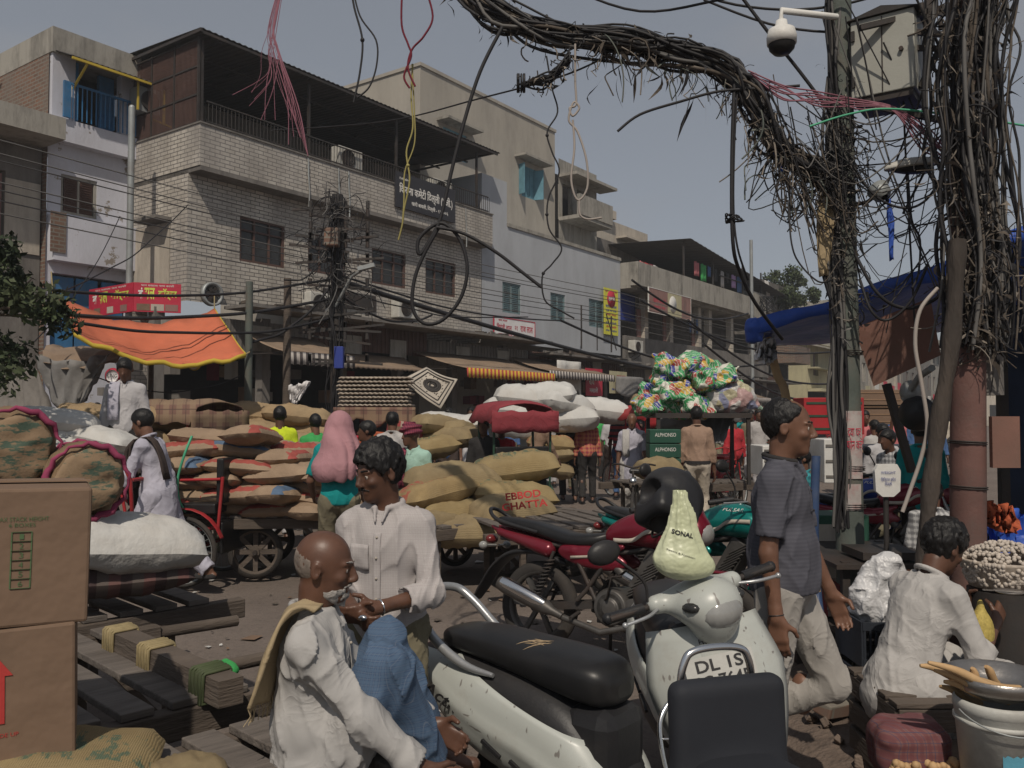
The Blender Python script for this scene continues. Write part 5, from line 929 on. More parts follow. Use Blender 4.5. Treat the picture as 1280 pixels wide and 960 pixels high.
def motorcycle(label, paint='redpaint', group=None, name='motorcycle'):
    t = thing(name, label, 'motorcycle', group=group); wheel(t, (0, 0, .30), .30, .095, 'alloy', rim='engine'); wheel(t, (1.28, 0, .30), .30, .085, 'alloy', rim='engine')
    mb = MB(); mb.loft([sring(x, z, w, h, 2.3, 28) for x, z, w, h in smooth_secs([(.50, .80, .05, .03), (.54, .82, .105, .07), (.66, .855, .135, .105), (.82, .87, .145, .125), (.96, .86, .135, .11), (1.06, .83, .10, .08), (1.10, .82, .05, .03)])]); tk = mb.build('tank', M[paint], t)
    mb = MB(); mb.lathe([(.035, 0), (.04, .012), (.0, .014)], (.84, 0, .988), (0, 0, 1), 16); mb.build('fuel_cap', M['chrome'], tk)
    for s in (-1, 1):
        mb = MB(); pts = catmull([(.60, s*.135, .79), (.74, s*.148, .80), (.84, s*.150, .86), (1.0, s*.135, .875)], 5); mb.sheet([[p+Vector((0, 0, .014)), p-Vector((0, 0, .014))] for p in pts], .004); mb.build('stripe', M['plcream'], tk); text('PULSAR', (.86, s*.115, .942), .16, .028, M['letter'], tk, (-s*1, 0, 0) if s > 0 else (1, 0, 0), (0, -s*.5, 1), off=.012, shear=.3)
        g = SDF((.10, -.22, .50), (.80, .22, .80), .010); g.ell((.44, s*.115, .665), (.26, .035, .075), np.array(Euler((0, .10, 0)).to_matrix()), .01); g.cap((.50, s*.12, .70), (.66, s*.12, .75), .03, .02, .04); g.cap((.3, s*.12, .70), (.22, s*.115, .71), .03, .012, .03); sp = g.mesh('side_panel', M[paint], t, 1)
        mb = MB(); pts = [(.30+.07*i, s*.152, .655+.008*i) for i in range(5)]; mb.sheet([[Vector(p)+Vector((0, 0, .009)), Vector(p)-Vector((0, 0, .009))] for p in pts], .004); mb.build('stripe', M['plcream'], sp)
        g = SDF((-.5, -.2, .6), (.2, .2, .9), .010); g.cap((.10, s*.10, .69), (-.30, s*.085, .78), .055, .03, .01); g.cap((-.3, s*.08, .78), (-.40, s*.05, .815), .028, .012, .02); g.mesh('tail_cowl', M[paint], t, 1)
    mb = MB(); mb.loft([sring(x, z, w, h, 2.8, 28) for x, z, w, h in smooth_secs([(-.36, .86, .05, .02), (-.30, .855, .095, .035), (-.08, .835, .125, .045), (.08, .80, .13, .05), (.26, .765, .145, .05), (.44, .775, .135, .05), (.53, .80, .09, .04), (.56, .81, .04, .02)])]); mb.build('seat', M['vinyl'], t)
    mb = MB(); mb.tube(catmull([(.02, -.12, .80), (-.3, -.125, .86), (-.42, -.06, .93), (-.43, .06, .93), (-.3, .125, .86), (.02, .12, .80)], 5), .014, 8); mb.build('grab_rail', M['blackplastic'], t)
    mb = MB(); mb.loft([sring(x, z, w, .02, 3, 16) for x, z, w in smooth_secs([(.22, .60, .07), (0, .66, .085), (-.22, .64, .09), (-.36, .54, .09), (-.47, .38, .08), (-.52, .30, .06)])]); mb.build('rear_fender', M['blackplastic'], t)
    mb = MB(); mb.ball((-.43, 0, .72), (.04, .06, .035), 14); mb.build('tail_light', M['taillens'], t)
    for s in (-1, 1): mb = MB(); mb.tube([(-.38, s*.02, .68), (-.40, s*.14, .68)], .008); mb.ball((-.40, s*.155, .68), (.035, .028, .028), 12); mb.build('indicator', M['lens'], t)
    mb = MB(); mb.loft([sring(1.28+.345*math.cos(a), .30+.345*math.sin(a), .055, .012, 2.4, 14) for a in [.5+2.3*i/10 for i in range(11)]]); mb.build('front_fender', M[paint], t)
    mb = MB()                                        # engine: cases, finned barrel, covers
    mb.lathe([(0, -.15), (.11, -.15), (.125, -.12), (.125, .12), (.11, .15), (0, .15)], (.60, 0, .36), (0, 1, 0), 24); mb.lathe([(0, -.165), (.05, -.165), (.06, -.15), (.09, -.15)], (.60, 0, .36), (0, 1, 0), 20); mb.lathe([(0, -.14), (.075, -.14), (.075, .14), (0, .14)], (.76, 0, .36), (0, 1, 0), 20); mb.box((.66, 0, .33), (.34, .2, .16))
    for k in range(9): mb.box((.74+.02*k, 0, .46+.028*k), (.19, .19, .012), (0, -.5, 0))
    mb.box((.82, 0, .60), (.14, .14, .30), (0, .5, 0)); mb.cyl((.66, -.1, .58), (.60, -.1, .64), .035); mb.build('engine', M['engine'], t, bev=.008)
    mb = MB()
    for s in (-1, 1):
        mb.tube(catmull([(1.02, 0, .86), (.7, s*.09, .72), (.3, s*.10, .72), (-.3, s*.08, .74)], 4), .016); mb.tube([(.30, s*.12, .70), (.56, s*.13, .28), (.74, s*.13, .22), (.98, s*.05, .28), (1.06, 0, .80)], .016); mb.tube([(.56, s*.12, .66), (.42, s*.13, .45), (.36, s*.14, .38)], .016); mb.bar((0, s*.09, .30), (.46, s*.10, .36), .035, .05); mb.tube([(.36, s*.10, .30), (.36, s*.22, .27)], .014)
    mb.tube([(.55, -.13, .40), (.60, -.19, .42), (.63, -.20, .56), (.70, -.20, .57)], .008); mb.tube([(.5, .1, .25), (.44, .24, .02)], .012); mb.build('frame', M['iron'], t)
    for s in (-1, 1):
        mb = MB(); a, b = Vector((.02, s*.13, .32)), Vector((.16, s*.13, .68)); pts = [a.lerp(b, .15+.7*i/90)+Vector((.028*math.cos(i*.7), .028*math.sin(i*.7), 0)) for i in range(91)]; mb.tube(pts, .006, 5); mb.tube([a, b], .012, 8); mb.build('shock_absorber', M['iron'], t)
    mb = MB(); mb.tube([(.92, -.10, .50), (.90, -.15, .30), (.55, -.16, .20), (.25, -.17, .27)], .022, 10); e = mb.build('exhaust', M['engine'], t); mb = MB(); a = Vector((.28, -.185, .27)); b = Vector((-.22, -.19, .44)); mb.tube([a, a.lerp(b, .15), a.lerp(b, .25), a.lerp(b, .9), b], [.022, .03, .050, .054, .045], 18); mb.build('silencer', M['engine'], e)
    mb = MB(); d = (b-a).normalized(); mb.tube([a.lerp(b, .25)+Vector((0, -.018, .022)), a.lerp(b, .4)+Vector((0, -.022, .024)), a.lerp(b, .86)+Vector((0, -.022, .024)), a.lerp(b, .93)+Vector((0, -.018, .022))], [.03, .040, .041, .034], 14); mb.build('heat_shield', M['chrome'], e)
    for s in (-1, 1): mb = MB(); mb.cyl((1.28, s*.085, .28), (1.13, s*.085, .66), .022); mb.cyl((1.13, s*.085, .66), (1.02, s*.085, .95), .016); mb.build('fork', M['alu'], t)
    mb = MB(); mb.tube(catmull([(.84, -.36, .99), (.93, -.24, 1.02), (1.02, -.08, .98), (1.02, .08, .98), (.93, .24, 1.02), (.84, .36, .99)], 5), .011, 8); mb.build('handlebar', M['iron'], t)
    for s in (-1, 1): mb = MB(); mb.cyl((.93, s*.25, 1.02), (.82, s*.38, .985), .018, n=12); mb.build('grip', M['blackplastic'], t); mirror(t, (.93, s*.24, 1.03), (-.03, s*.10, .20), s); mb = MB(); mb.tube([(1.0, s*.18, 1.01), (.98, s*.3, 1.0), (.93, s*.37, .99)], .006); mb.build('lever', M['alu'], t)
    g = SDF((.98, -.16, .72), (1.3, .16, 1.12), .010); g.ell((1.12, 0, .88), (.09, .11, .11), None, .02); g.ell((1.1, 0, .99), (.05, .10, .07), None, .04); h_ = g.mesh('headlight_fairing', M[paint], t, 1); mb = MB(); mb.ball((1.17, 0, .87), (.055, .085, .075), 16); mb.build('headlight', M['lens'], h_)
    return t
def handcart(label, L=2.2, Wd=1.15, z=.62, wr=.24, group=None, slats=True, wx=0):
    """flat wooden handcart, long along local x, two spoked wheels at the middle, props at the ends"""
    t = thing('handcart', label, 'handcart', group=group); mb = MB()
    for s in (-1, 1): mb.b2((-L/2-.25, s*(Wd/2)-.035, z-.10), (L/2+.25, s*(Wd/2)+.035, z))
    mb.build('side_beam', M['wood'], t, bev=.006); mb = MB()
    k = int(L/.16)
    for i in range(k+1): x = -L/2+L*i/k; mb.b2((x-.055, -Wd/2-.02, z+.002), (x+.055, Wd/2+.02, z+.03))
    mb.build('bed_slats', M['plankx'], t, bev=.004)
    for s in (-1, 1): wheel(t, (wx, s*(Wd/2-.12), wr), wr, .06, 'cart', rim='wood')
    mb = MB(); mb.cyl((wx, -Wd/2+.05, wr), (wx, Wd/2-.05, wr), .022); [mb.bar((wx, s*(Wd/2-.2), wr), (wx, s*(Wd/2-.2), z-.02), .07, .07) for s in (-1, 1)]; mb.build('axle', M['iron'], t)
    for x in (-L/2+.12, L/2-.12):
        for s in (-1, 1): mb = MB(); mb.bar((x, s*(Wd/2-.06), z-.06), (x, s*(Wd/2-.06), .0), .045, .045); mb.build('prop_leg', M['wood'], t)
    for s in (-1, 1): mb = MB(); mb.bar((L/2-.12, s*(Wd/2-.06), .02), (L/2-.55, s*(Wd/2-.06), z-.08), .035, .035); mb.build('brace', M['wood'], t)
    return t
def sack(kind, m, L=.85, Wd=.5, T=.22, seed=1, ears=True, end=None):
    """filled sack: pillow with seams, pinched corners, sag and creases"""
    n1, n2 = 30, 20; V = []; F = []
    for side in (1, -1):
        for i in range(n1+1):
            for j in range(n2+1):
                u = -1+2*i/n1; v = -1+2*j/n2; e = (1-abs(u)**3.2)**.45*(1-abs(v)**2.8)**.5
                pin = 1-.10*(1-e)*(abs(u) > .9)*(1-abs(v)); x = u*L/2*(1-.05*v*v) if ears else u*L/2*(1-.16*v*v); y = v*Wd/2*(1-.07*(abs(u)**4 if ears else abs(u)**2*2.2))
                V.append((x, y, side*T/2*e*(1.0 if side > 0 else .8)))
    K = (n1+1)*(n2+1)
    for i in range(n1):
        for j in range(n2): a = i*(n2+1)+j; F += [(a, a+n2+1, a+n2+2, a+1), (K+a+1, K+a+n2+2, K+a+n2+1, K+a)]
    V = np.array(V); p = V*[7, 9, 9]+seed*7.7; d = vn(p[:, 0], p[:, 1], p[:, 2], seed); e = vn(V[:, 0]*19+seed, V[:, 1]*6, V[:, 2]*15, seed+4); rdg = (1-np.abs(e))**4
    nz = np.sign(V[:, 2]); V[:, 2] += nz*(.020*d+.012*(rdg-.35))*np.minimum(1, np.abs(V[:, 2])/(T*.1)); V[:, 0] += .012*vn(V[:, 1]*14, V[:, 2]*9, V[:, 0]*3, seed+2)*(np.abs(V[:, 0])/L*2); V[:, 2] += .012*np.sin(V[:, 0]*3.1+seed*1.3)+.012*vn(V[:, 0]*3, V[:, 1]*3, V[:, 1]*0, seed+8)
    F = np.array(F); fm = None; ms = [m]
    if end: ms = [m, end]; c = V[F].mean(1); fm = ((c[:, 1] < -.08-.35*np.abs(vn(c[:, 0]*9, c[:, 1]*9, c[:, 2]*0, seed))*.2) & (c[:, 1] > -.20) & (c[:, 2] > 0)).astype(int)
    return fastmesh(kind, V, F, ms, fm)
ORD = ['lowest', 'second', 'third', 'fourth', 'fifth', 'sixth', 'seventh', 'eighth']
def put(me, name, label, cat, loc, rz=0, rx=0, ry=0, sc=(1, 1, 1), group=None):
    o = link_mesh(me, name, None, loc); o.rotation_euler = (rx, ry, rz); o.scale = sc; return props(o, label, cat, group)
from mathutils.bvhtree import BVHTree
def decal(body, target, c, w, h, mtl, right, up, par=None, name='lettering', bold=.03):
    """lettering laid onto a curved object"""
    r_ = thing('tmp', 'x', 'x'); o = text(body, c, w, h, mtl, r_, right, up, name, off=0, bold=bold); bpy.data.objects.remove(r_)
    bpy.context.view_layer.update(); me = target.data; mw = target.matrix_world; bv = BVHTree.FromPolygons([mw@v.co for v in me.vertices], [tuple(p.vertices) for p in me.polygons]); nn = Vector(right).normalized().cross(Vector(up).normalized())
    import bmesh
    bm = bmesh.new(); bm.from_mesh(o.data); bmesh.ops.triangulate(bm, faces=bm.faces[:]); bmesh.ops.subdivide_edges(bm, edges=[e for e in bm.edges if e.calc_length() > .02], cuts=2); bm.to_mesh(o.data); bm.free()
    mi = mw.inverted()
    for v in o.data.vertices:
        p = Vector(v.co)+nn*.5; hit = bv.ray_cast(p, -nn); v.co = mi@((hit[0] if hit[0] is not None else Vector(v.co))+nn*.003)
    o.parent = target; return o
# ---------------------------------------------------------------- scooters, motorcycles
s1 = scooter('scratched white scooter in the foreground with torn black seat and silver grab rail', 'scootwhite', front=False); place(s1, (.02, 3.20, .02), -.72, .93)
s2 = scooter('white scooter facing the camera with number plate and steel crash guards', 'scootwhite', scratch=False); place(s2, (.86, 3.93, .01), -1.56, .97, .21)
ang = -.35; c0 = Vector((.86, 0, 0)); Rr = Matrix.Rotation(ang*-1, 4, 'Z'); 
for o in [x for x in s2.children if x.name.split('.')[0] in ('handle_cowl', 'handlebar', 'grip', 'brake_lever', 'mirror')]: o.location = c0-(Rr@c0); o.rotation_euler = (0, 0, -ang)
s3 = scooter('dark scooter in the right foreground with cushioned backrest and chrome hoop', 'blackplastic', front=False, back=True, seatm='backpad', scratch=False); place(s3, (.60, 1.77, -.02), -1.3)
for o in [x for x in (*s2.children, *s3.children) if x.name.startswith('grab_rail')]: bpy.data.objects.remove(o)
m1 = motorcycle('maroon motorcycle parked side on with chrome silencer and black seat'); place(m1, (.173, 5.95, -.02), -.56, 1, -.12)
m2 = motorcycle('teal motorcycle parked behind the maroon one', 'tealbike'); place(m2, (.96, 6.62, -.02), -.79, 1, -.1)
# helmet and carrier bag on the scooter
g = SDF((-.18, -.2, -.2), (.18, .2, .2), .008); g.ell((0, 0, 0), (.128, .150, .138), None, .01); g.box((0, .03, -.10), (.105, .115, .06), None, .04, .04); g.ell((0, .17, -.03), (.085, .09, .062), None, .01, '-'); g.ell((0, .0, -.15), (.085, .10, .06), None, .01, '-')
t = thing('helmet', 'black full face helmet hung on the white scooter mirror', 'helmet'); g.mesh('shell', M['blackplastic'], t, 2)
mb = MB(); mb.tube(catmull([(-.10, .02, -.12), (-.06, .05, -.2), (.06, .05, -.2), (.10, .02, -.12)], 5), .006); mb.build('strap', M['blackplastic'], t); t.location = P(840, 622, 3.3); t.rotation_euler = (.5, .5, 2.2); t.scale = (.86,)*3
g = SDF((-.15, -.12, -.24), (.15, .12, .20), .008); g.cap((0, 0, -.10), (.01, 0, .08), .098, .034, .02); g.cap((.01, 0, .07), (.0, 0, .20), .036, .013, .03); g.ell((.03, 0, -.14), (.080, .085, .05), None, .03)
g.disp(lambda x, y, z: .0085*np.sin(np.arctan2(y, x)*9+3*vn(x*7, y*7, z*7, 5))*np.clip((z+.14)*5, 0, 1)+.009*vn(x*9, y*9, z*6, 3)); t = g.mesh('carrier_bag', M['bagpale'], None, 1); props(t, 'pale yellow green carrier bag hanging from the white scooter', 'bag'); t.location = P(850, 668, 3.02); t.scale = (1.05, .66, .80); bpy.context.view_layer.update()
decal('SONAL', t, P(858, 671, 2.9), .075, .016, M['blackplastic'], (.97, -.05, -.22), (.22, 0, .97)); decal('Sweets & Namkeen', t, P(856, 696, 2.9), .10, .006, M['blackplastic'], (.95, 0, -.3), (.3, 0, .95), bold=0)
# ---------------------------------------------------------------- foreground people
r, J = person('moustached man in a pale striped shirt looking down at his hands', (-.465, 3.22, 0), math.pi-.22, 1.49, h=.0065, beard='moustache', hair='thick', mt='cstripe', sleeve=.70, hem=.885, hands=[(-.055, .27, 1.06), (.02, .28, 1.04)], elb=[(-.7, -.5, -.4), (.7, -.5, -.4)], hy=-.62, hp=.22, mb_='colive', lean=.03, seed=3, skin='skindark', fat=.0, fold=.008, curl=.9)
mb = MB(); w_ = J['wr'][0]; d = (w_-J['el'][0]).normalized(); mb.lathe([(.030, -.004), (.035, 0), (.030, .004)], w_-d*.02, d, 20); mb.build('bracelet', M['chrome'], r)
mb = MB(); p = J['wr'][1]+Vector((-.06, .09, .005)); mb.ball(p, (.02, .012, .012), 10); mb.build('coins', M['chrome'], r)
r, J = person('balding man in a grey polo shirt walking past the pole', (1.12, 3.55, 0), -2.08, 1.66, h=.0065, top='polo', mt='cpolo', sleeve=.36, hem=.90, hair='balding', fat=.022, lean=.0, feet=[(-.09, -.20, .31), (.09, -.24, .09)], hands=[(-.25, .17, .80), (.235, .02, .745)], hy=.10, hp=.10, mb_='cpants', seed=5, bot='trousers', fold=.006)
mb = MB(); w_ = J['wr'][1]; d = (w_-J['el'][1]).normalized(); mb.lathe([(.029, -.003), (.033, 0), (.029, .003)], w_-d*.01, d, 16); mb.build('bracelet', M['blackplastic'], r)
mb = MB(); nb, U, Rt, Fw = J['nb'], J['U'], J['Rt'], J['Fw']; mb.tube([nb+Rt*.069*math.sin(a)+Fw*.074*math.cos(a)+U*(.010+.014*(1-math.cos(a))) for a in [.5+5.28*i/24 for i in range(25)]], .011, 8); mb.build('collar', M['cdark'], r)
r, J = person('old bald man with grey beard crouching on the handcart in a white kurta', (-.675, 2.62, -.03), -math.pi/2+.04, 1.55, h=.0065, top='kurta', mt='cgrime', sleeve=.93, hem=.52, pel=(0, .10, .63), lean=-.04, hair='bald', beard='full', bot='lungi', mb_='lungi', feet=[(-.17, .47, .605), (-.05, .47, .605)], knees=[(-.3, .9, 1), (-.1, .9, 1)],
              hands=[(-.08, .47, .72), (.17, .49, .635)], elb=[(-.3, -.6, -1), (.9, -.2, -.6)], hp=.18, hy=-.05, lap=.60, seed=8, fat=.03, shoes=None, fold=.010, skin='skindark', curl=.9)
mb = MB(); W0 = [(412, 752), (398, 747), (383, 750), (371, 764), (362, 790), (355, 815), (349, 840), (344, 862)]; wd = [.10, .12, .15, .17, .19, .20, .20, .19]; rows = []
for i, (a, b) in enumerate(W0):
    c = P(a, b, 2.6); rows.append([c+Vector((.012*math.sin(k*1.9+i*.5)-.03*abs(k-4)/4, (k-3.2)/4*wd[i], .010*math.sin(k*2.3+i)-.015*abs(k-4)/4)) for k in range(9)])
rows2 = []
for j in range(9): rows2.append(catmull([rr_[j] for rr_ in rows], 4))
mb.sheet(rows2, .010); sc_ = mb.one('shoulder_towel', M['cscarf'], 'fringed beige towel hanging down the old man\'s back', 'towel', base=P(350, 800, 2.6)); mb = MB(); e = [rr_[-1] for rr_ in rows2]
q = random.Random(2)
for i in range(len(e)-1):
    for k in range(6): p = e[i].lerp(e[i+1], k/6); mb.tube([p, p+Vector((q.uniform(-.006, .006), q.uniform(-.006, .006), -.02)), p+Vector((q.uniform(-.012, .006), q.uniform(-.01, .01), -.045))], .0016, 4)
o = mb.build('fringe', M['cscarf'], sc_)
r, J = person('seated vendor in a white shirt working with his hands beside the pole', (1.70, 3.76, -.05), -1.25, 1.58, h=.0065, mt='cwhite2', sleeve=.62, lap=.5, hem=.48, pel=(0, 0, .535), lean=.36, side=0, hair='thick', hp=.38, feet=[(-.13, .52, .12), (.13, .50, .12)], knees=[(-.2, .5, 1), (.2, .5, 1)], hands=[(-.08, .47, .83), (.13, .43, .80)], elb=[(-.4, -.4, -1), (.4, -.3, -1)], bot='pyjama', mb_='cwhite2', seed=11, skin='skindark', fold=.006, curl=1.1, beard='moustache')
# ---------------------------------------------------------------- carts at the left front
DS = Vector((.70, .714, 0)); DN = Vector((.714, -.70, 0))
ca = handcart('empty worn handcart with rope tied cross bar, left foreground', 2.2, 1.2, .60); place(ca, (-2.2, 2.72, 0), .795)
mb = MB(); mb.bar((1.02, -.75, .66), (1.02, .2, .66), .09, .09); mb.build('cross_bar', M['wood'], ca); mb = MB(); mb.cyl((1.0, .6, .57), (1.75, .6, .55), .028); mb.build('shaft', M['wood'], ca); mb = MB(); mb.cyl((1.0, -.15, .57), (1.7, -.15, .56), .028); mb.build('shaft', M['wood'], ca)
for k, (y, m_) in enumerate(((-.6, 'corange'), (.2, 'rope'), (-.15, 'rope'))):
    mb = MB()
    for i in range(8): yy = y-.05+i*.013; mb.tube([(1.02+a*(.052+.003*(i%2)), yy+.006*a*b, .66+b*(.052+.003*(i%3))) for a, b in ((-1, -1), (-1, .9), (-.9, 1), (.9, 1), (1, .9), (1, -1))], .0065, 6, closed=True)
    mb.build('rope_binding', M['rope' if k else 'leaf'], ca)
mb = MB(); q = random.Random(9)
for i in range(70): a = Vector((1.05, .2, .63)); mb.tube([a+Vector((q.uniform(-.02, .02), q.uniform(-.04, .04), 0)), a+Vector((q.uniform(0, .06), q.uniform(-.06, .06), -.04)), a+Vector((q.uniform(.0, .08), q.uniform(-.07, .07), -.12))], .0018, 3)
mb.build('frayed_rope_end', M['rope'], ca)
cb = handcart('worn handcart carrying the crouching old man, left foreground', 2.4, .95, .55); place(cb, (-1.27, 1.80, 0), .795)
mb = MB(); [mb.box((x, -.505, .50), (.05, .02, .16)) for x in (-.6, 0, .6, 1.0)]; [mb.cyl((x, -.50, .52), (x, -.53, .52), .022, n=10) for x in (.3, .85)]; mb.build('iron_strap', M['iron'], cb)
cc = handcart('loaded handcart under jute bales and white sack at the left edge', 2.2, 1.15, .62); place(cc, (-2.80, 4.05, 0), .795)
# rag tied on cart
g = SDF((-.12, -.1, -.06), (.12, .1, .06), .008); g.ell((0, 0, 0), (.09, .055, .035), None, .01); g.disp(lambda x, y, z: .012*vn(x*30, y*30, z*30, 3)); o = g.mesh('green_rag', M['cgreen'], None, 1); props(o, 'crumpled green rag tied on the cart beam', 'rag'); o.location = P(270, 838, 3.25)+Vector((0, 0, 0)); o.rotation_euler = (0, .1, .4)
# ---------------------------------------------------------------- cartons
def carton(label, c, sz, rz, ry, prints):
    t = thing('carton', label, 'carton', (0, 0, 0), W, 'cartons stacked at the left edge'); mb = MB(); x, y, z = sz; mb.box((0, 0, z/2), sz); mb.build('box', M['card'], t, bev=.008)
    mb = MB(); mb.box((0, 0, z+.002), (x*1.01, .055, .002)); mb.box((0, -y/2-.002, z*.5), (.05, .002, z)); mb.build('tape', M['cardtape'], t)
    for b, dx, dz, w, h, m_, rot in prints:
        if b == 'arrow': mb = MB(); mb.prism([(-.014, -.08), (.014, -.08), (.014, .04), (.032, .04), (0, .085), (-.032, .04), (-.014, .04)], lambda X, Z, q: Vector((dx+X, -y/2-.001-q, z/2+dz+Z)), 0, .002); mb.build('arrow_print', M[m_], t)
        elif b == 'logo': mb = MB(); mb.prism([(w/2*math.cos(a), h*math.sin(a)) for a in [math.pi*i/12 for i in range(13)]], lambda X, Z, q: Vector((dx+X, -y/2-.001-q, z/2+dz+Z)), 0, .002); mb.build('round_print', M[m_], t)
        elif b == 'frame':
            mb = MB()
            for q_ in ((-w/2, -h/2, w/2, -h/2), (w/2, -h/2, w/2, h/2), (w/2, h/2, -w/2, h/2), (-w/2, h/2, -w/2, -h/2)): mb.bar((dx+q_[0], -y/2-.002, z/2+dz+q_[1]), (dx+q_[2], -y/2-.002, z/2+dz+q_[3]), .003, .001)
            mb.build('frame_print', M[m_], t)
        else: s_ = -1 if rot else 1; text(b, (dx, -y/2, z/2+dz), w, h, M[m_], t, (1, 0, 0), (0, 0, 1), off=.002); o = t.children[-1]; (o.data.transform(Matrix.Translation((dx, 0, z/2+dz))@Matrix.Rotation(math.pi, 4, 'Y')@Matrix.Translation((-dx, 0, -z/2-dz)))) if rot else None
    place(t, c, rz, 1, 0, ry); return t
M['cardtape'] = mat('brown_tape', (.25, .16, .10), .35, .1, bump=0)
carton('upper brown carton with upside down green print and stack diagram', (-1.475, 2.34, 1.055), (.56, .42, .355), .50, .02, [('SAS', -.17, -.02, .12, .05, 'cardgreen', 1), ('MCNBERRY', -.17, -.075, .12, .014, 'cardgreen', 1), ('frame', -.17, -.03, .17, .14, 'cardgreen', 0), ('logo', -.11, .095, .06, .05, 'cardink', 0), ('logo', -.07, -.165, .06, .045, 'cardink', 0), ('MAX STACK HEIGHT', .12, .10, .12, .011, 'cardgreen', 1), ('6 BOXES', .12, .085, .06, .010, 'cardgreen', 1)]
       +[('frame', .12, .055-.024*k, .045, .024, 'cardgreen', 0) for k in range(6)]+[(str(6-k), .12, -.065+.024*k, .010, .014, 'cardgreen', 1) for k in range(6)])
carton('lower brown carton with red arrow and red print under another carton', (-1.485, 2.34, .695), (.55, .42, .355), .46, -.015, [('arrow', .10, .02, 0, 0, 'cardink', 0), ('THIS SIDE UP', .10, -.09, .09, .010, 'cardink', 0), ('USE', -.12, -.03, .11, .045, 'cardink', 0), ('frame', -.12, -.03, .16, .10, 'cardink', 0), ('logo', -.15, .05, .08, .05, 'cardink', 0), ('logo', -.12, -.168, .07, .03, 'cardink', 0)])
sj = [sack('jute_sack', M['jute'], seed=k, T=.28) for k in (1, 2, 3)]+[sack('jute_sack', M['jutegreen'], seed=4, T=.28), sack('jute_sack', M['jutered'], seed=5, T=.28)]
st = [sack('tan_sack', M['jutetan'], seed=k, ears=False, T=.30, L=.9, Wd=.5) for k in (11, 12, 13)]
sp = [sack('paper_sack', M['paper'], seed=k+20, T=.20, L=.72, Wd=.44, end=M[e_]) for k, e_ in enumerate(('pprered', 'ppblue', 'pprered', 'paper'))]
sw = [sack('white_sack', M['ppwhite'], seed=k+30, T=.26, L=.85, Wd=.5) for k in range(3)]
o = put(sj[3], 'jute_sack', 'jute sack with green stencil under the cartons', 'sack', (-1.42, 2.25, .625), .25, sc=(1.1, 1.1, .75)); decal('HVB', o, Vector((-1.27, 2.0, .66)), .16, .06, M['cardgreen'], (1, 0, 0), (0, .4, 1)); put(sj[0], 'jute_sack', 'small jute bag lying at the bottom edge beside the old man', 'sack', P(225, 985, 2.35), .5, sc=(.3, .4, .5))
# ---------------------------------------------------------------- bales
def bale(label, c, r, L, rz, seed, mt='jutedark'):
    t = thing('jute_bale', label, 'bale', group='jute bales'); g = SDF((-L/2-r, -r*1.3, -r*1.3), (L/2+r, r*1.3, r*1.3), .010); g.cap((-L/2+r*.8, 0, 0), (L/2-r*.8, 0, 0), r, r, .01); g.cut((L/2, 0, 0), (1, 0, 0)); g.cut((-L/2, 0, 0), (-1, 0, 0))
    g.disp(lambda x, y, z: .016*vn(x*6, y*6, z*6, seed)+.009*(1-np.abs(vn(x*14, y*14, z*14, seed+1)))**3+.003*vn(x*50, y*50, z*50, seed)); g.mesh('bale_cloth', M[mt], t, 1)
    for s in (-1, 1):
        mb = MB(); pts = [(s*(L/2-.035)+.012*math.sin(k*1.7), (r*.93+.008*math.sin(k*2.1))*math.cos(6.283*k/40), (r*.93+.008*math.sin(k*2.1))*math.sin(6.283*k/40)) for k in range(40)]; mb.tube(pts, [.007+.010*math.sin(k*2.9)**2 for k in range(40)], 8, closed=True); mb.build('pink_binding', M['pink'], t)
    g = SDF((L/2-.02, -r*.9, -r*.9), (L/2+.05, r*.9, r*.9), .012); g.ell((L/2, 0, 0), (.03, r*.78, r*.78), None, .01); g.disp(lambda x, y, z: .014*vn(x*20, y*14, z*22, seed+5)); g.mesh('bale_end', M['jutegreen2'], t, 1)
    place(t, c, rz); return t
def inkjute():
    q = N('jute_with_smeared_ink'); v = q.pos(); c = q.ramp(q.noise(v, 5, 6), [(.3, (.19, .13, .08)), (.7, (.27, .19, .12))]); c = q.mix(q.ramp(q.noise(q.pos((1, 3, 9)), 2.4, 4, .7), [(.5, (0, 0, 0)), (.56, (.85,)*3)]), c, (.04, .09, .07)); q.bump(q.noise(v, 90, 3), .6, .004); return q.out(c, .95)
M['jutegreen2'] = inkjute()
bale('round jute bale with magenta binding, upper one at the left edge', P(12, 560, 4.1), .20, .42, -.9, 3); bale('round jute bale with magenta binding, lower right beside the upper bale', P(103, 598, 4.15), .185, .52, -1.0, 6)
put(sw[0], 'white_sack', 'bulging white plastic sack under the lower jute bale', 'sack', P(140, 683, 4.15), .6, .05, .12, (1.0, .95, 1.1), 'white sacks'); put(sj[1], 'dark_sack', 'dark striped sack under the bulging white sack', 'sack', P(132, 722, 4.2), .5, 0, .05, (.95, .9, 1.1)).data = sack('dark_sack', M['stripesack'], seed=44) if 'stripesack' in M else sj[1]
put(sj[2], 'jute_sack', 'flat jute sack on the left cart under the upper bale', 'sack', P(20, 640, 4.3), .7, 0, 0, (1, 1, 1.2)); put(sw[1], 'white_sack', 'white sack lying left of the cart load behind the cartons', 'sack', P(20, 690, 4.4), .8, sc=(1, 1, 1.3), group='white sacks')
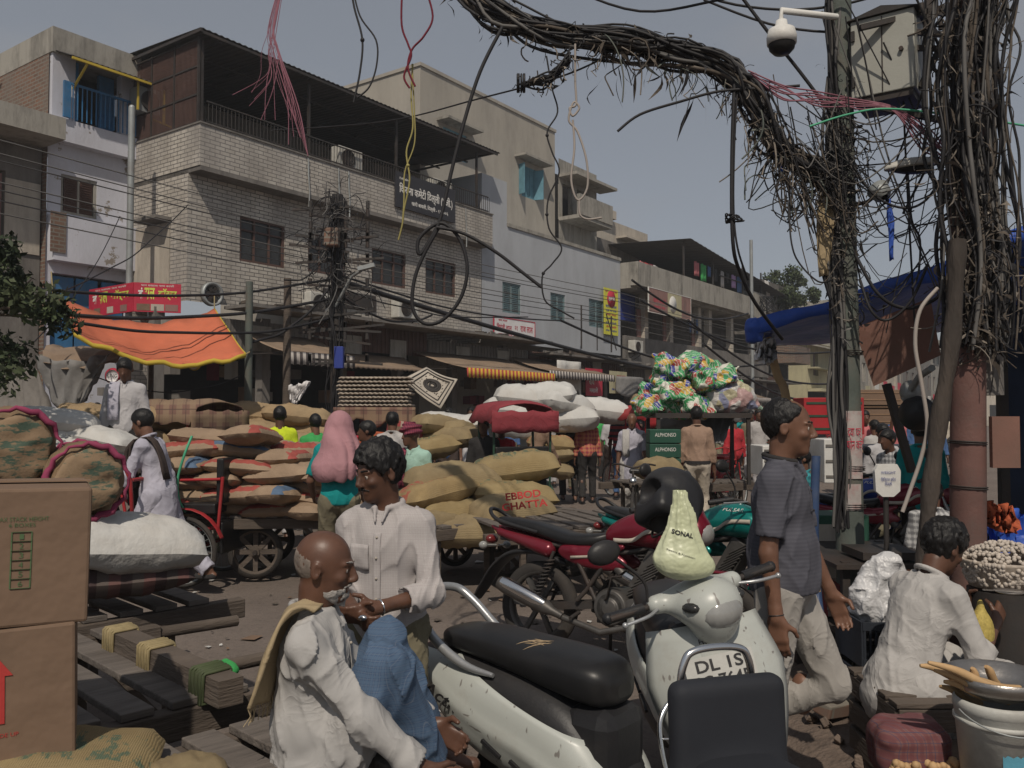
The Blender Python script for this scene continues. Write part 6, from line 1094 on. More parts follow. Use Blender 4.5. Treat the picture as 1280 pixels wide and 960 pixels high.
# ---------------------------------------------------------------- mid ground cart with printed jute sacks
c2 = handcart('handcart loaded with printed jute sacks behind the standing man', 2.0, 1.1, .56, .24); place(c2, (-.32, 8.75, 0), .70)
for i, (x, y, l, m_, rz, s_) in enumerate([(540, 660, 0, 0, .9, .9), (588, 664, 0, 2, .3, .95), (640, 640, 0, 1, .6, 1), (565, 640, 1, 3, .5, .95), (612, 648, 1, 4, .2, .9), (545, 618, 1, 4, .75, 1), (640, 620, 1, 3, .35, 1.05), (565, 603, 2, 0, .45, 1.15), (643, 585, 2, 3, .15, 1.10)]):
    lab = ['jute sack at the left foot of the centre cart load', 'jute sack lying low over the cart wheel', 'jute sack low at the right end of the centre cart', 'jute sack in the middle of the centre cart load', 'jute sack with torn mouth above the cart wheel', 'jute sack behind the standing man with red ink', 'jute sack printed in red at the right end of the centre cart', 'big jute sack lying on top of the centre cart load', 'plump jute sack lying topmost at the right of the centre cart'][i]
    o = put(sj[m_], 'jute_sack', lab, 'sack', P(x, y, 8.1+.35*l+(.3 if x > 600 else 0)), rz, .1*math.sin(i), .12*math.cos(i*2), (s_, s_, s_*1.15), 'jute sacks on the centre cart')
    if i == 6: decal('EBBOD\nGHATTA', o, P(655, 625, 7.9), .42, .17, M['cardink'], (.93, -.05, .12), (-.12, .4, .9))
# ---------------------------------------------------------------- paper sacks on the left cart
c3 = handcart('handcart stacked high with brown paper sacks', 2.0, 1.1, .60, .26); place(c3, (-2.55, 8.8, 0), .12)
q = random.Random(5); W5 = ['left end', 'left of the middle', 'right of the middle', 'right end']
for k in range(6):
    for j in range(4 if k < 4 else 3 if k < 5 else 2):
        x = -3.22+j*.44+(.14 if k % 2 else 0)+q.uniform(-.04, .04)+(.0 if k < 4 else .05); z = .60+.075+k*.138-(.10*(k/5)*(j-1.2) if j > 1 else 0); rz = (q.uniform(-.25, .3) if (j+k) % 3 else 1.35+q.uniform(-.2, .2))
        put(sp[(k*3+j) % 4], 'paper_sack', 'brown paper sack, %s layer, %s of left cart stack' % (ORD[k], W5[j]), 'sack', (x, 8.35+.09*math.sin(k*3+j)+.10*(k > 3), z), rz, q.uniform(-.08, .08), q.uniform(-.07, .16), (1, 1, 1), 'brown paper sacks on the left cart')
        if k in (0, 2, 4): put(sp[(k+j) % 4], 'paper_sack', 'brown paper sack behind %s layer, %s of left cart stack' % (ORD[k], W5[j]), 'sack', (x, 8.98, z+.02), rz*.3, 0, 0, (1, 1, 1.6), 'brown paper sacks on the left cart')
mb = MB(); mb.tube(catmull([P(240, 545, 8.0), P(230, 570, 7.95), P(222, 600, 7.95), P(224, 625, 7.95), P(232, 640, 7.95)], 5), .012); mb.one('green_rope', M['greenstring'], 'green rope round the paper sack load', 'rope')
cd_ = handcart('empty slatted handcart behind the maroon motorcycle', 2.0, 1.1, .60); place(cd_, (.75, 8.1, 0), .35)
# ================================================================ rickshaws, trees, tarpaulins, crowd
def rickshaw(label, fm='rikred', canopy='camo', seatm='rikred', group='cycle rickshaws'):
    """three wheeled cycle rickshaw facing local +x"""
    t = thing('cycle_rickshaw', label, 'rickshaw', group=group)
    for s in (-1, 1): wheel(t, (0, s*.42, .33), .33, .05, 'spoke', rim='steel')
    wheel(t, (1.45, 0, .33), .33, .045, 'spoke', rim='steel'); mb = MB()
    mb.tube([(0, -.42, .33), (0, .42, .33)], .02); mb.tube([(0, 0, .33), (.75, 0, .36), (1.0, 0, .34)], .02); mb.tube([(.85, 0, .85), (.75, 0, .36)], .016); mb.tube([(.85, 0, .82), (1.32, 0, .85)], .016); mb.tube([(.78, 0, .4), (1.30, 0, .75)], .016); mb.tube([(1.45, -.05, .33), (1.33, -.05, .8)], .013); mb.tube([(1.45, .05, .33), (1.33, .05, .8)], .013)
    mb.tube(catmull([(1.1, -.27, 1.02), (1.28, -.15, 1.05), (1.30, 0, 1.0), (1.28, .15, 1.05), (1.1, .27, 1.02)], 4), .012); mb.tube([(1.33, 0, .78), (1.30, 0, 1.0)], .016)
    for s in (-1, 1): mb.tube([(-.32, s*.36, .55), (.30, s*.36, .5), (.72, s*.2, .38)], .018); mb.tube([(-.32, s*.38, .55), (-.36, s*.38, 1.62 if canopy else 1.02)], .016); mb.tube([(.25, s*.38, .75), (.32, s*.38, 1.60 if canopy else .99)], .016); mb.tube([(-.34, s*.38, 1.0), (.26, s*.38, .98)], .014)
    mb.build('frame', M[fm], t); mb = MB(); mb.box((.85, 0, .90), (.24, .15, .06)); mb.build('saddle', M['vinyl'], t, bev=.02)
    mb = MB(); mb.box((-.05, 0, .72), (.46, .72, .10)); mb.box((-.32, 0, .98), (.07, .72, .42)); mb.box((-.34, 0, .45), (.03, .72, .30)); mb.build('bench_seat', M[seatm], t, bev=.03)
    if canopy:
        rows = []
        for i in range(13): x = -.46+.98*i/12; rows.append([(x, -.46+.92*j/8, 1.66+.10*math.sin(math.pi*j/8)-.02*math.cos(i*1.3)-(.16 if j in (0, 8) else 0)) for j in range(9)])
        mb = MB(); mb.sheet(rows, .015); c = mb.build('canopy', M[canopy], t); mb = MB(); mb.sheet([[(-.47+.02*math.sin(j), -.45+.9*j/10, 1.64-.09*k+.015*math.sin(j*2)) for k in range(4)] for j in range(11)], .01); mb.build('canopy_flap', M[canopy], c)
    for s in (-1, 1): mb = MB(); mb.loft([sring(.40*math.cos(a), .33+.40*math.sin(a), .04, .006, 2.4, 10) for a in [.3+2.5*i/10 for i in range(11)]]); o = mb.build('mudguard', M[fm], t); o.location = (0, s*.42, 0)
    return t
def tree_leaves(name, label, c, r, n, seed, size=.05, mt=('leaf', 'leafd'), trunk=None):
    t = thing(name, label, 'tree', c); q = np.random.RandomState(seed); k = 26; cc = q.normal(size=(k, 3)); cc /= np.linalg.norm(cc, axis=1)[:, None]; cc *= q.uniform(.25, .95, (k, 1))*np.array(r); rr_ = q.uniform(.16, .34, k)*min(r)
    i = q.randint(0, k, n); d = q.normal(size=(n, 3)); d /= np.linalg.norm(d, axis=1)[:, None]; p = cc[i]+d*rr_[i][:, None]*q.uniform(.4, 1.1, (n, 1)); a = q.normal(size=(n, 3)); a /= np.linalg.norm(a, axis=1)[:, None]; b = np.cross(a, q.normal(size=(n, 3))); b /= np.linalg.norm(b, axis=1)[:, None]
    s = size*q.uniform(.6, 1.3, (n, 1)); V = np.stack([p-a*s, p-b*s*.45+a*s*.1, p+a*s, p+b*s*.45+a*s*.1], 1).reshape(-1, 3); F = np.arange(4*n).reshape(n, 4); me = fastmesh('crown', V, F, [M[mt[0]], M[mt[1]]], (i % 3 == 0).astype(int), False); link_mesh(me, 'crown', t)
    mb = MB(); tr = [Vector(x)-Vector(c) for x in (trunk or [(c[0], c[1], c[2]-r[2]*1.6), (c[0], c[1], c[2])])]; mb.tube(catmull(tr, 4), [.05+.08*(1-j/(4*(len(tr)-1))) for j in range(4*(len(tr)-1)+1)], 8)
    for j in range(0, k, 2): mb.tube(catmull([tr[-1]*.6, tr[-1]*.3+Vector(cc[j])*.5+Vector((0, 0, .03)), Vector(cc[j])], 3), .016, 5)
    mb.v = [(x+c[0], y+c[1], z+c[2]) for x, y, z in mb.v]; mb.build('trunk', M['bark'], t); return t
tree_leaves('tree', 'dusty broad leaved tree reaching in at the left edge', tuple(P(-25, 385, 8.0)), (.72, .8, .85), 5200, 4, .045, trunk=[(-5.6, 8.6, 0), (-5.5, 8.4, 1.6), tuple(P(-40, 400, 8.0))])
c = FA.w((39.5, -.2, 8.6)); tree_leaves('roof_tree', 'small green tree growing above the columned house end', tuple(c), (2.0, 2.0, 1.7), 5200, 7, .11, ('leaf', 'leaf'), trunk=[tuple(c-Vector((0, 0, 3.6))), tuple(c-Vector((0, 0, 1.5))), tuple(c)])
mb = MB(); mb.b2((38.5, -.9, 4.6), (41.5, .29, 5.6)); mb.one('roof_planter', M['rbrick'], 'brick planter wall under the roof tree', 'planter', fr=FA)
# orange tarpaulin with yellow hem
t = thing('orange_tarpaulin', 'orange cloth canopy with yellow hem stretched over the shops', 'canopy'); A_, B_, C_, D_ = P(66, 366, 11.3), P(268, 387, 12.6), P(307, 443, 10.8), P(93, 417, 9.8); n = 20; grid = []
for i in range(n+1):
    u = i/n; r_ = []
    for j in range(11):
        v = j/10; p = (A_*(1-u)+B_*u)*(1-v)+(D_*(1-u)+C_*u)*v; sag = .30*math.sin(math.pi*u)*(1-v*.25); p = p-Vector((0, 0, sag+.05*math.sin(math.pi*v)*math.sin(math.pi*u)*2+.018*math.sin(u*23+v*6)+.012*math.sin(u*41-v*9))); r_.append(p)
    grid.append(r_)
mb = MB(); mb.sheet(grid, .008); mb.build('cloth', M['orange'], t)
mb = MB(); e = [grid[0][j] for j in range(11)]+[grid[i][10] for i in range(1, n+1)]+[grid[n][j] for j in range(9, -1, -1)]; mb.sheet([[p+Vector((0, 0, .012)), p-Vector((0, 0, .045))] for p in e], .012); mb.build('hem', M['yellow'], t)
for i, (a, b, c_) in enumerate(((A_, P(64, 340, 12), 0), (B_, P(268, 370, 14), 0), (C_, P(312, 440, 10.9), 0))): mb = MB(); mb.tube([a, b], .01); mb.build('tie_rope', M['rope'], t)
t = thing('round_sign', 'small round white sign with yellow rim below the orange canopy', 'sign', P(243, 455, 10.9)); p = P(243, 455, 10.9); mb = MB(); mb.lathe([(0, 0), (.075, 0), (.075, .02), (0, .02)], p, (0, -1, 0), 24); mb.build('disc', M['signwhite'], t); mb = MB(); mb.lathe([(.072, -.002), (.085, 0), (.072, .024)], p, (0, -1, 0), 24); mb.build('rim', M['yellow'], t); text('क्रेड', p+Vector((0, -.02, .025)), .09, .04, M['blackplastic'], t); text('स्पोर्ट', p+Vector((0, -.02, -.025)), .09, .04, M['blackplastic'], t)
def drape(label, name, cs, mt, Y, sag=.2, th=.01, cat='sheet'):
    c = [P(a, b, y) for (a, b), y in zip(cs, Y)]; rows = []
    for i in range(15):
        u = i/14; rows.append([(c[0]*(1-u)+c[1]*u)*(1-j/9)+(c[3]*(1-u)+c[2]*u)*(j/9)+Vector((.02*math.sin(i*1.7), -.05*math.sin(i*1.9+j*.6), -sag*math.sin(math.pi*u)*(.4+.6*j/9)+.02*math.sin(j*2+i*1.3))) for j in range(10)])
    mb = MB(); mb.sheet(rows, th); return mb.one(name, M[mt], label, cat)
drape('grey tarpaulin hanging below the orange canopy at the left', 'grey_tarpaulin', ((46, 445), (142, 440), (110, 495), (62, 500)), 'tarpgrey', (10.5,)*4, .2); drape('brown sheet stretched behind the grey tarpaulin', 'brown_sheet', ((60, 432), (158, 428), (150, 450), (48, 452)), 'awn', (12, 12, 10.5, 10.5), .1)
drape('black and grey cloth shading the leftmost shop', 'dark_sheet', ((-20, 470), (50, 460), (75, 545), (-20, 560)), 'pldark', (11, 11, 10.6, 10.6), .1); drape('white and blue printed flag tied to the wooden post', 'printed_flag', ((361, 482), (390, 476), (371, 505), (362, 500)), 'signwhite', (12.5,)*4, .02)
t = thing('round_shop_sign', 'round red rimmed shop sign behind the man standing on the load', 'sign', P(141, 470, 13)); p = P(141, 470, 13); mb = MB(); mb.lathe([(0, 0), (.10, 0), (.10, .02)], p, (0, -1, 0), 24); mb.build('disc', M['signwhite'], t); mb = MB(); mb.lathe([(.095, -.002), (.125, 0), (.095, .024)], p, (0, -1, 0), 24); mb.build('rim', M['signred'], t); text('KING', p+Vector((0, -.02, 0)), .15, .06, M['blackplastic'], t)
# rug hung out
t = thing('patterned_rug', 'cream rug with dark medallion hung by its corner at the brown awning', 'rug', P(540, 485, 13)); cs = [P(533, 459, 13.2), P(572, 474, 12.8), P(551, 511, 12.6), P(503, 474, 12.6)]
def rg(u, v, off=0): p = (cs[0]*(1-u)+cs[1]*u)*(1-v)+(cs[3]*(1-u)+cs[2]*u)*v; return p+Vector((0, .10*math.sin(math.pi*u)*math.sin(math.pi*v)-off, -.03*math.sin(math.pi*u)))
mb = MB(); mb.sheet([[rg(i/10, j/10) for j in range(11)] for i in range(11)], .012); mb.build('rug_field', M['plcream'], t); mb = MB()
for a, b in (((.07, .07), (.93, .07)), ((.93, .07), (.93, .93)), ((.93, .93), (.07, .93)), ((.07, .93), (.07, .07)), ((.16, .16), (.84, .16)), ((.84, .16), (.84, .84)), ((.84, .84), (.16, .84)), ((.16, .84), (.16, .16))):
    mb.tube([rg(a[0]+(b[0]-a[0])*k/8, a[1]+(b[1]-a[1])*k/8, .012) for k in range(9)], .012, 4)
for R__, w_ in ((.20, .022), (.15, .03), (.07, .02)): mb.tube([rg(.5+R__*math.cos(k*.2618), .5+R__*math.sin(k*.2618), .012) for k in range(24)], w_, 4, closed=True)
q = random.Random(1)
for k in range(60): u, v = q.uniform(.2, .8), q.uniform(.2, .8); mb.ball(rg(u, v, .012), .012, 5) if (u-.5)**2+(v-.5)**2 > .06 else None
mb.build('rug_pattern', M['iron'], t)
# ---------------------------------------------------------------- rickshaws and loads
k1 = rickshaw('cycle rickshaw with patterned cloth canopy behind the paper sacks', 'rikred', 'camo', 'vinyl'); place(k1, P(245, 0, 9.9)*Vector((1, 1, 0)), 2.7)
def recolor(src, label, swap, loc, rz, sc=1): c = copy_tree(src, None, {M[a]: M[b] for a, b in swap.items()}); c['label'] = label; return place(c, loc, rz, sc)
k2 = recolor(k1, 'cycle rickshaw with green frame and red cloth canopy behind the jute sacks', {'rikred': 'rikgreen', 'camo': 'cmaroon2'}, (0.02, 11.2, 0), 1.9); k3 = recolor(k1, 'bright red rickshaw frame beside the beige shirted man', {'camo': 'tarpgrey', 'vinyl': 'rikred'}, (2.9, 13.2, 0), .9)
k4 = recolor(k1, 'plain red rickshaw canopy behind the bald man in white', {'camo': 'rikred', 'vinyl': 'rikred'}, (2.55, 15.5, 0), 2.0); k5 = recolor(k1, 'red cycle rickshaw far off right of the bamboo pole', {'camo': 'rikred'}, (6.1, 19, 0), 2.2)
for x, y, rz, lab in ((7.4, 24, 1.0, 'red rickshaw in the distance left of the green pole'), (9.4, 22, 2.4, 'red rickshaw in the distance right of the green pole'), (11.5, 27, .6, 'farthest red rickshaw at the right')): recolor(k1, lab, {'camo': 'rikred', 'vinyl': 'rikred'}, (x, y, 0), rz)
k8 = rickshaw('cycle rickshaw without canopy behind the man pulling in white', 'rikred', None, 'vinyl'); place(k8, (-3.0, 8.35, 0), math.pi-.1)
def bicycle(label, loc, rz, group='bicycles'):
    t = thing('bicycle', label, 'bicycle', group=group)
    for x in (0, 1.08): wheel(t, (x, 0, .34), .34, .04, 'spoke', rim='steel')
    mb = MB(); [mb.tube(p, .014) for p in ([(0, 0, .34), (.42, 0, .30), (.93, 0, .72), (.33, 0, .80), (.42, 0, .30)], [(0, 0, .34), (.33, 0, .80)], [(1.08, 0, .34), (.92, 0, .92)])]; mb.tube(catmull([(.74, -.26, .98), (.9, -.16, 1.0), (.92, 0, .96), (.9, .16, 1.0), (.74, .26, .98)], 4), .012); mb.build('frame', M['iron'], t)
    mb = MB(); mb.box((.30, 0, .88), (.24, .14, .06)); mb.build('saddle', M['vinyl'], t, bev=.02); mb = MB(); mb.ball((.98, 0, .80), .05, 12); mb.build('lamp', M['chrome'], t); return place(t, loc, rz)
bicycle('black bicycle facing the camera beside the helmet', (1.62, 11.2, 0), -1.75); put(sj[0], 'jute_sack', 'plump jute sack carried across the bicycle behind the helmet', 'sack', P(822, 588, 11.0), .3, 0, 0, (.7, .8, 1.1))
def load(kind, meshes, cat, items, Y, lab, group, s=1.0, dz=1.0):
    for i, (x, y, y2, rz) in enumerate(items): put(meshes[i % len(meshes)], kind, lab[i], cat, P(x, y, y2 or Y), rz, .1*math.sin(i*2), .15*math.cos(i*3), (s, s, s*dz), group)
load('white_sack', sw, 'sack', [(70, 527, 0, .2), (66, 546, 0, .5), (130, 549, 0, -.3), (95, 560, 0, .9), (150, 575, 0, .1), (120, 590, 0, .4)], 8.8, ['white sack %s' % x for x in ('topmost behind the left bale', 'second behind the left bale', 'beside the head of the man in kurta', 'low between the two bales', 'half hidden behind the walking man', 'lowest of the left load')], 'white sacks on the left load')
load('tan_sack', st, 'sack', [(125, 525, 9.6, .4), (118, 540, 9.3, -.2), (200, 527, 9.8, .6), (165, 560, 9.6, .1), (325, 520, 11.6, .5), (300, 530, 11.9, -.3), (372, 522, 11.4, .1), (330, 540, 11.3, .7), (385, 540, 11.5, -.2), (360, 556, 11.2, .3), (395, 560, 11.4, .6), (318, 556, 11.6, .0)], 10,
     ['plump tan sack %s' % x for x in ('left of the man on the load', 'under another tan sack left of the man', 'right of the man on the load', 'below the standing man\'s feet', 'topmost behind the yellow shirt', 'leaning left of the yellow shirt', 'topmost right of the yellow shirt', 'just left of the yellow shirt', 'second down right of the yellow shirt', 'behind the boy in green', 'low behind the boy in green', 'lowest left of the yellow shirt')], 'tan sacks behind the carts', 1.05)
load('white_bundle', sw, 'sack', [(655, 500, 0, .1), (683, 497, 0, -.2), (705, 507, 0, .6), (668, 518, 0, .1), (690, 525, 0, .3), (712, 525, 0, -.1), (640, 515, 0, .2), (655, 535, 0, 0), (752, 514, 16, 0)], 15.5, ['white bundle %s' % x for x in ('long and topmost left of the heap', 'topmost in the middle of the heap', 'at the right top of the heap', 'second row left', 'second row middle', 'second row right', 'lowest left of the heap', 'lowest in the middle of the heap', 'carried on a head right of the plaid shirt')], 'white bundles heaped on a cart', 1.3, 1.5)
load('white_sack', sw, 'sack', [(560, 528, 0, .3), (590, 530, 0, -.2), (530, 540, 0, .5), (548, 548, 0, 0)], 12.4, ['white sack %s' % x for x in ('behind the turbaned man, top', 'left of the green rickshaw', 'low behind the turbaned man', 'lowest behind the turbaned man')], 'white sacks in the middle', 1.0)
load('brown_sack', sj, 'sack', [(548, 535, 12.1, .8), (565, 550, 11.9, -.5), (575, 540, 12.2, 1.2), (538, 560, 11.7, .2), (688, 555, 15.2, .1), (688, 572, 15.2, 0), (688, 588, 15.2, .1)], 12, ['jute sack %s' % x for x in ('topmost right of the turbaned man', 'tilted right of the turbaned man', 'upright left of the green rickshaw', 'low right of the turbaned man', 'topmost in the stack beside the bending man', 'middle in the stack beside the bending man', 'lowest in the stack beside the bending man')], 'jute sacks in the middle', 1.0, 1.2)
# egg tray load and gift boxes on a cart
c6 = handcart('handcart with egg trays and boxes behind the pink scarf', 2.0, 1.1, .85, .3); place(c6, (-1.75, 12.2, 0), .1)
for k in range(8):
    mb = MB(); z = 1.72+k*.055; x0, x1 = -2.45+.02*math.sin(k), -1.45+.03*math.cos(k*2)
    mb.sheet([[(x0+(x1-x0)*i/30, 12.0+.5*j/8, z+(.018 if (i+j) % 2 else 0)) for j in range(9)] for i in range(31)], .02); mb.one('egg_tray', M['eggs'], 'pulp egg tray, number %s from the bottom of the stack' % ['one', 'two', 'three', 'four', 'five', 'six', 'seven', 'eight'][k], 'egg tray', 'stacked egg trays')
mb = MB(); mb.sheet([[(-2.5+1.15*i/14, 11.95-.03*math.sin(i*2), 1.70-.30*j/5*(.75+.25*math.sin(i*1.1))) for j in range(6)] for i in range(15)], .012); mb.one('fringed_cloth', M['camo'], 'dark patterned cloth hanging under the egg trays', 'cloth')
for i, (x, y, w_, h_, m_, lab) in enumerate(((-2.35, 12.0, .34, .42, 'signred', 'orange red gift box leaning left under the egg trays'), (-1.98, 11.9, .34, .42, 'corange', 'orange and green gift box under the egg trays'), (-1.55, 12.0, .5, .5, 'cardredbox', 'red striped carton beside the white shirted man'))):
    t = thing('gift_box', lab, 'box', (0, 0, 0)); mb = MB(); mb.box((0, 0, h_/2), (w_, .3, h_)); mb.build('box', M[m_], t, bev=.01); mb = MB(); mb.box((0, -.153, h_/2), (w_*.7, .006, h_*.7)); mb.build('label_panel', M['cgreen' if i < 2 else 'card'], t); place(t, (x, y, .90+.05*i), .1*i, 1, 0, .12)
M_ = None
# snack packets piled on a rickshaw, green cartons below
sn = []
for k in range(3):
    g = SDF((-.28, -.2, -.2), (.28, .2, .2), .014); g.box((0, 0, 0), (.19, .12, .115), None, .045, .02); g.cap((.12, 0, 0), (.25, 0, .04), .06, .012, .05); g.cap((-.1, 0, 0), (-.24, .02, .05), .05, .012, .04); g.disp(lambda x, y, z: .022*vn(x*16, y*16, z*16, k)-.014*(1-np.abs(vn(x*22, y*22, z*22, k+4)))**3); o = g.mesh('snack_bag', M['snack'], None, 1); sn.append(o.data); bpy.data.objects.remove(o)
pk = [(838, 462, 0), (862, 458, 1), (884, 466, .4), (900, 476, -.2), (832, 480, .8), (856, 478, .1), (878, 482, 1.5), (905, 490, .3), (820, 496, -.6), (842, 494, .3), (864, 498, .9), (888, 500, -.1), (812, 510, .5), (832, 512, .2), (852, 514, 1), (872, 512, .4)]
for i, (x, y, rz) in enumerate(pk): put(sn[i % 3], 'snack_bag', 'glossy snack packet bundle, row %s, %s from the left' % (['one', 'two', 'three', 'four'][i//4], ['first', 'second', 'third', 'fourth'][i % 4]), 'snack bag', P(x, y-4, 12.2+.15*(i % 3)), rz, .3*math.sin(i*2), .4*math.cos(i*3), (1.15,)*3, 'snack packet bundles')
g = SDF((-.5, -.3, -.3), (.6, .3, .35), .016); g.ell((0, 0, 0), (.36, .22, .24), None, .02); g.cap((.2, 0, -.05), (.5, 0, -.17), .12, .03, .08); g.disp(lambda x, y, z: .03*vn(x*9, y*9, z*9, 2)-.02*(1-np.abs(vn(x*14, y*14, z*14, 4)))**3); o = g.mesh('plastic_bale', M['snack2'], None, 1); props(o, 'large clear plastic bag of coloured packets at the right of the load', 'bag'); o.location = P(912, 497, 12.3)
for k in range(5): mb = MB(); p = P(829, 545+18*k, 11.6); mb.box(p, (.42, .34, .185)); o = mb.one('green_carton', M['greencrate'], 'dark green carton, %s from the top of the tall stack' % ['first', 'second', 'third', 'fourth', 'fifth'][k], 'carton', 'dark green cartons', bev=.01); text('ALPHONSO', p+Vector((0, -.17, .02)), .28, .05, M['letter'], o)
drape('grey tarpaulin draped under the snack packet load', 'load_cover', ((855, 515), (925, 510), (905, 552), (890, 548)), 'tarpgrey', (12.6, 12.6, 12.2, 12.2), .05)
c7 = handcart('handcart base under the snack packets and green cartons', 1.6, 1.1, .62, .3); place(c7, (2.45, 12.4, 0), .5); mb = MB(); mb.b2((2.0, 11.9, 1.55), (3.35, 12.9, 1.62)); [mb.b2((x, y, .62), (x+.05, y+.05, 1.55)) for x in (2.02, 3.28) for y in (11.92, 12.82)]; mb.one('load_rack', M['iron'], 'dark rack that holds the snack packet load', 'rack')
# white crates, green red van top, far clutter on the street to the right
for i, (x, y, Y, w_, h_, m_, lab) in enumerate(((968, 575, 10, .42, .35, 'white', 'white slatted box top left of the grey polo man'), (1035, 520, 13, .9, .55, 'rikred', 'red and green painted cart box behind the pole'), (1040, 575, 10, .36, .5, 'white', 'white carton stack behind the pole'), (1105, 580, 11, .9, .5, 'crate', 'dark crate stack under the plaid man'), (1085, 500, 15, 1.0, .35, 'card', 'cardboard cartons on a load, top one'), (1088, 518, 15, 1.1, .35, 'card', 'cardboard cartons on a load, lower one'))):
    p = P(x, y, Y); t = thing('stacked_box', lab, 'box', (p.x, p.y, p.z-h_/2)); mb = MB(); mb.box(p, (w_, .5, h_)); mb.build('box', M[m_], t, bev=.01); mb = MB(); [mb.box((p.x, p.y-.256, p.z-h_*.35+h_*.35*k), (w_*.92, .006, h_*.06)) for k in range(3)]; mb.build('trim', M['pldark' if m_ == 'white' else 'rikgreen' if m_ == 'rikred' else 'cardtape'], t)
for i, (x, Y, rz, pm) in enumerate(((990, 9.0, .4, 'bluebike'), (1025, 8.2, .9, 'redpaint'))):
    c = copy_tree(m1, None, {M['redpaint']: M[pm]}); c['label'] = ['blue motorcycle parked behind the grey polo man', 'maroon motorcycle parked behind the tall green pole'][i]; p = P(x, 600, Y); place(c, (p.x, p.y, -.02), rz-1.2, 1, -.1)
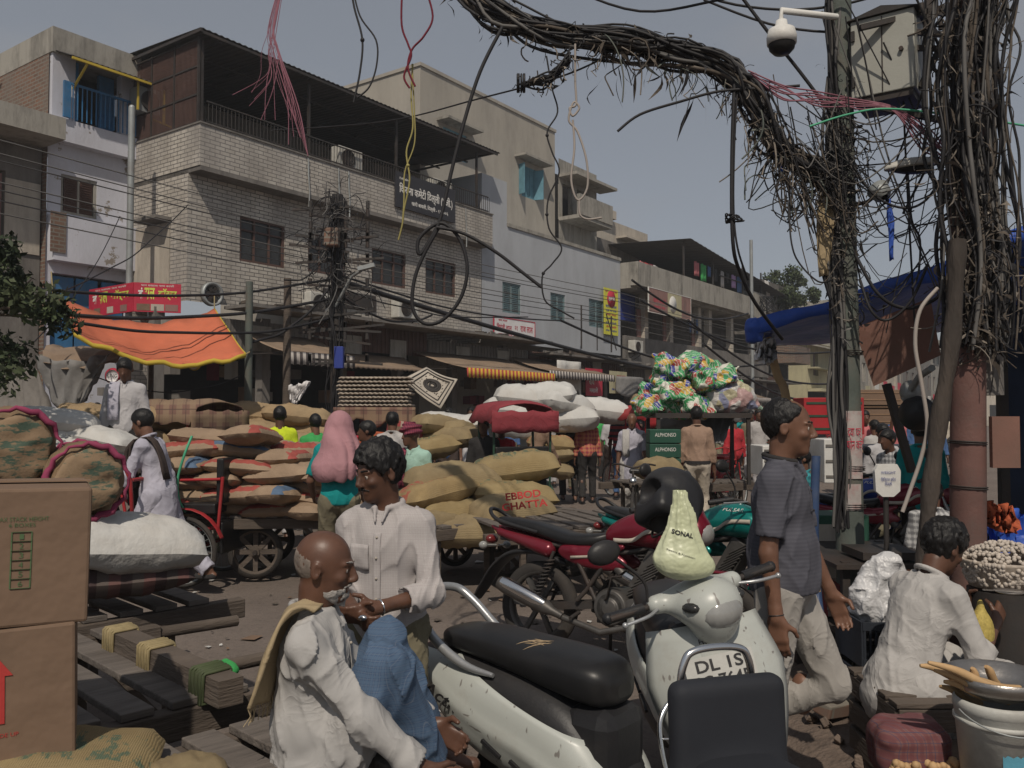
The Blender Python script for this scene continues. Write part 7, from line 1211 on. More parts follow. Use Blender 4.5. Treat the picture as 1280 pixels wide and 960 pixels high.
# ---------------------------------------------------------------- crowd
Pp = math.pi
CW = [  # label, px, Y, yaw, H, options
 ('man in white kurta pyjama pulling a rickshaw with a brown strap', 200, 7.7, Pp/2-.1, 1.66, dict(top='kurta', mt='ckurta', hem=.52, bot='pyjama', mb_='ckurta', sleeve=.66, lean=.22, hp=.25, feet=[(-.09, .22, .08), (.09, -.45, .20)], hands=[(-.22, .34, .80), (.2, -.05, .72)], h=.009, scarf=('cbrown', -1), beard='moustache')),
 ('man in a grey shirt standing high on the load with a towel', 157, 9.1, Pp+.2, 1.64, dict(mt='cgreyw', sleeve=.93, mb_='cdark', hp=.4, scarf=('ckurta', 1), z=.56, h=.011)),
 ('porter in a teal shirt with pink cloth over the head', 425, 7.25, .25, 1.62, dict(mt='cteal', top='tee', sleeve=.38, mb_='colive', lean=.12, h=.010, hem=.88, hands=[(-.22, .3, .95), (.25, .35, .85)])),
 ('boy in a bright yellow t-shirt seated on the sacks', 350, 10.2, .3, 1.60, dict(top='tee', mt='cyellow', sleeve=.35, z=.09)), ('boy in a green t-shirt beside the tan sacks', 396, 10.2, .5, 1.52, dict(top='tee', mt='cgreen', sleeve=.6, z=.08, lean=.1)),
 ('man in maroon whose face shows behind the moustached man', 462, 9.4, Pp*.55, 1.60, dict(mt='cmaroon', z=-.08)), ('man in a white shirt seen from behind by the red carton', 490, 10.6, -.1, 1.66, dict(mt='cwhite', hair='receding', z=-.03)),
 ('man in a checked red turban and mint green shirt', 521, 8.9, Pp-.45, 1.60, dict(mt='cmint', hair=None, sleeve=.9, turban=1, z=-.1, lean=.15, hy=-.5, h=.011, scarf=('turban', 1))),
 ('man in dark clothes seated in the green rickshaw', 605, 11.4, Pp-.2, 1.6, dict(mt='cdark', z=-.05)), ('child in red riding in the green rickshaw', 627, 11.6, Pp, 1.45, dict(mt='cred', top='tee', z=.05)), ('man in blue sitting behind the white sacks', 561, 14.5, Pp-.2, 1.65, dict(mt='cblue', z=.05)),
 ('man in a brown shirt bending over the cart of bundles', 667, 14.6, -.9, 1.62, dict(mt='cbrowns', lean=.38, hp=.4, sleeve=.9, hands=[(-.2, .5, .8), (.2, .45, .75)], mb_='cgreyw')),
 ('man in a dark brown t-shirt walking away', 711, 15.9, .05, 1.68, dict(mt='cbrown', top='tee', sleeve=.34, mb_='cdark', h=.012, feet=[(-.1, .12, .08), (.1, -.12, .08)], hands=[(-.30, .05, .76), (.25, .1, .76)])),
 ('man in a red plaid shirt walking away', 734, 15.6, -.05, 1.64, dict(mt='plaidred', sleeve=.9, mb_='cdark', h=.012, hem=.86, feet=[(-.1, -.1, .08), (.1, .14, .08)])),
 ('bald man in white kurta with a towel on his shoulder', 790, 13.0, Pp-.15, 1.62, dict(top='kurta', mt='ckurta', hem=.55, bot='pyjama', mb_='cwhite2', sleeve=.42, hair='bald', scarf=('cwhite2', 1), hp=.25, h=.010, feet=[(-.1, .15, .08), (.1, -.15, .08)])),
 ('man in a red and black striped shirt with a bag', 776, 16.4, -.4, 1.70, dict(mt='rbstripe', top='tee', sleeve=.4, mb_='cblue', bot='jeans')), ('porter in maroon carrying a tan bundle on the head', 812, 15.2, .1, 1.62, dict(mt='cmaroon', top='tee', sleeve=.4, mb_='cbrown', hands=[(-.15, .1, 1.75), (.2, .1, 1.7)], elb=[(-1, 0, .2), (1, 0, .2)])),
 ('man in a tan shirt and cream trousers seen from behind', 871, 11.6, -.05, 1.70, dict(mt='ctan', sleeve=.93, mb_='ckhaki', h=.010, belt=1, hem=.94)), ('boy in red beside the red rickshaw frame', 918, 16, .4, 1.58, dict(mt='cred', top='tee', mb_='cdark')),
 ('man in olive far off right of the red frame', 938, 19, Pp, 1.68, dict(mt='colive')), ('man in pale blue far off behind the red frame', 952, 21, .5, 1.66, dict(mt='cmint', top='tee')), ('man in white far off left of the bamboo', 965, 24, 0, 1.66, dict(mt='cwhite')),
 ('man in a teal plaid shirt behind the blue motorcycle', 1005, 8.9, Pp/2, 1.45, dict(mt='plaidteal', z=-.22)), ('man in salmon pink with his arm raised by the pole', 1080, 14.5, Pp, 1.66, dict(mt='cpinkish', top='tee', hands=[(-.45, .1, 1.55), (.3, .1, .8)], elb=[(-1, 0, -.5), (.5, -1, 0)])),
 ('man in a white t-shirt beside the salmon pink shirt', 1094, 14.2, .2, 1.6, dict(mt='cwhite2', top='tee', z=-.1)), ('man in a black and white check shirt sitting on a motorcycle', 1122, 9.6, Pp/2+.4, 1.6, dict(mt='plaidgrey', z=-.16, lean=.25)), ('man in dark shirt left of the check shirt', 1102, 10.4, Pp, 1.6, dict(mt='cgreyw', z=-.12)),
 ('man in red walking far down the street at the right', 1068, 22, Pp, 1.66, dict(mt='cred')), ('man in blue far down the street at the right', 1112, 24, 0, 1.66, dict(mt='cblue')), ('man in maroon far down the street at the right', 1128, 21, .4, 1.66, dict(mt='cmaroon')), ('person in teal standing in the stall behind the dark pole', 1150, 8.0, -.4, 1.6, dict(mt='cteal', z=-.05)),
 ('man in check shirt low behind the dark pole', 1165, 6.4, -.5, 1.35, dict(mt='plaidgrey', z=-.25)), ('man in lilac seated inside the patterned rickshaw', 262, 10.5, Pp-.3, 1.5, dict(mt='clilac', z=-.12)), ('man in navy seated inside the patterned rickshaw', 284, 10.3, Pp+.4, 1.5, dict(mt='cblue', z=-.1)),
 ('man in grey walking behind the plaid shirt', 765, 18.5, 0, 1.66, dict(mt='cgreyw')), ('man in white walking behind the dark brown t-shirt', 690, 19, .3, 1.66, dict(mt='cwhite')), ('man in green far behind the white bundle', 745, 21, Pp, 1.66, dict(mt='cgreen')), ('man in black beside the white bundles', 722, 18, Pp-.5, 1.6, dict(mt='cdark')),
 ('shopkeeper in white in the dark shop left of the load', 122, 15.5, Pp, 1.6, dict(mt='cwhite', z=.2)), ('shopkeeper in pink in the middle shop', 588, 18.5, Pp, 1.6, dict(mt='cpinkish', z=.15)), ('man in khaki far away between two red rickshaws', 1180, 26, Pp, 1.66, dict(mt='ckhaki')), ('man in white far away under the brown board', 1140, 30, 0, 1.66, dict(mt='cwhite')), ('man in blue shirt far away beside the bamboo pole', 978, 28, .3, 1.66, dict(mt='cblue')), ('man in orange far away under the blue tarpaulin', 1010, 30, Pp, 1.66, dict(mt='corange'))]
for i, (lab, px, Y, yaw, H, o) in enumerate(CW):
    o = dict(o); z = o.pop('z', 0); tb = o.pop('turban', 0); bl = o.pop('belt', 0); p = P(px, 518, Y); o.setdefault('h', .014 if Y < 17 else .018); o.setdefault('mb_', ['cdark', 'colive', 'cbrown', 'cgreyw'][i % 4]); o.setdefault('skin', ['skin', 'skindark'][i % 2]); o.setdefault('sleeve', .5 if i % 3 else .9)
    if i > 19 and 'feet' not in o: o['feet'] = [(-.1, .14*(-1)**i, .08), (.1, -.14*(-1)**i, .08)]
    r, J = person(lab, (p.x, p.y, z), yaw, H, seed=i+30, **o); nb, hc, RH = J['nb'], J['hc'], J['RH']
    if tb:
        g = SDF(hc-Vector((.2,)*3), hc+Vector((.2, .2, .25)), .008); g.ell(hc+RH@Vector((0, -.015, .06)), (.112, .125, .082), np.array(RH), .01); g.cut(hc+RH@Vector((0, 0, .012)), RH@Vector((0, .15, -1))); g.disp(lambda x, y, z: .012*np.sin(z*90+x*25)+.006*vn(x*30, y*30, z*30, 1)); g.mesh('turban', M['turban'], r, 1)
    if bl: mb = MB(); c = Vector((0, 0, .955)); mb.loft([[c+Vector((.180*math.cos(a), .142*math.sin(a), dz)) for a in [6.283*k/28 for k in range(28)]] for dz in (-.02, .02)]); mb.build('belt', M['cdark'], r)
    if 'pink cloth' in lab:
        g = SDF(hc-Vector((.35, .35, .5)), hc+Vector((.35, .3, .2)), .010); g.ell(hc+Vector((0, -.01, .02)), (.105, .122, .115), None, .03); g.cap(hc+Vector((0, -.04, -.02)), hc+Vector((0, -.09, -.36)), .11, .22, .06); g.cut(hc+Vector((0, .04, -.30)), (.25, .5, -1)); g.cut(hc+Vector((0, .09, 0)), (0, 1, .25)); g.disp(lambda x, y, z: -.026*np.abs(np.sin(x*26+vn(x*4, y*4, z*3, 3)*3))*np.clip((hc.z+.05-z)*5, 0, 1)+.012*vn(x*6, y*6, z*6, 5)); g.mesh('head_cloth', M['cpinkscarf'], r, 1)
    if 'tan bundle' in lab: o_ = put(st[0], 'head_bundle', 'tan bundle carried on the head of the porter in maroon', 'bundle', (p.x, p.y, 1.80), .2, sc=(.75, 1.0, 1.2))
    if 'brown strap' in lab: mb = MB(); mb.tube(catmull([nb+Vector((-.13, .06, -.02)), nb+Vector((-.12, .14, -.12)), nb+Vector((-.1, .13, -.3))], 4), .022); mb.build('strap', M['cbrown'], r)
XP = [o for o in bpy.data.objects if o.parent is None and o.name.startswith('person')][-16:]
for i, (px, Y, rz) in enumerate(((600, 22, 0), (640, 24, 3), (672, 21, .3), (698, 25, 3.2), (727, 23, .2), (752, 26, 3), (772, 22, .1), (800, 24, 3.3), (826, 20, .2), (902, 22, 3), (925, 25, .1), (948, 18, 3.1), (972, 20, .4), (1060, 17, 2.9), (1098, 18, .2), (1120, 16.5, 3.4), (1142, 20, .1), (1170, 18, 3), (1200, 22, .3))):
    s_ = XP[(i*5) % 16]; c = copy_tree(s_); p = P(px, 518, Y); place(c, (p.x, p.y, 0), rz, s_.scale[0]*(.94+.03*(i % 4))); c['label'] = 'far walker in the crowd, %s from the left among these background figures' % ['first', 'second', 'third', 'fourth', 'fifth', 'sixth', 'seventh', 'eighth', 'ninth', 'tenth', 'eleventh', 'twelfth', 'thirteenth', 'fourteenth', 'fifteenth', 'sixteenth', 'seventeenth', 'eighteenth', 'nineteenth'][i]; c['group'] = 'far walkers in the crowd'
mb = MB(); a = P(155, 583, 7.2); mb.tube([P(150, 570, 7.3), P(163, 600, 7.3), P(165, 640, 7.4)], .016); mb.tube([P(165, 600, 7.4), P(180, 598, 7.6), P(195, 600, 7.8)], .016); mb.one('rickshaw_bar', M['rikred'], 'red tubular handle in front of the man in kurta', 'handle')
# ================================================================ poles, cables, right hand stall
def wig(pts, q, amp, k=5):
    return catmull([Vector(p)+Vector((q.gauss(0, amp), q.gauss(0, amp), q.gauss(0, amp))) for p in pts], k)
def ppath(pl): return [P(*a) for a in pl]
def scraps(mb, pts, n, q, rad=.06, L=(.06, .25), m=(0, 1, 2), fall=.8, rr_=(.002, .005), rib=.35):
    """strips of fibre, tape and cut wire caught in the cables"""
    for i in range(n):
        k = q.randrange(len(pts)-1); a = pts[k].lerp(pts[k+1], q.random())+Vector((q.gauss(0, rad), q.gauss(0, rad), q.gauss(0, rad))); l = q.uniform(*L); d = Vector((q.gauss(0, 1), q.gauss(0, 1), q.gauss(-fall, .8))).normalized()*l
        e1 = Vector((q.gauss(0, 1), q.gauss(0, 1), q.gauss(0, 1))).normalized()*l*.2; e2 = e1.cross(d).normalized()*l*.2; wv = q.uniform(2.5, 7); c = [a+d*t+e1*math.cos(wv*t)+e2*math.sin(wv*t)-Vector((0, 0, .25*l*t*t)) for t in (0, .2, .4, .6, .8, 1)]
        if q.random() < rib: w = Vector((q.gauss(0, 1), q.gauss(0, 1), q.gauss(0, 1))).normalized()*q.uniform(.003, .012); cc = catmull(c, 2); mb.raw([p+w*math.sin(.6+j) for j, p in enumerate(cc)]+[p-w for p in cc], [(j, j+1, len(cc)+j+1, len(cc)+j) for j in range(len(cc)-1)], q.choice(m))
        else: mb.tube(catmull(c, 2), q.uniform(*rr_), 4, q.choice(m))
TM = [M['wire'], M['dryleaf'], M['dryleafl'], M['wiregrey'], M['polegreen']]
q = random.Random(12)
main = ppath([(480, -70, 5.6), (560, -28, 5.3), (620, 15, 5.1), (700, 42, 5.0), (780, 52, 4.9), (850, 66, 4.9), (915, 92, 4.85), (945, 130, 4.8), (968, 175, 4.8), (1000, 208, 4.85), (1045, 232, 4.9)])
mb = MB()
for i in range(58): mb.tube(wig(main, q, .040), q.uniform(.005, .012), 5, q.choice((0, 0, 0, 0, 3, 1)))
mp = catmull(main, 4); scraps(mb, mp, 600, q, .040, (.03, .15), (0, 0, 1, 1, 2), .6, rib=.7); scraps(mb, mp[14:], 170, q, .04, (.10, .32), (1, 2, 0, 4), 2.6, rib=.6)
mb.one('cable_tangle', TM, 'thick sagging bundle of black cables full of dry fibre scraps', 'cables', kind='stuff', base=tuple(main[5]))
# short knotted stub below the bundle
st_ = ppath([(712, 70, 4.9), (697, 90, 4.9), (680, 100, 4.9), (652, 106, 4.9)]); mb = MB()
for i in range(16): mb.tube(wig(st_, q, .014), .006, 5)
for k in range(7): c = P(655-k*1.2, 104, 4.9); mb.tube([c+Vector((.010*math.sin(k), .05*math.cos(a), .050*math.sin(a))) for a in [.524*j for j in range(12)]], .006, 5, closed=True)
scraps(mb, st_, 50, q, .02, (.03, .1)); mb.one('cable_stub', TM, 'knotted cut cable stub hanging under the thick bundle', 'cable')
def cable(label, pl, r=.006, m='wire', name='cable', group=None, k=6, knots=0, n=7, cat='cable'):
    mb = MB(); pts = catmull(ppath(pl), k); mb.tube(pts, r, n)
    for i in range(knots): c = pts[int(len(pts)*(i+1)/(knots+1))]; mb.ball(c, r*2.2, 8)
    return mb.one(name, M[m], label, cat, group)
cable('thick black cable dropping from the bundle to a hanging loop', [(628, 34, 4.9), (600, 90, 4.9), (578, 160, 4.9), (563, 220, 4.9), (552, 268, 4.9), (543, 290, 4.9), (525, 318, 4.9), (523, 300, 4.9), (540, 283, 4.9), (556, 280, 4.9), (575, 300, 4.9), (584, 335, 4.9), (576, 372, 4.9), (553, 400, 4.9), (530, 404, 4.9), (516, 385, 4.9), (518, 350, 4.9), (530, 318, 4.9), (548, 285, 4.9)], .011)
cable('black cable end running right from the hanging loop', [(546, 284, 4.88), (580, 292, 4.88), (620, 315, 4.88), (655, 342, 4.88), (677, 359, 4.88)], .010)
cable('twisted thin cable hanging in front of the grey wall', [(683, 70, 5), (690, 110, 5), (697, 140, 5), (684, 165, 5), (690, 190, 5), (699, 215, 5), (685, 250, 5), (686, 285, 5), (702, 310, 5), (690, 330, 5), (678, 345, 5), (681, 375, 5), (700, 388, 5), (718, 398, 5)], .005, 'wire', knots=3)
cable('looped pale cable hanging in a long knot', [(719, 55, 4.9), (719, 100, 4.9), (720, 130, 4.9), (712, 135, 4.9), (716, 145, 4.9), (724, 135, 4.9), (717, 128, 4.9), (711, 150, 4.9), (722, 165, 4.9), (733, 200, 4.9), (734, 235, 4.9), (722, 250, 4.9), (714, 225, 4.9), (718, 185, 4.9), (716, 150, 4.9)], .0065, 'cablewhite'); cable('pale cable tail curling over the balcony block', [(724, 250, 4.9), (725, 268, 4.9), (735, 274, 4.9), (752, 272, 4.9)], .006, 'cablewhite')
cable('thin black wire pair hanging at the top, left strand', [(438, -20, 4.7), (443, 10, 4.7), (453, 50, 4.7), (450, 90, 4.7), (442, 128, 4.7)], .006, knots=1); cable('thin black wire pair hanging at the top, right strand', [(440, -20, 4.7), (450, 20, 4.7), (470, 50, 4.7), (471, 80, 4.7), (462, 108, 4.7), (447, 122, 4.7)], .005)
cable('yellowish wire falling over the black name board', [(516, 80, 4.8), (514, 120, 4.8), (516, 160, 4.8), (508, 190, 4.8), (512, 225, 4.8), (505, 262, 4.8), (503, 280, 4.8), (498, 300, 4.8)], .005, 'cableyel', knots=1); cable('second yellowish wire beside the first over the name board', [(515, 80, 4.8), (518, 140, 4.8), (518, 180, 4.8), (506, 215, 4.8), (505, 250, 4.8), (503, 278, 4.8)], .004, 'cableyel')
cable('dark red wire tangled with the yellow wires at the top', [(503, -20, 4.75), (502, 30, 4.75), (510, 55, 4.75), (514, 70, 4.75), (505, 95, 4.75), (512, 110, 4.75)], .006, 'cmaroon'); cable('maroon cable curving at the top centre', [(530, -20, 4.75), (541, 20, 4.75), (530, 45, 4.75), (515, 62, 4.75), (510, 85, 4.75), (519, 108, 4.75)], .006, 'cmaroon')
cable('straight wire slung across the sky to the sheet roof', [(340, 163, 9), (480, 152, 7.5), (600, 123, 6), (700, 96, 5.3), (760, 70, 4.9)], .006); cable('curved cable end sticking out right in the sky', [(1000, 107, 4.7), (960, 110, 4.75), (900, 114, 4.8), (850, 127, 4.8), (800, 143, 4.8), (772, 164, 4.8)], .008); cable('long black cable falling in a curve past the columned house', [(918, 105, 4.8), (915, 200, 4.8), (916, 300, 4.8), (925, 340, 4.9), (945, 380, 5), (978, 424, 5.2)], .011)
cable('second black cable beside the long falling one', [(922, 110, 4.8), (918, 180, 4.8), (917, 260, 4.8), (922, 310, 4.8), (935, 350, 4.9)], .006); 
mb = MB(); c = P(917, 273, 4.8)
for k in range(6): mb.tube([c+Vector((.045*math.cos(a+k)*(1+.2*math.sin(k)), .03*math.sin(a*2+k), .022*math.sin(a))) for a in [.524*j for j in range(12)]], .004, 5, closed=True)
mb.one('cable_coil', M['wire'], 'small coil of wire tied on the long falling cable', 'cable coil'); mb = MB(); c = FA.w((34.6, -.7, 7.6))
for k in range(12): mb.tube([c+Vector((.35*math.cos(a+k)*(1+.3*math.sin(k*2)), .1*math.sin(a*2+k), .40*math.sin(a+.2*k))) for a in [.42*j for j in range(15)]], .018, 4, closed=True)
mb.one('cable_coil', M['wire'], 'big coil of black cable hung on the corner of the columned house', 'cable coil')
for i, (a, b) in enumerate(((700, 0), (820, -8), (600, -30), (880, 20))): cable('black cable crossing the top right sky, strand %s from the top' % ['third', 'second', 'first', 'fourth'][i], [(a, b-20, 5.5), (a+100, b+14, 5.2), (a+220, b+(16 if i % 2 else -4), 5), (a+380, b-30, 4.8)], .008, group='cables crossing the top right')
cable('black cable running diagonally behind the dome camera', [(915, -20, 4.9), (960, 40, 4.9), (1000, 90, 4.9), (1045, 150, 4.9)], .010)
# pink strings
mb = MB()
for i in range(20): 
    x = q.uniform(-6, 6); e = [(300+q.uniform(-10, 20), 120+q.uniform(-10, 15)), (372+q.uniform(-15, 12), 180+q.uniform(-30, 20)), (340+q.uniform(-20, 30), 150), (385, 195)][i % 4]
    mb.tube(catmull([P(352+x*.5, -20, 4.6), P(340+x, 35, 4.6), P((332 if i % 4 == 0 else 345)+x*1.5, 65, 4.6), P((e[0]+350)/2+x*2, (e[1]+70)/2, 4.6), P(e[0], e[1], 4.6)], 5), q.uniform(.001, .0028), 4)
mb.one('string_tassel', M['pinkstring'], 'bunch of pink plastic strings hanging at the top left', 'strings', base=tuple(P(350, 50, 4.6)))
# thin wires along the facades: straight, all alike
for i, y in enumerate((170, 187, 196, 223, 233, 246, 262)):
    u0, z0 = fp(0, y, -2.2+.06*i); mb = MB(); n = 24; u0 -= 2; mb.tube([FA.w((u0+44*k/n, -2.2+.06*i, z0-.35*math.sin(math.pi*((k*2) % n)/n)*.5-.10*math.sin(math.pi*k/n))) for k in range(n+1)], .011, 4); mb.one('overhead_wire', M['wiregrey'], 'thin grey wire strung along the facades above the shops', 'wire', 'parallel wires along the facades')
for i, (pa, pb, Ya, Yb, r_) in enumerate((((-20, 352), (415, 348), 9, 13.5, .02), ((-20, 382), (420, 372), 9, 13.5, .025), ((100, 402), (420, 395), 9.5, 13.5, .02), ((425, 352), (920, 478), 13.5, 30, .045), ((425, 345), (700, 400), 13.5, 21, .018), ((430, 372), (540, 395), 13.5, 16, .02), ((120, 470), (300, 470), 10, 12, .008), ((310, 430), (420, 350), 12, 13.5, .02), ((425, 360), (660, 395), 13.5, 17, .012), ((60, 372), (235, 255), 10, 16, .010), ((40, 430), (150, 270), 10, 15, .008), ((355, 350), (420, 300), 12.6, 13.5, .012))):
    a = P(*pa, Ya); b = P(*pb, Yb); mb = MB(); q2 = random.Random(i); mb.tube(catmull([a.lerp(b, k/6)-Vector((0, 0, .22*math.sin(math.pi*k/6)+q2.uniform(-.02, .02))) for k in range(7)], 4), r_, 5)
    mb.one('street_cable', M['wire'], 'black cable sagging over the street, strand %s of the low cables' % ['one', 'two', 'three', 'four', 'five', 'six', 'seven', 'eight', 'nine', 'ten', 'eleven', 'twelve'][i], 'cable', 'low cables over the left street')
for i, (pa, pb) in enumerate((((700, 400), (960, 455)), ((860, 400), (1040, 480)), ((800, 375), (1040, 440)), ((880, 430), (1045, 500)), ((790, 350), (935, 392)))):
    a = P(*pa, 20); b = P(*pb, 26); mb = MB(); mb.tube(catmull([a.lerp(b, k/6)-Vector((0, 0, .5*math.sin(math.pi*k/6))) for k in range(7)], 4), .03, 5); mb.one('street_cable', M['wire'], 'black cable sagging before the columned house, strand %s' % ['one', 'two', 'three', 'four', 'five'][i], 'cable', 'cables before the columned house')
# posts on the far side
def pole(label, px, Y, ytop, r, m, lean=0, name='post'):
    p = P(px, 518, Y); z = P(px, ytop, Y).z; mb = MB(); mb.tube([(p.x-lean, p.y, -.02), (p.x-lean*.5, p.y, z*.5), (p.x, p.y, z)], [r*1.1, r, r*.92], 10); return mb.one(name, M[m], label, 'pole', base=(p.x-lean, p.y, 0))
pole('grey green metal post left of the wooden post', 310, 12.0, 352, .055, 'polegreen'); pole('thin grey wooden post hung with a printed flag', 358, 12.8, 348, .06, 'wood'); pole('thin post under the orange canopy', 188, 12.2, 455, .04, 'wood')
t = thing('utility_pole', 'crowded utility pole with orange box and lamp arm before the brick clad house', 'utility pole', P(420, 518, 13.5)*Vector((1, 1, 0))); p = P(420, 518, 13.5); x, y = p.x, p.y; mb = MB(); mb.tube([(x+.05, y, 0), (x, y, 2.5), (x, y, 5.1)], [.11, .10, .09], 10); mb.build('post', M['iron'], t)
mb = MB(); q3 = random.Random(5)
for k in range(16): z = 2.4+q3.random()*2.6; a = q3.uniform(-.6, .6); mb.bar((x-q3.uniform(.2, .75), y-.1, z-a*.1), (x+q3.uniform(.2, .8), y-.12, z+a*.15), .035); [mb.cyl((x+d, y-.1, z), (x+d, y-.1, z+.12), .03, n=6) for d in (-.4, .15, .5)]
mb.build('cross_arms', M['iron'], t); mb = MB(); c = [Vector((x, y-.1, 1.0+k*.8)) for k in range(6)]
for k in range(22): mb.tube(wig(c, q3, .07), q3.uniform(.006, .014), 4)
scraps(mb, [Vector((x, y-.1, 3.5)), Vector((x, y-.1, 4.9))], 120, q3, .2, (.15, .75), (0, 3), .3, (.004, .009), .05); o = mb.build('wire_tangle', TM, t); o['kind'] = 'stuff'
mb = MB(); mb.box((x-.02, y-.30, P(417, 297, 13.2).z), (.22, .2, .28)); mb.build('orange_box', M['rbrick'], t, bev=.02); mb = MB(); mb.tube([(x, y-.1, 3.3), P(440, 345, 13.2), P(452, 338, 13.1)], .025); mb.box(P(458, 334, 13.0), (.26, .12, .06), (0, -.25, 0)); mb.build('lamp_arm', M['steel'], t)
mb = MB(); mb.box(P(424, 447, 13.2), (.14, .12, .34)); mb.build('blue_box', M['signblue'], t, bev=.01)
pole('thin bent grey mast on the corner of the columned house', 941, 24, 300, .05, 'steel')
# ---- main pole with box, lamps, camera
t = thing('utility_pole', 'tall green utility pole wrapped in cables beside the walking man', 'utility pole', (1.955, 5.0, 0)); x, y = 1.955, 5.0; PX = lambda px, py: P(px, py, 5.0)
mb = MB(); mb.tube([(x+.02, y, 0), (x+.01, y, 1.3), (x, y, 2.6), (x-.01, y, 4.4)], [.083, .078, .074, .070], 16); mb.tube([(x+.02, y, -.02), (x+.02, y, .10)], .15, 12); mb.build('post', M['polegreen'], t)
q4 = random.Random(8); mb = MB(); c = [Vector((x+(.0 if k < 4 else -.02), y-.06, .95+k*.38)) for k in range(10)]
for k in range(22): o_ = q4.uniform(-.11, -.02); mb.tube(wig([p+Vector((o_, 0, 0)) for p in c[:q4.randint(6, 10)]], q4, .016), q4.uniform(.005, .011), 5, q4.choice((0, 0, 3)))
scraps(mb, c[3:8], 220, q4, .05, (.04, .15), (0, 1, 2, 0, 3), .5, rib=.5); scraps(mb, c[5:7], 70, q4, .07, (.1, .3), (0, 0, 3), .8, (.002, .004), .1); o = mb.build('wire_wrap', TM, t); o['kind'] = 'stuff'
for k, (z, tw) in enumerate(((1.28, .02), (1.06, 0), (1.95, .01), (.74, .02), (.56, 0))): mb = MB(); [mb.lathe([(.084, -.003), (.090, 0), (.084, .003)], (x+.015, y, z+.008*j), (tw, .05*j-.05, 1), 16) for j in range(3)]; mb.build('binding_wire', M['iron'], t)
mb = MB()
for k, (z0, z1, a0, a1) in enumerate(((1.23, 1.62, -2.3, -.9), (1.05, 1.2, -2.2, -1.1))):
    V = [(x+.013+.0845*math.cos(a), y+.0845*math.sin(a), z) for z in (z0, z1) for a in [a0+(a1-a0)*i/8 for i in range(9)]]; mb.raw(V, [(i, i+1, i+10, i+9) for i in range(8)], 0, True)
pp = mb.build('torn_poster', M['poster'], t); text('दवा घर\nफोन करें', (x+.013, y-.088, 1.46), .09, .12, M['signred'], pp, off=.0)
def cbox(label, cpx, cpy, Y, w, d, h, rz):
    t = thing('junction_box', label, 'junction box'); mb = MB(); mb.box((0, 0, 0), (w, d, h)); mb.build('cabinet', M['boxgrey'], t, bev=.006); mb = MB(); mb.prism([(-w*.56, 0), (0, .045), (w*.56, 0)], lambda X, Z, D: Vector((X, D, h/2+.002+Z)), -d*.56, d*.56); mb.build('lid', M['iron'], t)
    mb = MB(); mb.box((0, -d/2-.002, 0), (.006, .003, h*.96)); mb.cyl((w*.3, -d/2, 0), (w*.3, -d/2-.02, 0), .012); mb.box((-w*.46, -d/2-.006, h*.3), (.02, .014, .06)); mb.box((-w*.46, -d/2-.006, -h*.3), (.02, .014, .06)); mb.build('door_fitting', M['iron'], t)
    mb = MB(); mb.box((0, 0, -h/2-.02), (w*.92, d*.92, .036)); mb.build('base_plate', M['iron'], t); return place(t, P(cpx, cpy, Y), rz)
cbox('large grey green junction box fixed high on the green pole', 1110, 78, 4.9, .34, .30, .45, -.62)
mb = MB()
for a, b, w_ in (((1075, 35), (1180, 10), .03), ((1150, 110), (1195, 20), .03), ((1100, 135), (1175, 150), .025), ((1160, -10), (1160, 85), .03), ((1140, 40), (1200, 45), .02), ((1145, 60), (1205, 62), .02), ((1150, 15), (1215, 18), .02)): mb.bar(P(*a, 4.75), P(*b, 4.75), w_, .03)
for k in range(9): c = P(1152+k*6, 15+22*(k % 3), 4.7); mb.cyl(c, c+Vector((0, 0, .05)), .014, n=8)
mb.one('pole_bracket', M['iron'], 'dark iron bracket frame with insulators right of the junction box', 'bracket')
t = thing('dome_camera', 'white dome camera on a bracket high at the top right', 'camera', P(977, 40, 4.7)); c = P(977, 44, 4.7); mb = MB(); mb.lathe([(0, .085), (.03, .082), (.035, .05), (.072, .03), (.082, -.01), (.080, -.05), (.070, -.052)], c, (0, 0, 1), 24); mb.build('housing', M['white'], t); mb = MB(); mb.lathe([(.074, -.052), (.068, -.08), (.045, -.105), (0, -.112)], c, (0, 0, 1), 24); mb.build('lens_dome', M['vinyl'], t); mb = MB(); mb.tube([c+Vector((0, 0, .08)), c+Vector((0, 0, .14)), c+Vector((.35, .1, .15))], .018, 8); mb.build('bracket', M['white'], t)
t = thing('street_lamp', 'pale street lamp head hanging below the junction box', 'lamp', P(1140, 208, 4.8)); g = SDF((-.2, -.1, -.08), (.2, .1, .08), .007); g.ell((0, 0, 0), (.16, .065, .05), None, .01); g.cut((0, 0, -.008), (0, 0, -1)); o = g.mesh('shell', M['acwhite'], t, 1); o.rotation_euler = (0, -.12, 0); mb = MB(); c = P(1140, 211, 4.8); mb.ball(c, (.13, .05, .03), 14); mb.build('lens', M['vinyl'], t)
t = thing('flood_lamp', 'small rusty flood lamp on the green pole below the junction box', 'lamp', P(1100, 240, 4.8)); c = P(1100, 240, 4.8); mb = MB(); mb.lathe([(.02, .05), (.05, .03), (.062, -.03), (.055, -.03), (.04, .01), (0, .015)], c, (.25, -.6, -.75), 20); mb.lathe([(0, -.02), (.05, -.02)], c, (.25, -.6, -.75), 16); mb.build('reflector', M['steel'], t); mb = MB(); mb.tube([c, P(1085, 252, 4.9), P(1062, 258, 4.95)], .012); mb.build('arm', M['iron'], t)
def strip(label, pa, pb, Y, w, m): a = P(*pa, Y); b = P(*pb, Y); mb = MB(); mb.sheet([[a.lerp(b, j/8)+Vector(((k-2)*w/4*(.5+.5*math.sin(j*.4)), .012*math.sin(k*2+j), .006*math.sin(j*3+k))) for k in range(5)] for j in range(9)], .004); mb.one('plastic_strip', M[m], label, 'plastic strip')
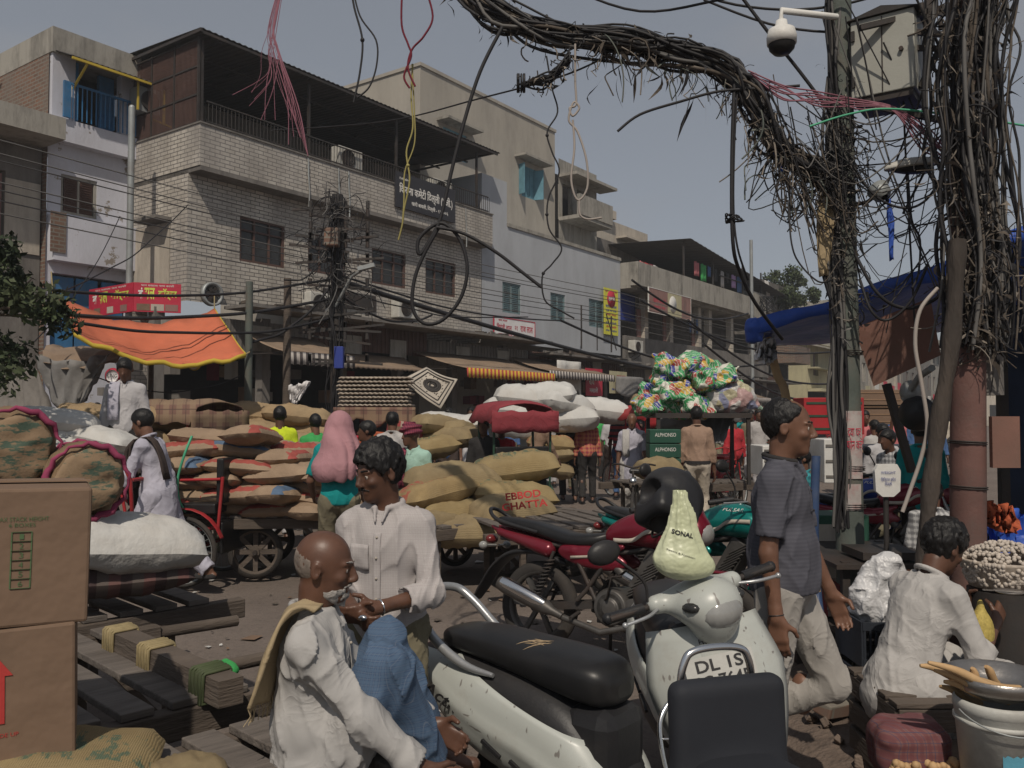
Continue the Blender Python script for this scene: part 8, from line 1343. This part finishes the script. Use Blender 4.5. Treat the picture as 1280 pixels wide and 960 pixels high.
strip('blue plastic strip caught in the bundle, upper left', (950, 115), (978, 215), 4.8, .05, 'tarpblue'); strip('blue plastic strip hanging right of the green pole', (1112, 250), (1115, 325), 4.8, .035, 'tarpblue'); strip('pale cloth bag hanging on the left of the green pole', (1032, 235), (1030, 345), 4.9, .10, 'cscarf')
# pink and green lines
for i in range(7): cable('dull pink cable strung under the junction box, strand %s' % ['one', 'two', 'three', 'four', 'five', 'six', 'seven'][i], [(935+i*3, 88+i*3, 4.75), (980, 107+(i*37%11)*2, 4.7), (1020, 114+(i*23%7)*3, 4.7), (1070, 124+(i*31%5)*3, 4.72), (1118, 134+i, 4.7), (1150+(i*17%9)*2, 160+i*5, 4.7), (1180+i*3, 190+(i*13%6)*4, 4.7)], .0045, 'pinkstring', group='pink cables under the box', n=5)
cable('bright green rope strung right below the junction box', [(1012, 158, 4.6), (1060, 143, 4.6), (1110, 136, 4.6), (1200, 145, 4.55), (1300, 160, 4.5)], .006, 'greenstring', 'rope', cat='rope')
mb = MB(); q5 = random.Random(31)
for k in range(46):
    a = (q5.uniform(960, 1060), q5.uniform(90, 250)); b = (q5.uniform(1040, 1240), q5.uniform(100, 330)); m_ = ((a[0]+b[0])/2+q5.uniform(-20, 20), max(a[1], b[1])+q5.uniform(0, 70)); Y = q5.uniform(4.6, 5.0); mb.tube(catmull([P(*a, Y), P(*m_, Y), P(*b, Y)], 6), q5.uniform(.002, .0055), 4, q5.choice((0, 0, 0, 3, 1)))
for k in range(26): a = P(q5.uniform(1035, 1260), q5.uniform(-30, 60), q5.uniform(4.6, 5)); b = P(q5.uniform(1050, 1260), q5.uniform(150, 420), 4.8); mb.tube(catmull([a, a.lerp(b, .5)+Vector((q5.uniform(-.1, .1), 0, 0)), b], 5), q5.uniform(.003, .007), 4, q5.choice((0, 0, 3)))
for k in range(26): a = P(q5.uniform(960, 1010), q5.uniform(180, 230), 4.8); mb.tube(catmull([a, a+Vector((q5.uniform(-.12, .1), 0, -q5.uniform(.1, .3))), a+Vector((q5.uniform(-.1, .2), 0, -q5.uniform(.15, .4)))], 5), .004, 4, q5.choice((0, 1)))
mb.one('hanging_wire_tangle', TM, 'loose web of thin wires between the two big poles', 'wires', kind='stuff', base=tuple(P(1080, 150, 4.8)))
# ---- second pole group, wrapped in fibre
t = thing('utility_pole', 'faded pink pole with fibre wrapped top at the right', 'utility pole', (2.36, 4.4, 0)); mb = MB(); mb.tube([(2.33, 4.42, 0), (2.36, 4.42, 1.6), (2.40, 4.42, 3.9)], [.088, .084, .080], 16); mb.build('post', M['polepink'], t)
mb = MB(); mb.tube([(2.50, 4.5, 1.7), (2.48, 4.5, 3.9)], .085, 14); mb.build('grey_pipe', M['pldark'], t)
q6 = random.Random(18); mb = MB(); c = [Vector((2.38+.03*math.sin(k), 4.36, 1.95+.26*k)) for k in range(9)]
for k in range(90): o_ = Vector((q6.gauss(0, .085), q6.gauss(0, .06), 0)); mb.tube(wig([p+o_ for p in c], q6, .026), q6.uniform(.005, .012), 5, q6.choice((0, 0, 1, 3)))
scraps(mb, c[:4], 520, q6, .070, (.04, .17), (1, 1, 2, 0), .5, rib=.75); scraps(mb, c, 650, q6, .075, (.04, .20), (0, 1, 1, 2, 0), .7, rib=.7); o = mb.build('fibre_wrap', TM, t); o['kind'] = 'stuff'
for z in (1.45, 1.22): mb = MB(); [mb.lathe([(.086, -.004), (.094, 0), (.086, .004)], (2.355, 4.42, z+.01*j), (.05, 0, 1), 14) for j in range(2)]; mb.build('strap', M['iron'], t)
mb = MB(); mb.box((2.50, 4.34, 1.46), (.14, .03, .26)); mb.build('brown_plate', M['boardbrown'], t)
pl_ = ppath([(1197, 300, 4.2), (1190, 420, 4.2), (1172, 540, 4.25), (1160, 640, 4.3), (1152, 760, 4.35)]); mb = MB(); mb.tube(catmull(pl_+[Vector((pl_[-1].x-.02, 4.4, 0))], 4), [.040+.006*math.sin(j*1.9) for j in range(21)], 10); mb.one('leaning_pole', M['bark2'], 'dark leaning pole just left of the pink pole', 'pole', base=(pl_[-1].x, 4.4, 0))
cable('curved beige conduit left of the dark leaning pole', [(1172, 360, 4.3), (1150, 388, 4.3), (1144, 430, 4.3), (1152, 480, 4.3), (1159, 530, 4.3), (1152, 570, 4.3), (1138, 612, 4.3), (1128, 640, 4.3)], .010, 'cablewhite', 'conduit', cat='conduit', n=10)
cable('blue conduit curving down the green pole to the ground', [(1020, 570, 4.75), (1018, 650, 4.72), (1020, 720, 4.70), (1027, 780, 4.6), (1045, 830, 4.5), (1068, 870, 4.4), (1090, 905, 4.3)], .024, 'hose', 'conduit', cat='conduit', n=12)
for i, (a, b, c_, r_) in enumerate((((1062, 200), (1130, 260), (1180, 215), .007), ((1070, 320), (1130, 385), (1200, 340), .010), ((1075, 350), (1110, 400), (1160, 330), .008), ((1135, 220), (1150, 300), (1140, 360), .006), ((985, 250), (1000, 330), (1040, 350), .005))): cable('drooping cable loop between the poles, number %s from the top' % ['one', 'four', 'five', 'two', 'three'][i], [(*a, 4.75), ((a[0]+b[0])/2-3, (a[1]+b[1])/2+14, 4.7), (*b, 4.7), ((b[0]+c_[0])/2+3, (b[1]+c_[1])/2+12, 4.65), (*c_, 4.6)], r_, group='drooping loops between the poles')
# ---- blue tarpaulin, board, stall
a, b, c, d = P(938, 404, 5.6), P(1330, 262, 5.0), P(1330, 385, 8.2), P(966, 432, 7.2); rows = []
for i in range(21):
    u = i/20; rows.append([(a*(1-u)+b*u)*(1-j/9)+(d*(1-u)+c*u)*(j/9)+Vector((0, 0, -.10*math.sin(math.pi*u)*(.6+.4*math.sin(math.pi*j/9))+.025*math.sin(u*18+j)*(j/9)+.014*math.sin(j*2.1+i*.9))) for j in range(10)])
t = thing('blue_tarpaulin', 'blue tarpaulin roof stretched from the bamboo pole over the right stall', 'tarpaulin', tuple((a+c)/2)); mb = MB(); mb.sheet(rows, .006); mb.build('sheet', M['tarpblue'], t)
mb = MB(); e = [r_[0] for r_ in rows]; mb.sheet([[p+Vector((0, -.01, .015)), p+Vector((0, -.02, -.075-.02*math.sin(k*1.1)))] for k, p in enumerate(e)], .006); mb.build('front_flap', M['tarpblue'], t)
g = SDF((-.2, -.2, -.2), (.2, .2, .2), .010); g.ell((0, 0, .02), (.06, .06, .09), None, .02); g.disp(lambda x, y, z: .02*vn(x*22, y*22, z*22, 1)); o = g.mesh('knot', M['tarpblue'], t, 1); o.location = P(943, 418, 5.62)-Vector(BASE[t.name])
mb = MB(); p0 = P(962, 430, 6.4); mb.tube(catmull([p0+Vector((-.02, 0, .05)), P(972, 470, 6.4), P(986, 515, 6.4), Vector((p0.x+.35, 6.4, 0))], 4), .032, 9); mb.one('bamboo_pole', M['woodlight'], 'leaning bamboo pole holding the blue tarpaulin corner', 'pole', base=(p0.x+.35, 6.4, 0)); drape('crumpled clear plastic bag hanging on the bamboo pole', 'plastic_bag', ((948, 420), (970, 425), (968, 450), (945, 448)), 'polywhite', (6.3,)*4, .03, cat='bag')
mb = MB(); B_ = [P(1068, 410, 5.1), P(1163, 372, 4.9), P(1176, 444, 4.9), P(1092, 483, 5.1)]; nn = (B_[1]-B_[0]).cross(B_[3]-B_[0]).normalized()*.018; mb.raw(B_+[p+nn for p in B_], [(0, 1, 2, 3), (7, 6, 5, 4), (0, 4, 5, 1), (1, 5, 6, 2), (2, 6, 7, 3), (3, 7, 4, 0)]); mb.one('hanging_board', M['boardbrown'], 'tilted brown board hanging between the green and pink poles', 'board')
t = thing('loudspeaker', 'round black pan shaped loudspeaker left of the dark leaning pole', 'loudspeaker', P(1147, 517, 4.9)); c = P(1147, 517, 4.9); mb = MB(); mb.lathe([(0, .01), (.08, .015), (.092, 0), (.10, .0), (.10, .02), (.05, .09), (0, .10)], c, (-.5, -.8, .1), 24); mb.build('horn', M['blackplastic'], t); mb = MB(); mb.lathe([(.094, -.003), (.103, 0), (.094, .006)], c, (-.5, -.8, .1), 24); mb.build('rim', M['steel'], t)
mb = MB(); mb.bar(P(1108, 480, 5.3), P(1140, 590, 5.3), .05, .04); mb.one('black_bar', M['iron'], 'thin black bar slanting down under the brown board', 'bar'); mb = MB(); mb.tube([P(1130, 500, 4.95), P(1150, 470, 4.85), P(1165, 460, 4.6)], .02); mb.ball(P(1138, 490, 4.95), (.06, .06, .07), 12); mb.one('speaker_mount', M['steel'], 'grey lamp like fitting above the black loudspeaker', 'fitting')
# dark stall at the right edge
t = thing('market_stall', 'dark blue walled stall filling the right edge behind the vendor', 'stall', (4.2, 6.6, 0)); mb = MB(); mb.b2((4.2, 7.3, 0), (8, 7.4, 3.1)); mb.build('wall', M['stallblue'], t); mb = MB(); mb.b2((3.6, 5.2, 2.72), (8, 7.3, 2.78)); mb.build('roof', M['tarpblue'], t)
for x_, y_ in ((4.12, 7.2), (4.6, 5.3)): mb = MB(); mb.b2((x_, y_, 0), (x_+.07, y_+.07, 2.6)); mb.build('corner_post', M['iron'], t)
mb = MB(); mb.b2((3.45, 5.6, .72), (4.9, 6.2, .78)); mb.b2((3.5, 5.62, .1), (3.56, 6.1, .72)); mb.build('counter', M['wood'], t); mb = MB(); q7 = random.Random(2)
for k in range(26): mb.box((q7.uniform(4.4, 5.6), q7.uniform(6.6, 7.1), q7.choice([1.0, 1.4, 1.8, 2.2])), (q7.uniform(.1, .3), .2, q7.uniform(.1, .3)), None, q7.randrange(3))
mb.build('shelved_goods', [M['signblue'], M['pldark'], M['cgreen']], t)['kind'] = 'stuff'
drape('orange cloth thrown over the stall edge behind the basket', 'orange_cloth', ((1228, 628), (1262, 632), (1272, 662), (1236, 655)), 'corange', (4.6,)*4, .02, cat='cloth'); drape('blue plastic sheet fold lying behind the garlic basket', 'blue_sheet', ((1205, 620), (1285, 640), (1285, 690), (1230, 690)), 'tarpblue', (4.8,)*4, .05)
# scale on a table with boxes
t = thing('weighing_scale', 'upright weighing scale with pale face plate left of the vendor', 'scale', P(1110, 690, 4.6)); p = P(1110, 600, 4.6); mb = MB(); mb.prism([(-.07, .05), (-.05, .085), (.05, .085), (.07, .05), (.065, -.06), (.03, -.09), (-.03, -.09), (-.065, -.06)], lambda X, Z, D: p+Vector((X, D, Z)), 0, .03); o = mb.build('face_plate', M['white'], t, bev=.005)
text('WEIGHT', p+Vector((0, -.002, .04)), .08, .014, M['signblue'], o); text('डिजिटल काँटा\nदिल्ली', p+Vector((0, -.002, -.01)), .08, .05, M['signblue'], o); mb = MB(); mb.tube([p+Vector((0, .03, -.08)), p+Vector((0, .03, -.38))], .014, 8); mb.b2((p.x-.16, p.y-.05, p.z-.42), (p.x+.16, p.y+.25, p.z-.38)); mb.build('stand', M['iron'], t)
mb = MB(); z = p.z-.43; [mb.b2((x_, y_, .05), (x_+.04, y_+.04, z)) for x_ in (1.75, 2.25) for y_ in (4.55, 5.3)]; mb.b2((1.7, 4.5, z-.03), (2.32, 5.4, z-.005)); mb.b2((1.74, 4.54, .42), (2.28, 5.3, .45)); mb.one('iron_table', M['iron'], 'low iron table under the weighing scale', 'table')
for i, (x_, y_, z_, w_, h_, m_, lab) in enumerate(((1.98, 5.5, .75, .5, .22, 'greencrate', 'green carton behind the weighing scale'), (2.05, 5.45, .53, .45, .2, 'signyellow', 'yellow green carton under the green one'), (1.86, 5.0, .46, .34, .16, 'cardredbox', 'small printed box on the lower table shelf'), (2.2, 5.1, .75, .3, .06, 'pldark', 'flat dark tray on the iron table'))): t = thing('goods_box', lab, 'box', (x_, y_, z_)); mb = MB(); mb.box((x_, y_, z_+h_/2), (w_, .3, h_)); mb.build('box', M[m_], t, bev=.008); mb = MB(); mb.box((x_, y_-.152, z_+h_/2), (w_*.5, .004, h_*.5)); mb.build('label_panel', M['plcream'], t)
g = SDF((-.22, -.2, -.25), (.22, .2, .28), .010); g.ell((0, 0, -.05), (.15, .12, .16), None, .02); g.ell((.04, 0, .12), (.09, .08, .11), None, .05); g.disp(lambda x, y, z: .03*vn(x*12, y*12, z*9, 2)-.024*(1-np.abs(vn(x*17, y*17, z*13, 4)))**3); o = g.mesh('polythene_bag', M['polywhite'], None, 1); props(o, 'crumpled white polythene bag beside the black crates', 'bag'); o.location = P(1098, 742, 4.35); o.scale = (.85,)*3
for k in range(2):
    t = thing('plastic_crate', ['upper black plastic crate left of the vendor', 'lower black plastic crate left of the vendor'][k], 'crate', P(1098, 800+62*k, 4.4)); p = P(1098, 795+62*k, 4.4); mb = MB()
    for s in (-1, 1): mb.box((p.x+s*.15, p.y, p.z), (.012, .34, .22)); mb.box((p.x, p.y+s*.17, p.z+.09), (.30, .012, .04)); mb.box((p.x, p.y+s*.17, p.z-.09), (.30, .012, .04)); [mb.box((p.x-.14+.028*j, p.y+s*.17, p.z), (.010, .010, .15)) for j in range(11)]
    mb.box((p.x, p.y, p.z-.1), (.3, .34, .01)); mb.build('basket', M['crate'], t)
t = thing('wooden_crate', 'worn wooden crate the vendor sits on', 'crate', (1.72, 3.75, 0)); mb = MB()
for z in (.08, .20, .32): mb.b2((1.56, 3.48, z), (1.98, 3.50, z+.09)); mb.b2((1.56, 3.98, z), (1.98, 4.0, z+.09)); mb.b2((1.55, 3.5, z), (1.57, 3.98, z+.09))
for k in range(5): mb.b2((1.55, 3.48+k*.108, .415), (2.0, 3.56+k*.108, .435))
[mb.b2((x_, y_, .02), (x_+.04, y_+.04, .41)) for x_ in (1.575, 1.94) for y_ in (3.505, 3.94)]; mb.build('slats', M['wood'], t, bev=.003)
# bucket, bowl, roots, basket, mesh bag
t = thing('bucket', 'scuffed white plastic bucket at the bottom right corner', 'bucket', (1.76, 3.12, .1)); c = Vector((1.755, 3.12, 0)); z1 = P(1225, 872, 3.12).z; mb = MB(); mb.lathe([(0, z1-.36), (.118, z1-.36), (.145, z1-.04), (.150, z1-.035), (.150, z1-.015), (.146, z1), (.140, z1)], c, (0, 0, 1), 32); mb.lathe([(.141, z1-.085), (.149, z1-.08), (.149, z1-.07), (.142, z1-.065)], c, (0, 0, 1), 32); mb.build('pail', M['bucket'], t)
mb = MB(); mb.tube([c+Vector((.155*math.cos(a), -.02+.155*math.sin(a), z1-.03-.05*math.sin(-a))) for a in [-3.1+3.05*i/16 for i in range(17)]], .0035, 6); mb.build('handle', M['steel'], t)
mb = MB(); V = [c+Vector((.1345*math.cos(a), .1345*math.sin(a), z)) for z in (z1-.26, z1-.12) for a in [-2.0+.9*i/8 for i in range(9)]]; mb.raw(V, [(i, i+1, i+10, i+9) for i in range(8)], 0, True); mb.build('blue_print', M['bucketblue'], t)
t = thing('steel_bowl', 'wide steel bowl resting on the white bucket', 'bowl', (1.76, 3.12, z1)); mb = MB(); mb.lathe([(0, z1+.004), (.08, z1+.006), (.145, z1+.04), (.168, z1+.085), (.174, z1+.085), (.150, z1+.035), (.082, z1-.0), (0, z1-.001)], c+Vector((0, 0, .004)), (0, 0, 1), 36); mb.build('shell', M['bowl'], t)
rt = [((1160, 828), (1268, 868)), ((1168, 838), (1262, 876)), ((1180, 852), (1240, 872)), ((1150, 832), (1210, 850)), ((1195, 850), (1275, 862)), ((1215, 835), (1222, 858)), ((1232, 833), (1246, 856)), ((1175, 858), (1225, 880))]
for i, (a, b) in enumerate(rt): A__ = P(*a, 3.05+.02*i); B__ = P(*b, 3.02+.03*i); mb = MB(); pts = catmull([A__, A__.lerp(B__, .33)+Vector((0, 0, .008)), A__.lerp(B__, .7)+Vector((0, 0, -.004)), B__], 5); mb.tube(pts, [.006+.010*min(1, j/6) for j in range(len(pts))], 10); mb.one('peeled_root', M['root'], 'peeled pale root in the steel bowl, %s' % ['long one sticking out furthest left', 'long one second from the left', 'short one lying low in front', 'thin one crossing the rim', 'one lying along the right rim', 'upright stub at the back left', 'upright stub at the back right', 'lowest one at the front rim'][i], 'root', 'roots in the steel bowl')
t = thing('mesh_bag', 'red and blue mesh bag of small onions by the bucket', 'bag', P(1135, 930, 3.35)); g = SDF((-.2, -.16, -.15), (.2, .16, .16), .008); g.box((0, 0, -.01), (.14, .11, .11), None, .07, .02); g.disp(lambda x, y, z: .008*vn(x*24, y*24, z*24, 2)); o = g.mesh('mesh', M['netbag'], t, 1); mb = MB(); q8 = random.Random(6); cc = P(1135, 930, 3.35)
for k in range(60): mb.ball(cc+Vector((q8.uniform(-.12, .12), -.115-q8.uniform(-.01, .02), q8.uniform(-.10, -.02))), q8.uniform(.012, .02), 8)
mb.build('onions', M['root'], t)['kind'] = 'stuff'
t = thing('garlic_basket', 'round basket heaped with white garlic bulbs beside the vendor', 'basket', P(1252, 712, 3.95)); c = P(1256, 705, 3.95); mb = MB(); mb.lathe([(0, -.11), (.15, -.10), (.185, .01), (.190, .02), (.180, .025), (.17, .01)], c, (0, 0, 1), 32); mb.build('basket', M['nut'], t); mb = MB()
for k in range(330): a = q8.uniform(0, 6.28); r_ = .175*math.sqrt(q8.random()); mb.ball(c+Vector((r_*math.cos(a), r_*math.sin(a), .02+.075*(1-(r_/.18)**2)+q8.uniform(-.005, .008))), (.011, .011, .010), 6)
for k in range(260): a = q8.uniform(2.8, 6.6); z_ = q8.uniform(-.08, .02); mb.ball(c+Vector(((.180+z_*.3)*math.cos(a), (.180+z_*.3)*math.sin(a), z_)), .012, 6)
mb.build('garlic_bulbs', M['garlic'], t)['kind'] = 'stuff'; mb = MB(); mb.cyl(c-Vector((0, 0, .115)), Vector((c.x, c.y, .1)), .16, .17, 20); mb.one('basket_drum', M['iron'], 'dark drum under the garlic basket', 'drum', base=(c.x, c.y, .1))
t = thing('yellow_packet', 'small bag of yellow pulses hanging from the vendor\'s hands', 'bag', P(1226, 785, 3.7)); g = SDF((-.1, -.08, -.14), (.1, .08, .14), .007); g.ell((0, 0, -.02), (.055, .045, .085), None, .01); g.cap((0, 0, .03), (0, 0, .11), .03, .012, .03); g.mesh('bag', M['pulse'], t, 1)
mb = MB(); c = P(1262, 742, 3.62); mb.lathe([(0, 0), (.05, .004), (.062, .012), (.05, .008), (0, .005)], c, (0, 0, 1), 20); mb.bar(c+Vector((.05, 0, .008)), c+Vector((-.10, .02, .012)), .014, .004); mb.one('scoop', M['bowl'], 'small steel scoop in the vendor\'s hand', 'scoop')
mb = MB(); p = P(1028, 690, 4.4); mb.tube(catmull([P(1003, 640, 4.5), P(1014, 680, 4.45), P(1022, 740, 4.4)], 4), .016); mb.one('wooden_stick', M['woodlight'], 'pale wooden stick leaning behind the grey polo man', 'stick')
for i, (x_, y_) in enumerate(((1.75, 4.62), (1.98, 4.55), (1.62, 4.4))): mb = MB(); mb.box((x_, y_, .12+.03*(i == 1)), (.30-.05*i, .14, .07), (.1*i, .1, .3*i)); mb.one('loose_brick', M['rbrick'], ['loose brick lying at the foot of the green pole', 'loose brick right of the pole foot', 'small loose brick in front of the pole foot'][i], 'brick', bev=.008)
# ================================================================ the dusty air of the street
mb = MB(); mb.b2((-60, -3, -1.2), (140, 150, 15.5)); hzo = mb.one('haze', bpy.data.materials.new('dusty_air'), None, None, kind='stuff'); hm = hzo.data.materials[0]; hm.use_nodes = True; hn_ = hm.node_tree; hn_.nodes.remove(hn_.nodes['Principled BSDF'])
pv = hn_.nodes.new('ShaderNodeVolumePrincipled'); pv.inputs['Color'].default_value = (.86, .89, .93, 1); pv.inputs['Density'].default_value = .0016; pv.inputs['Anisotropy'].default_value = .2; hn_.links.new(pv.outputs[0], hn_.nodes['Material Output'].inputs['Volume'])
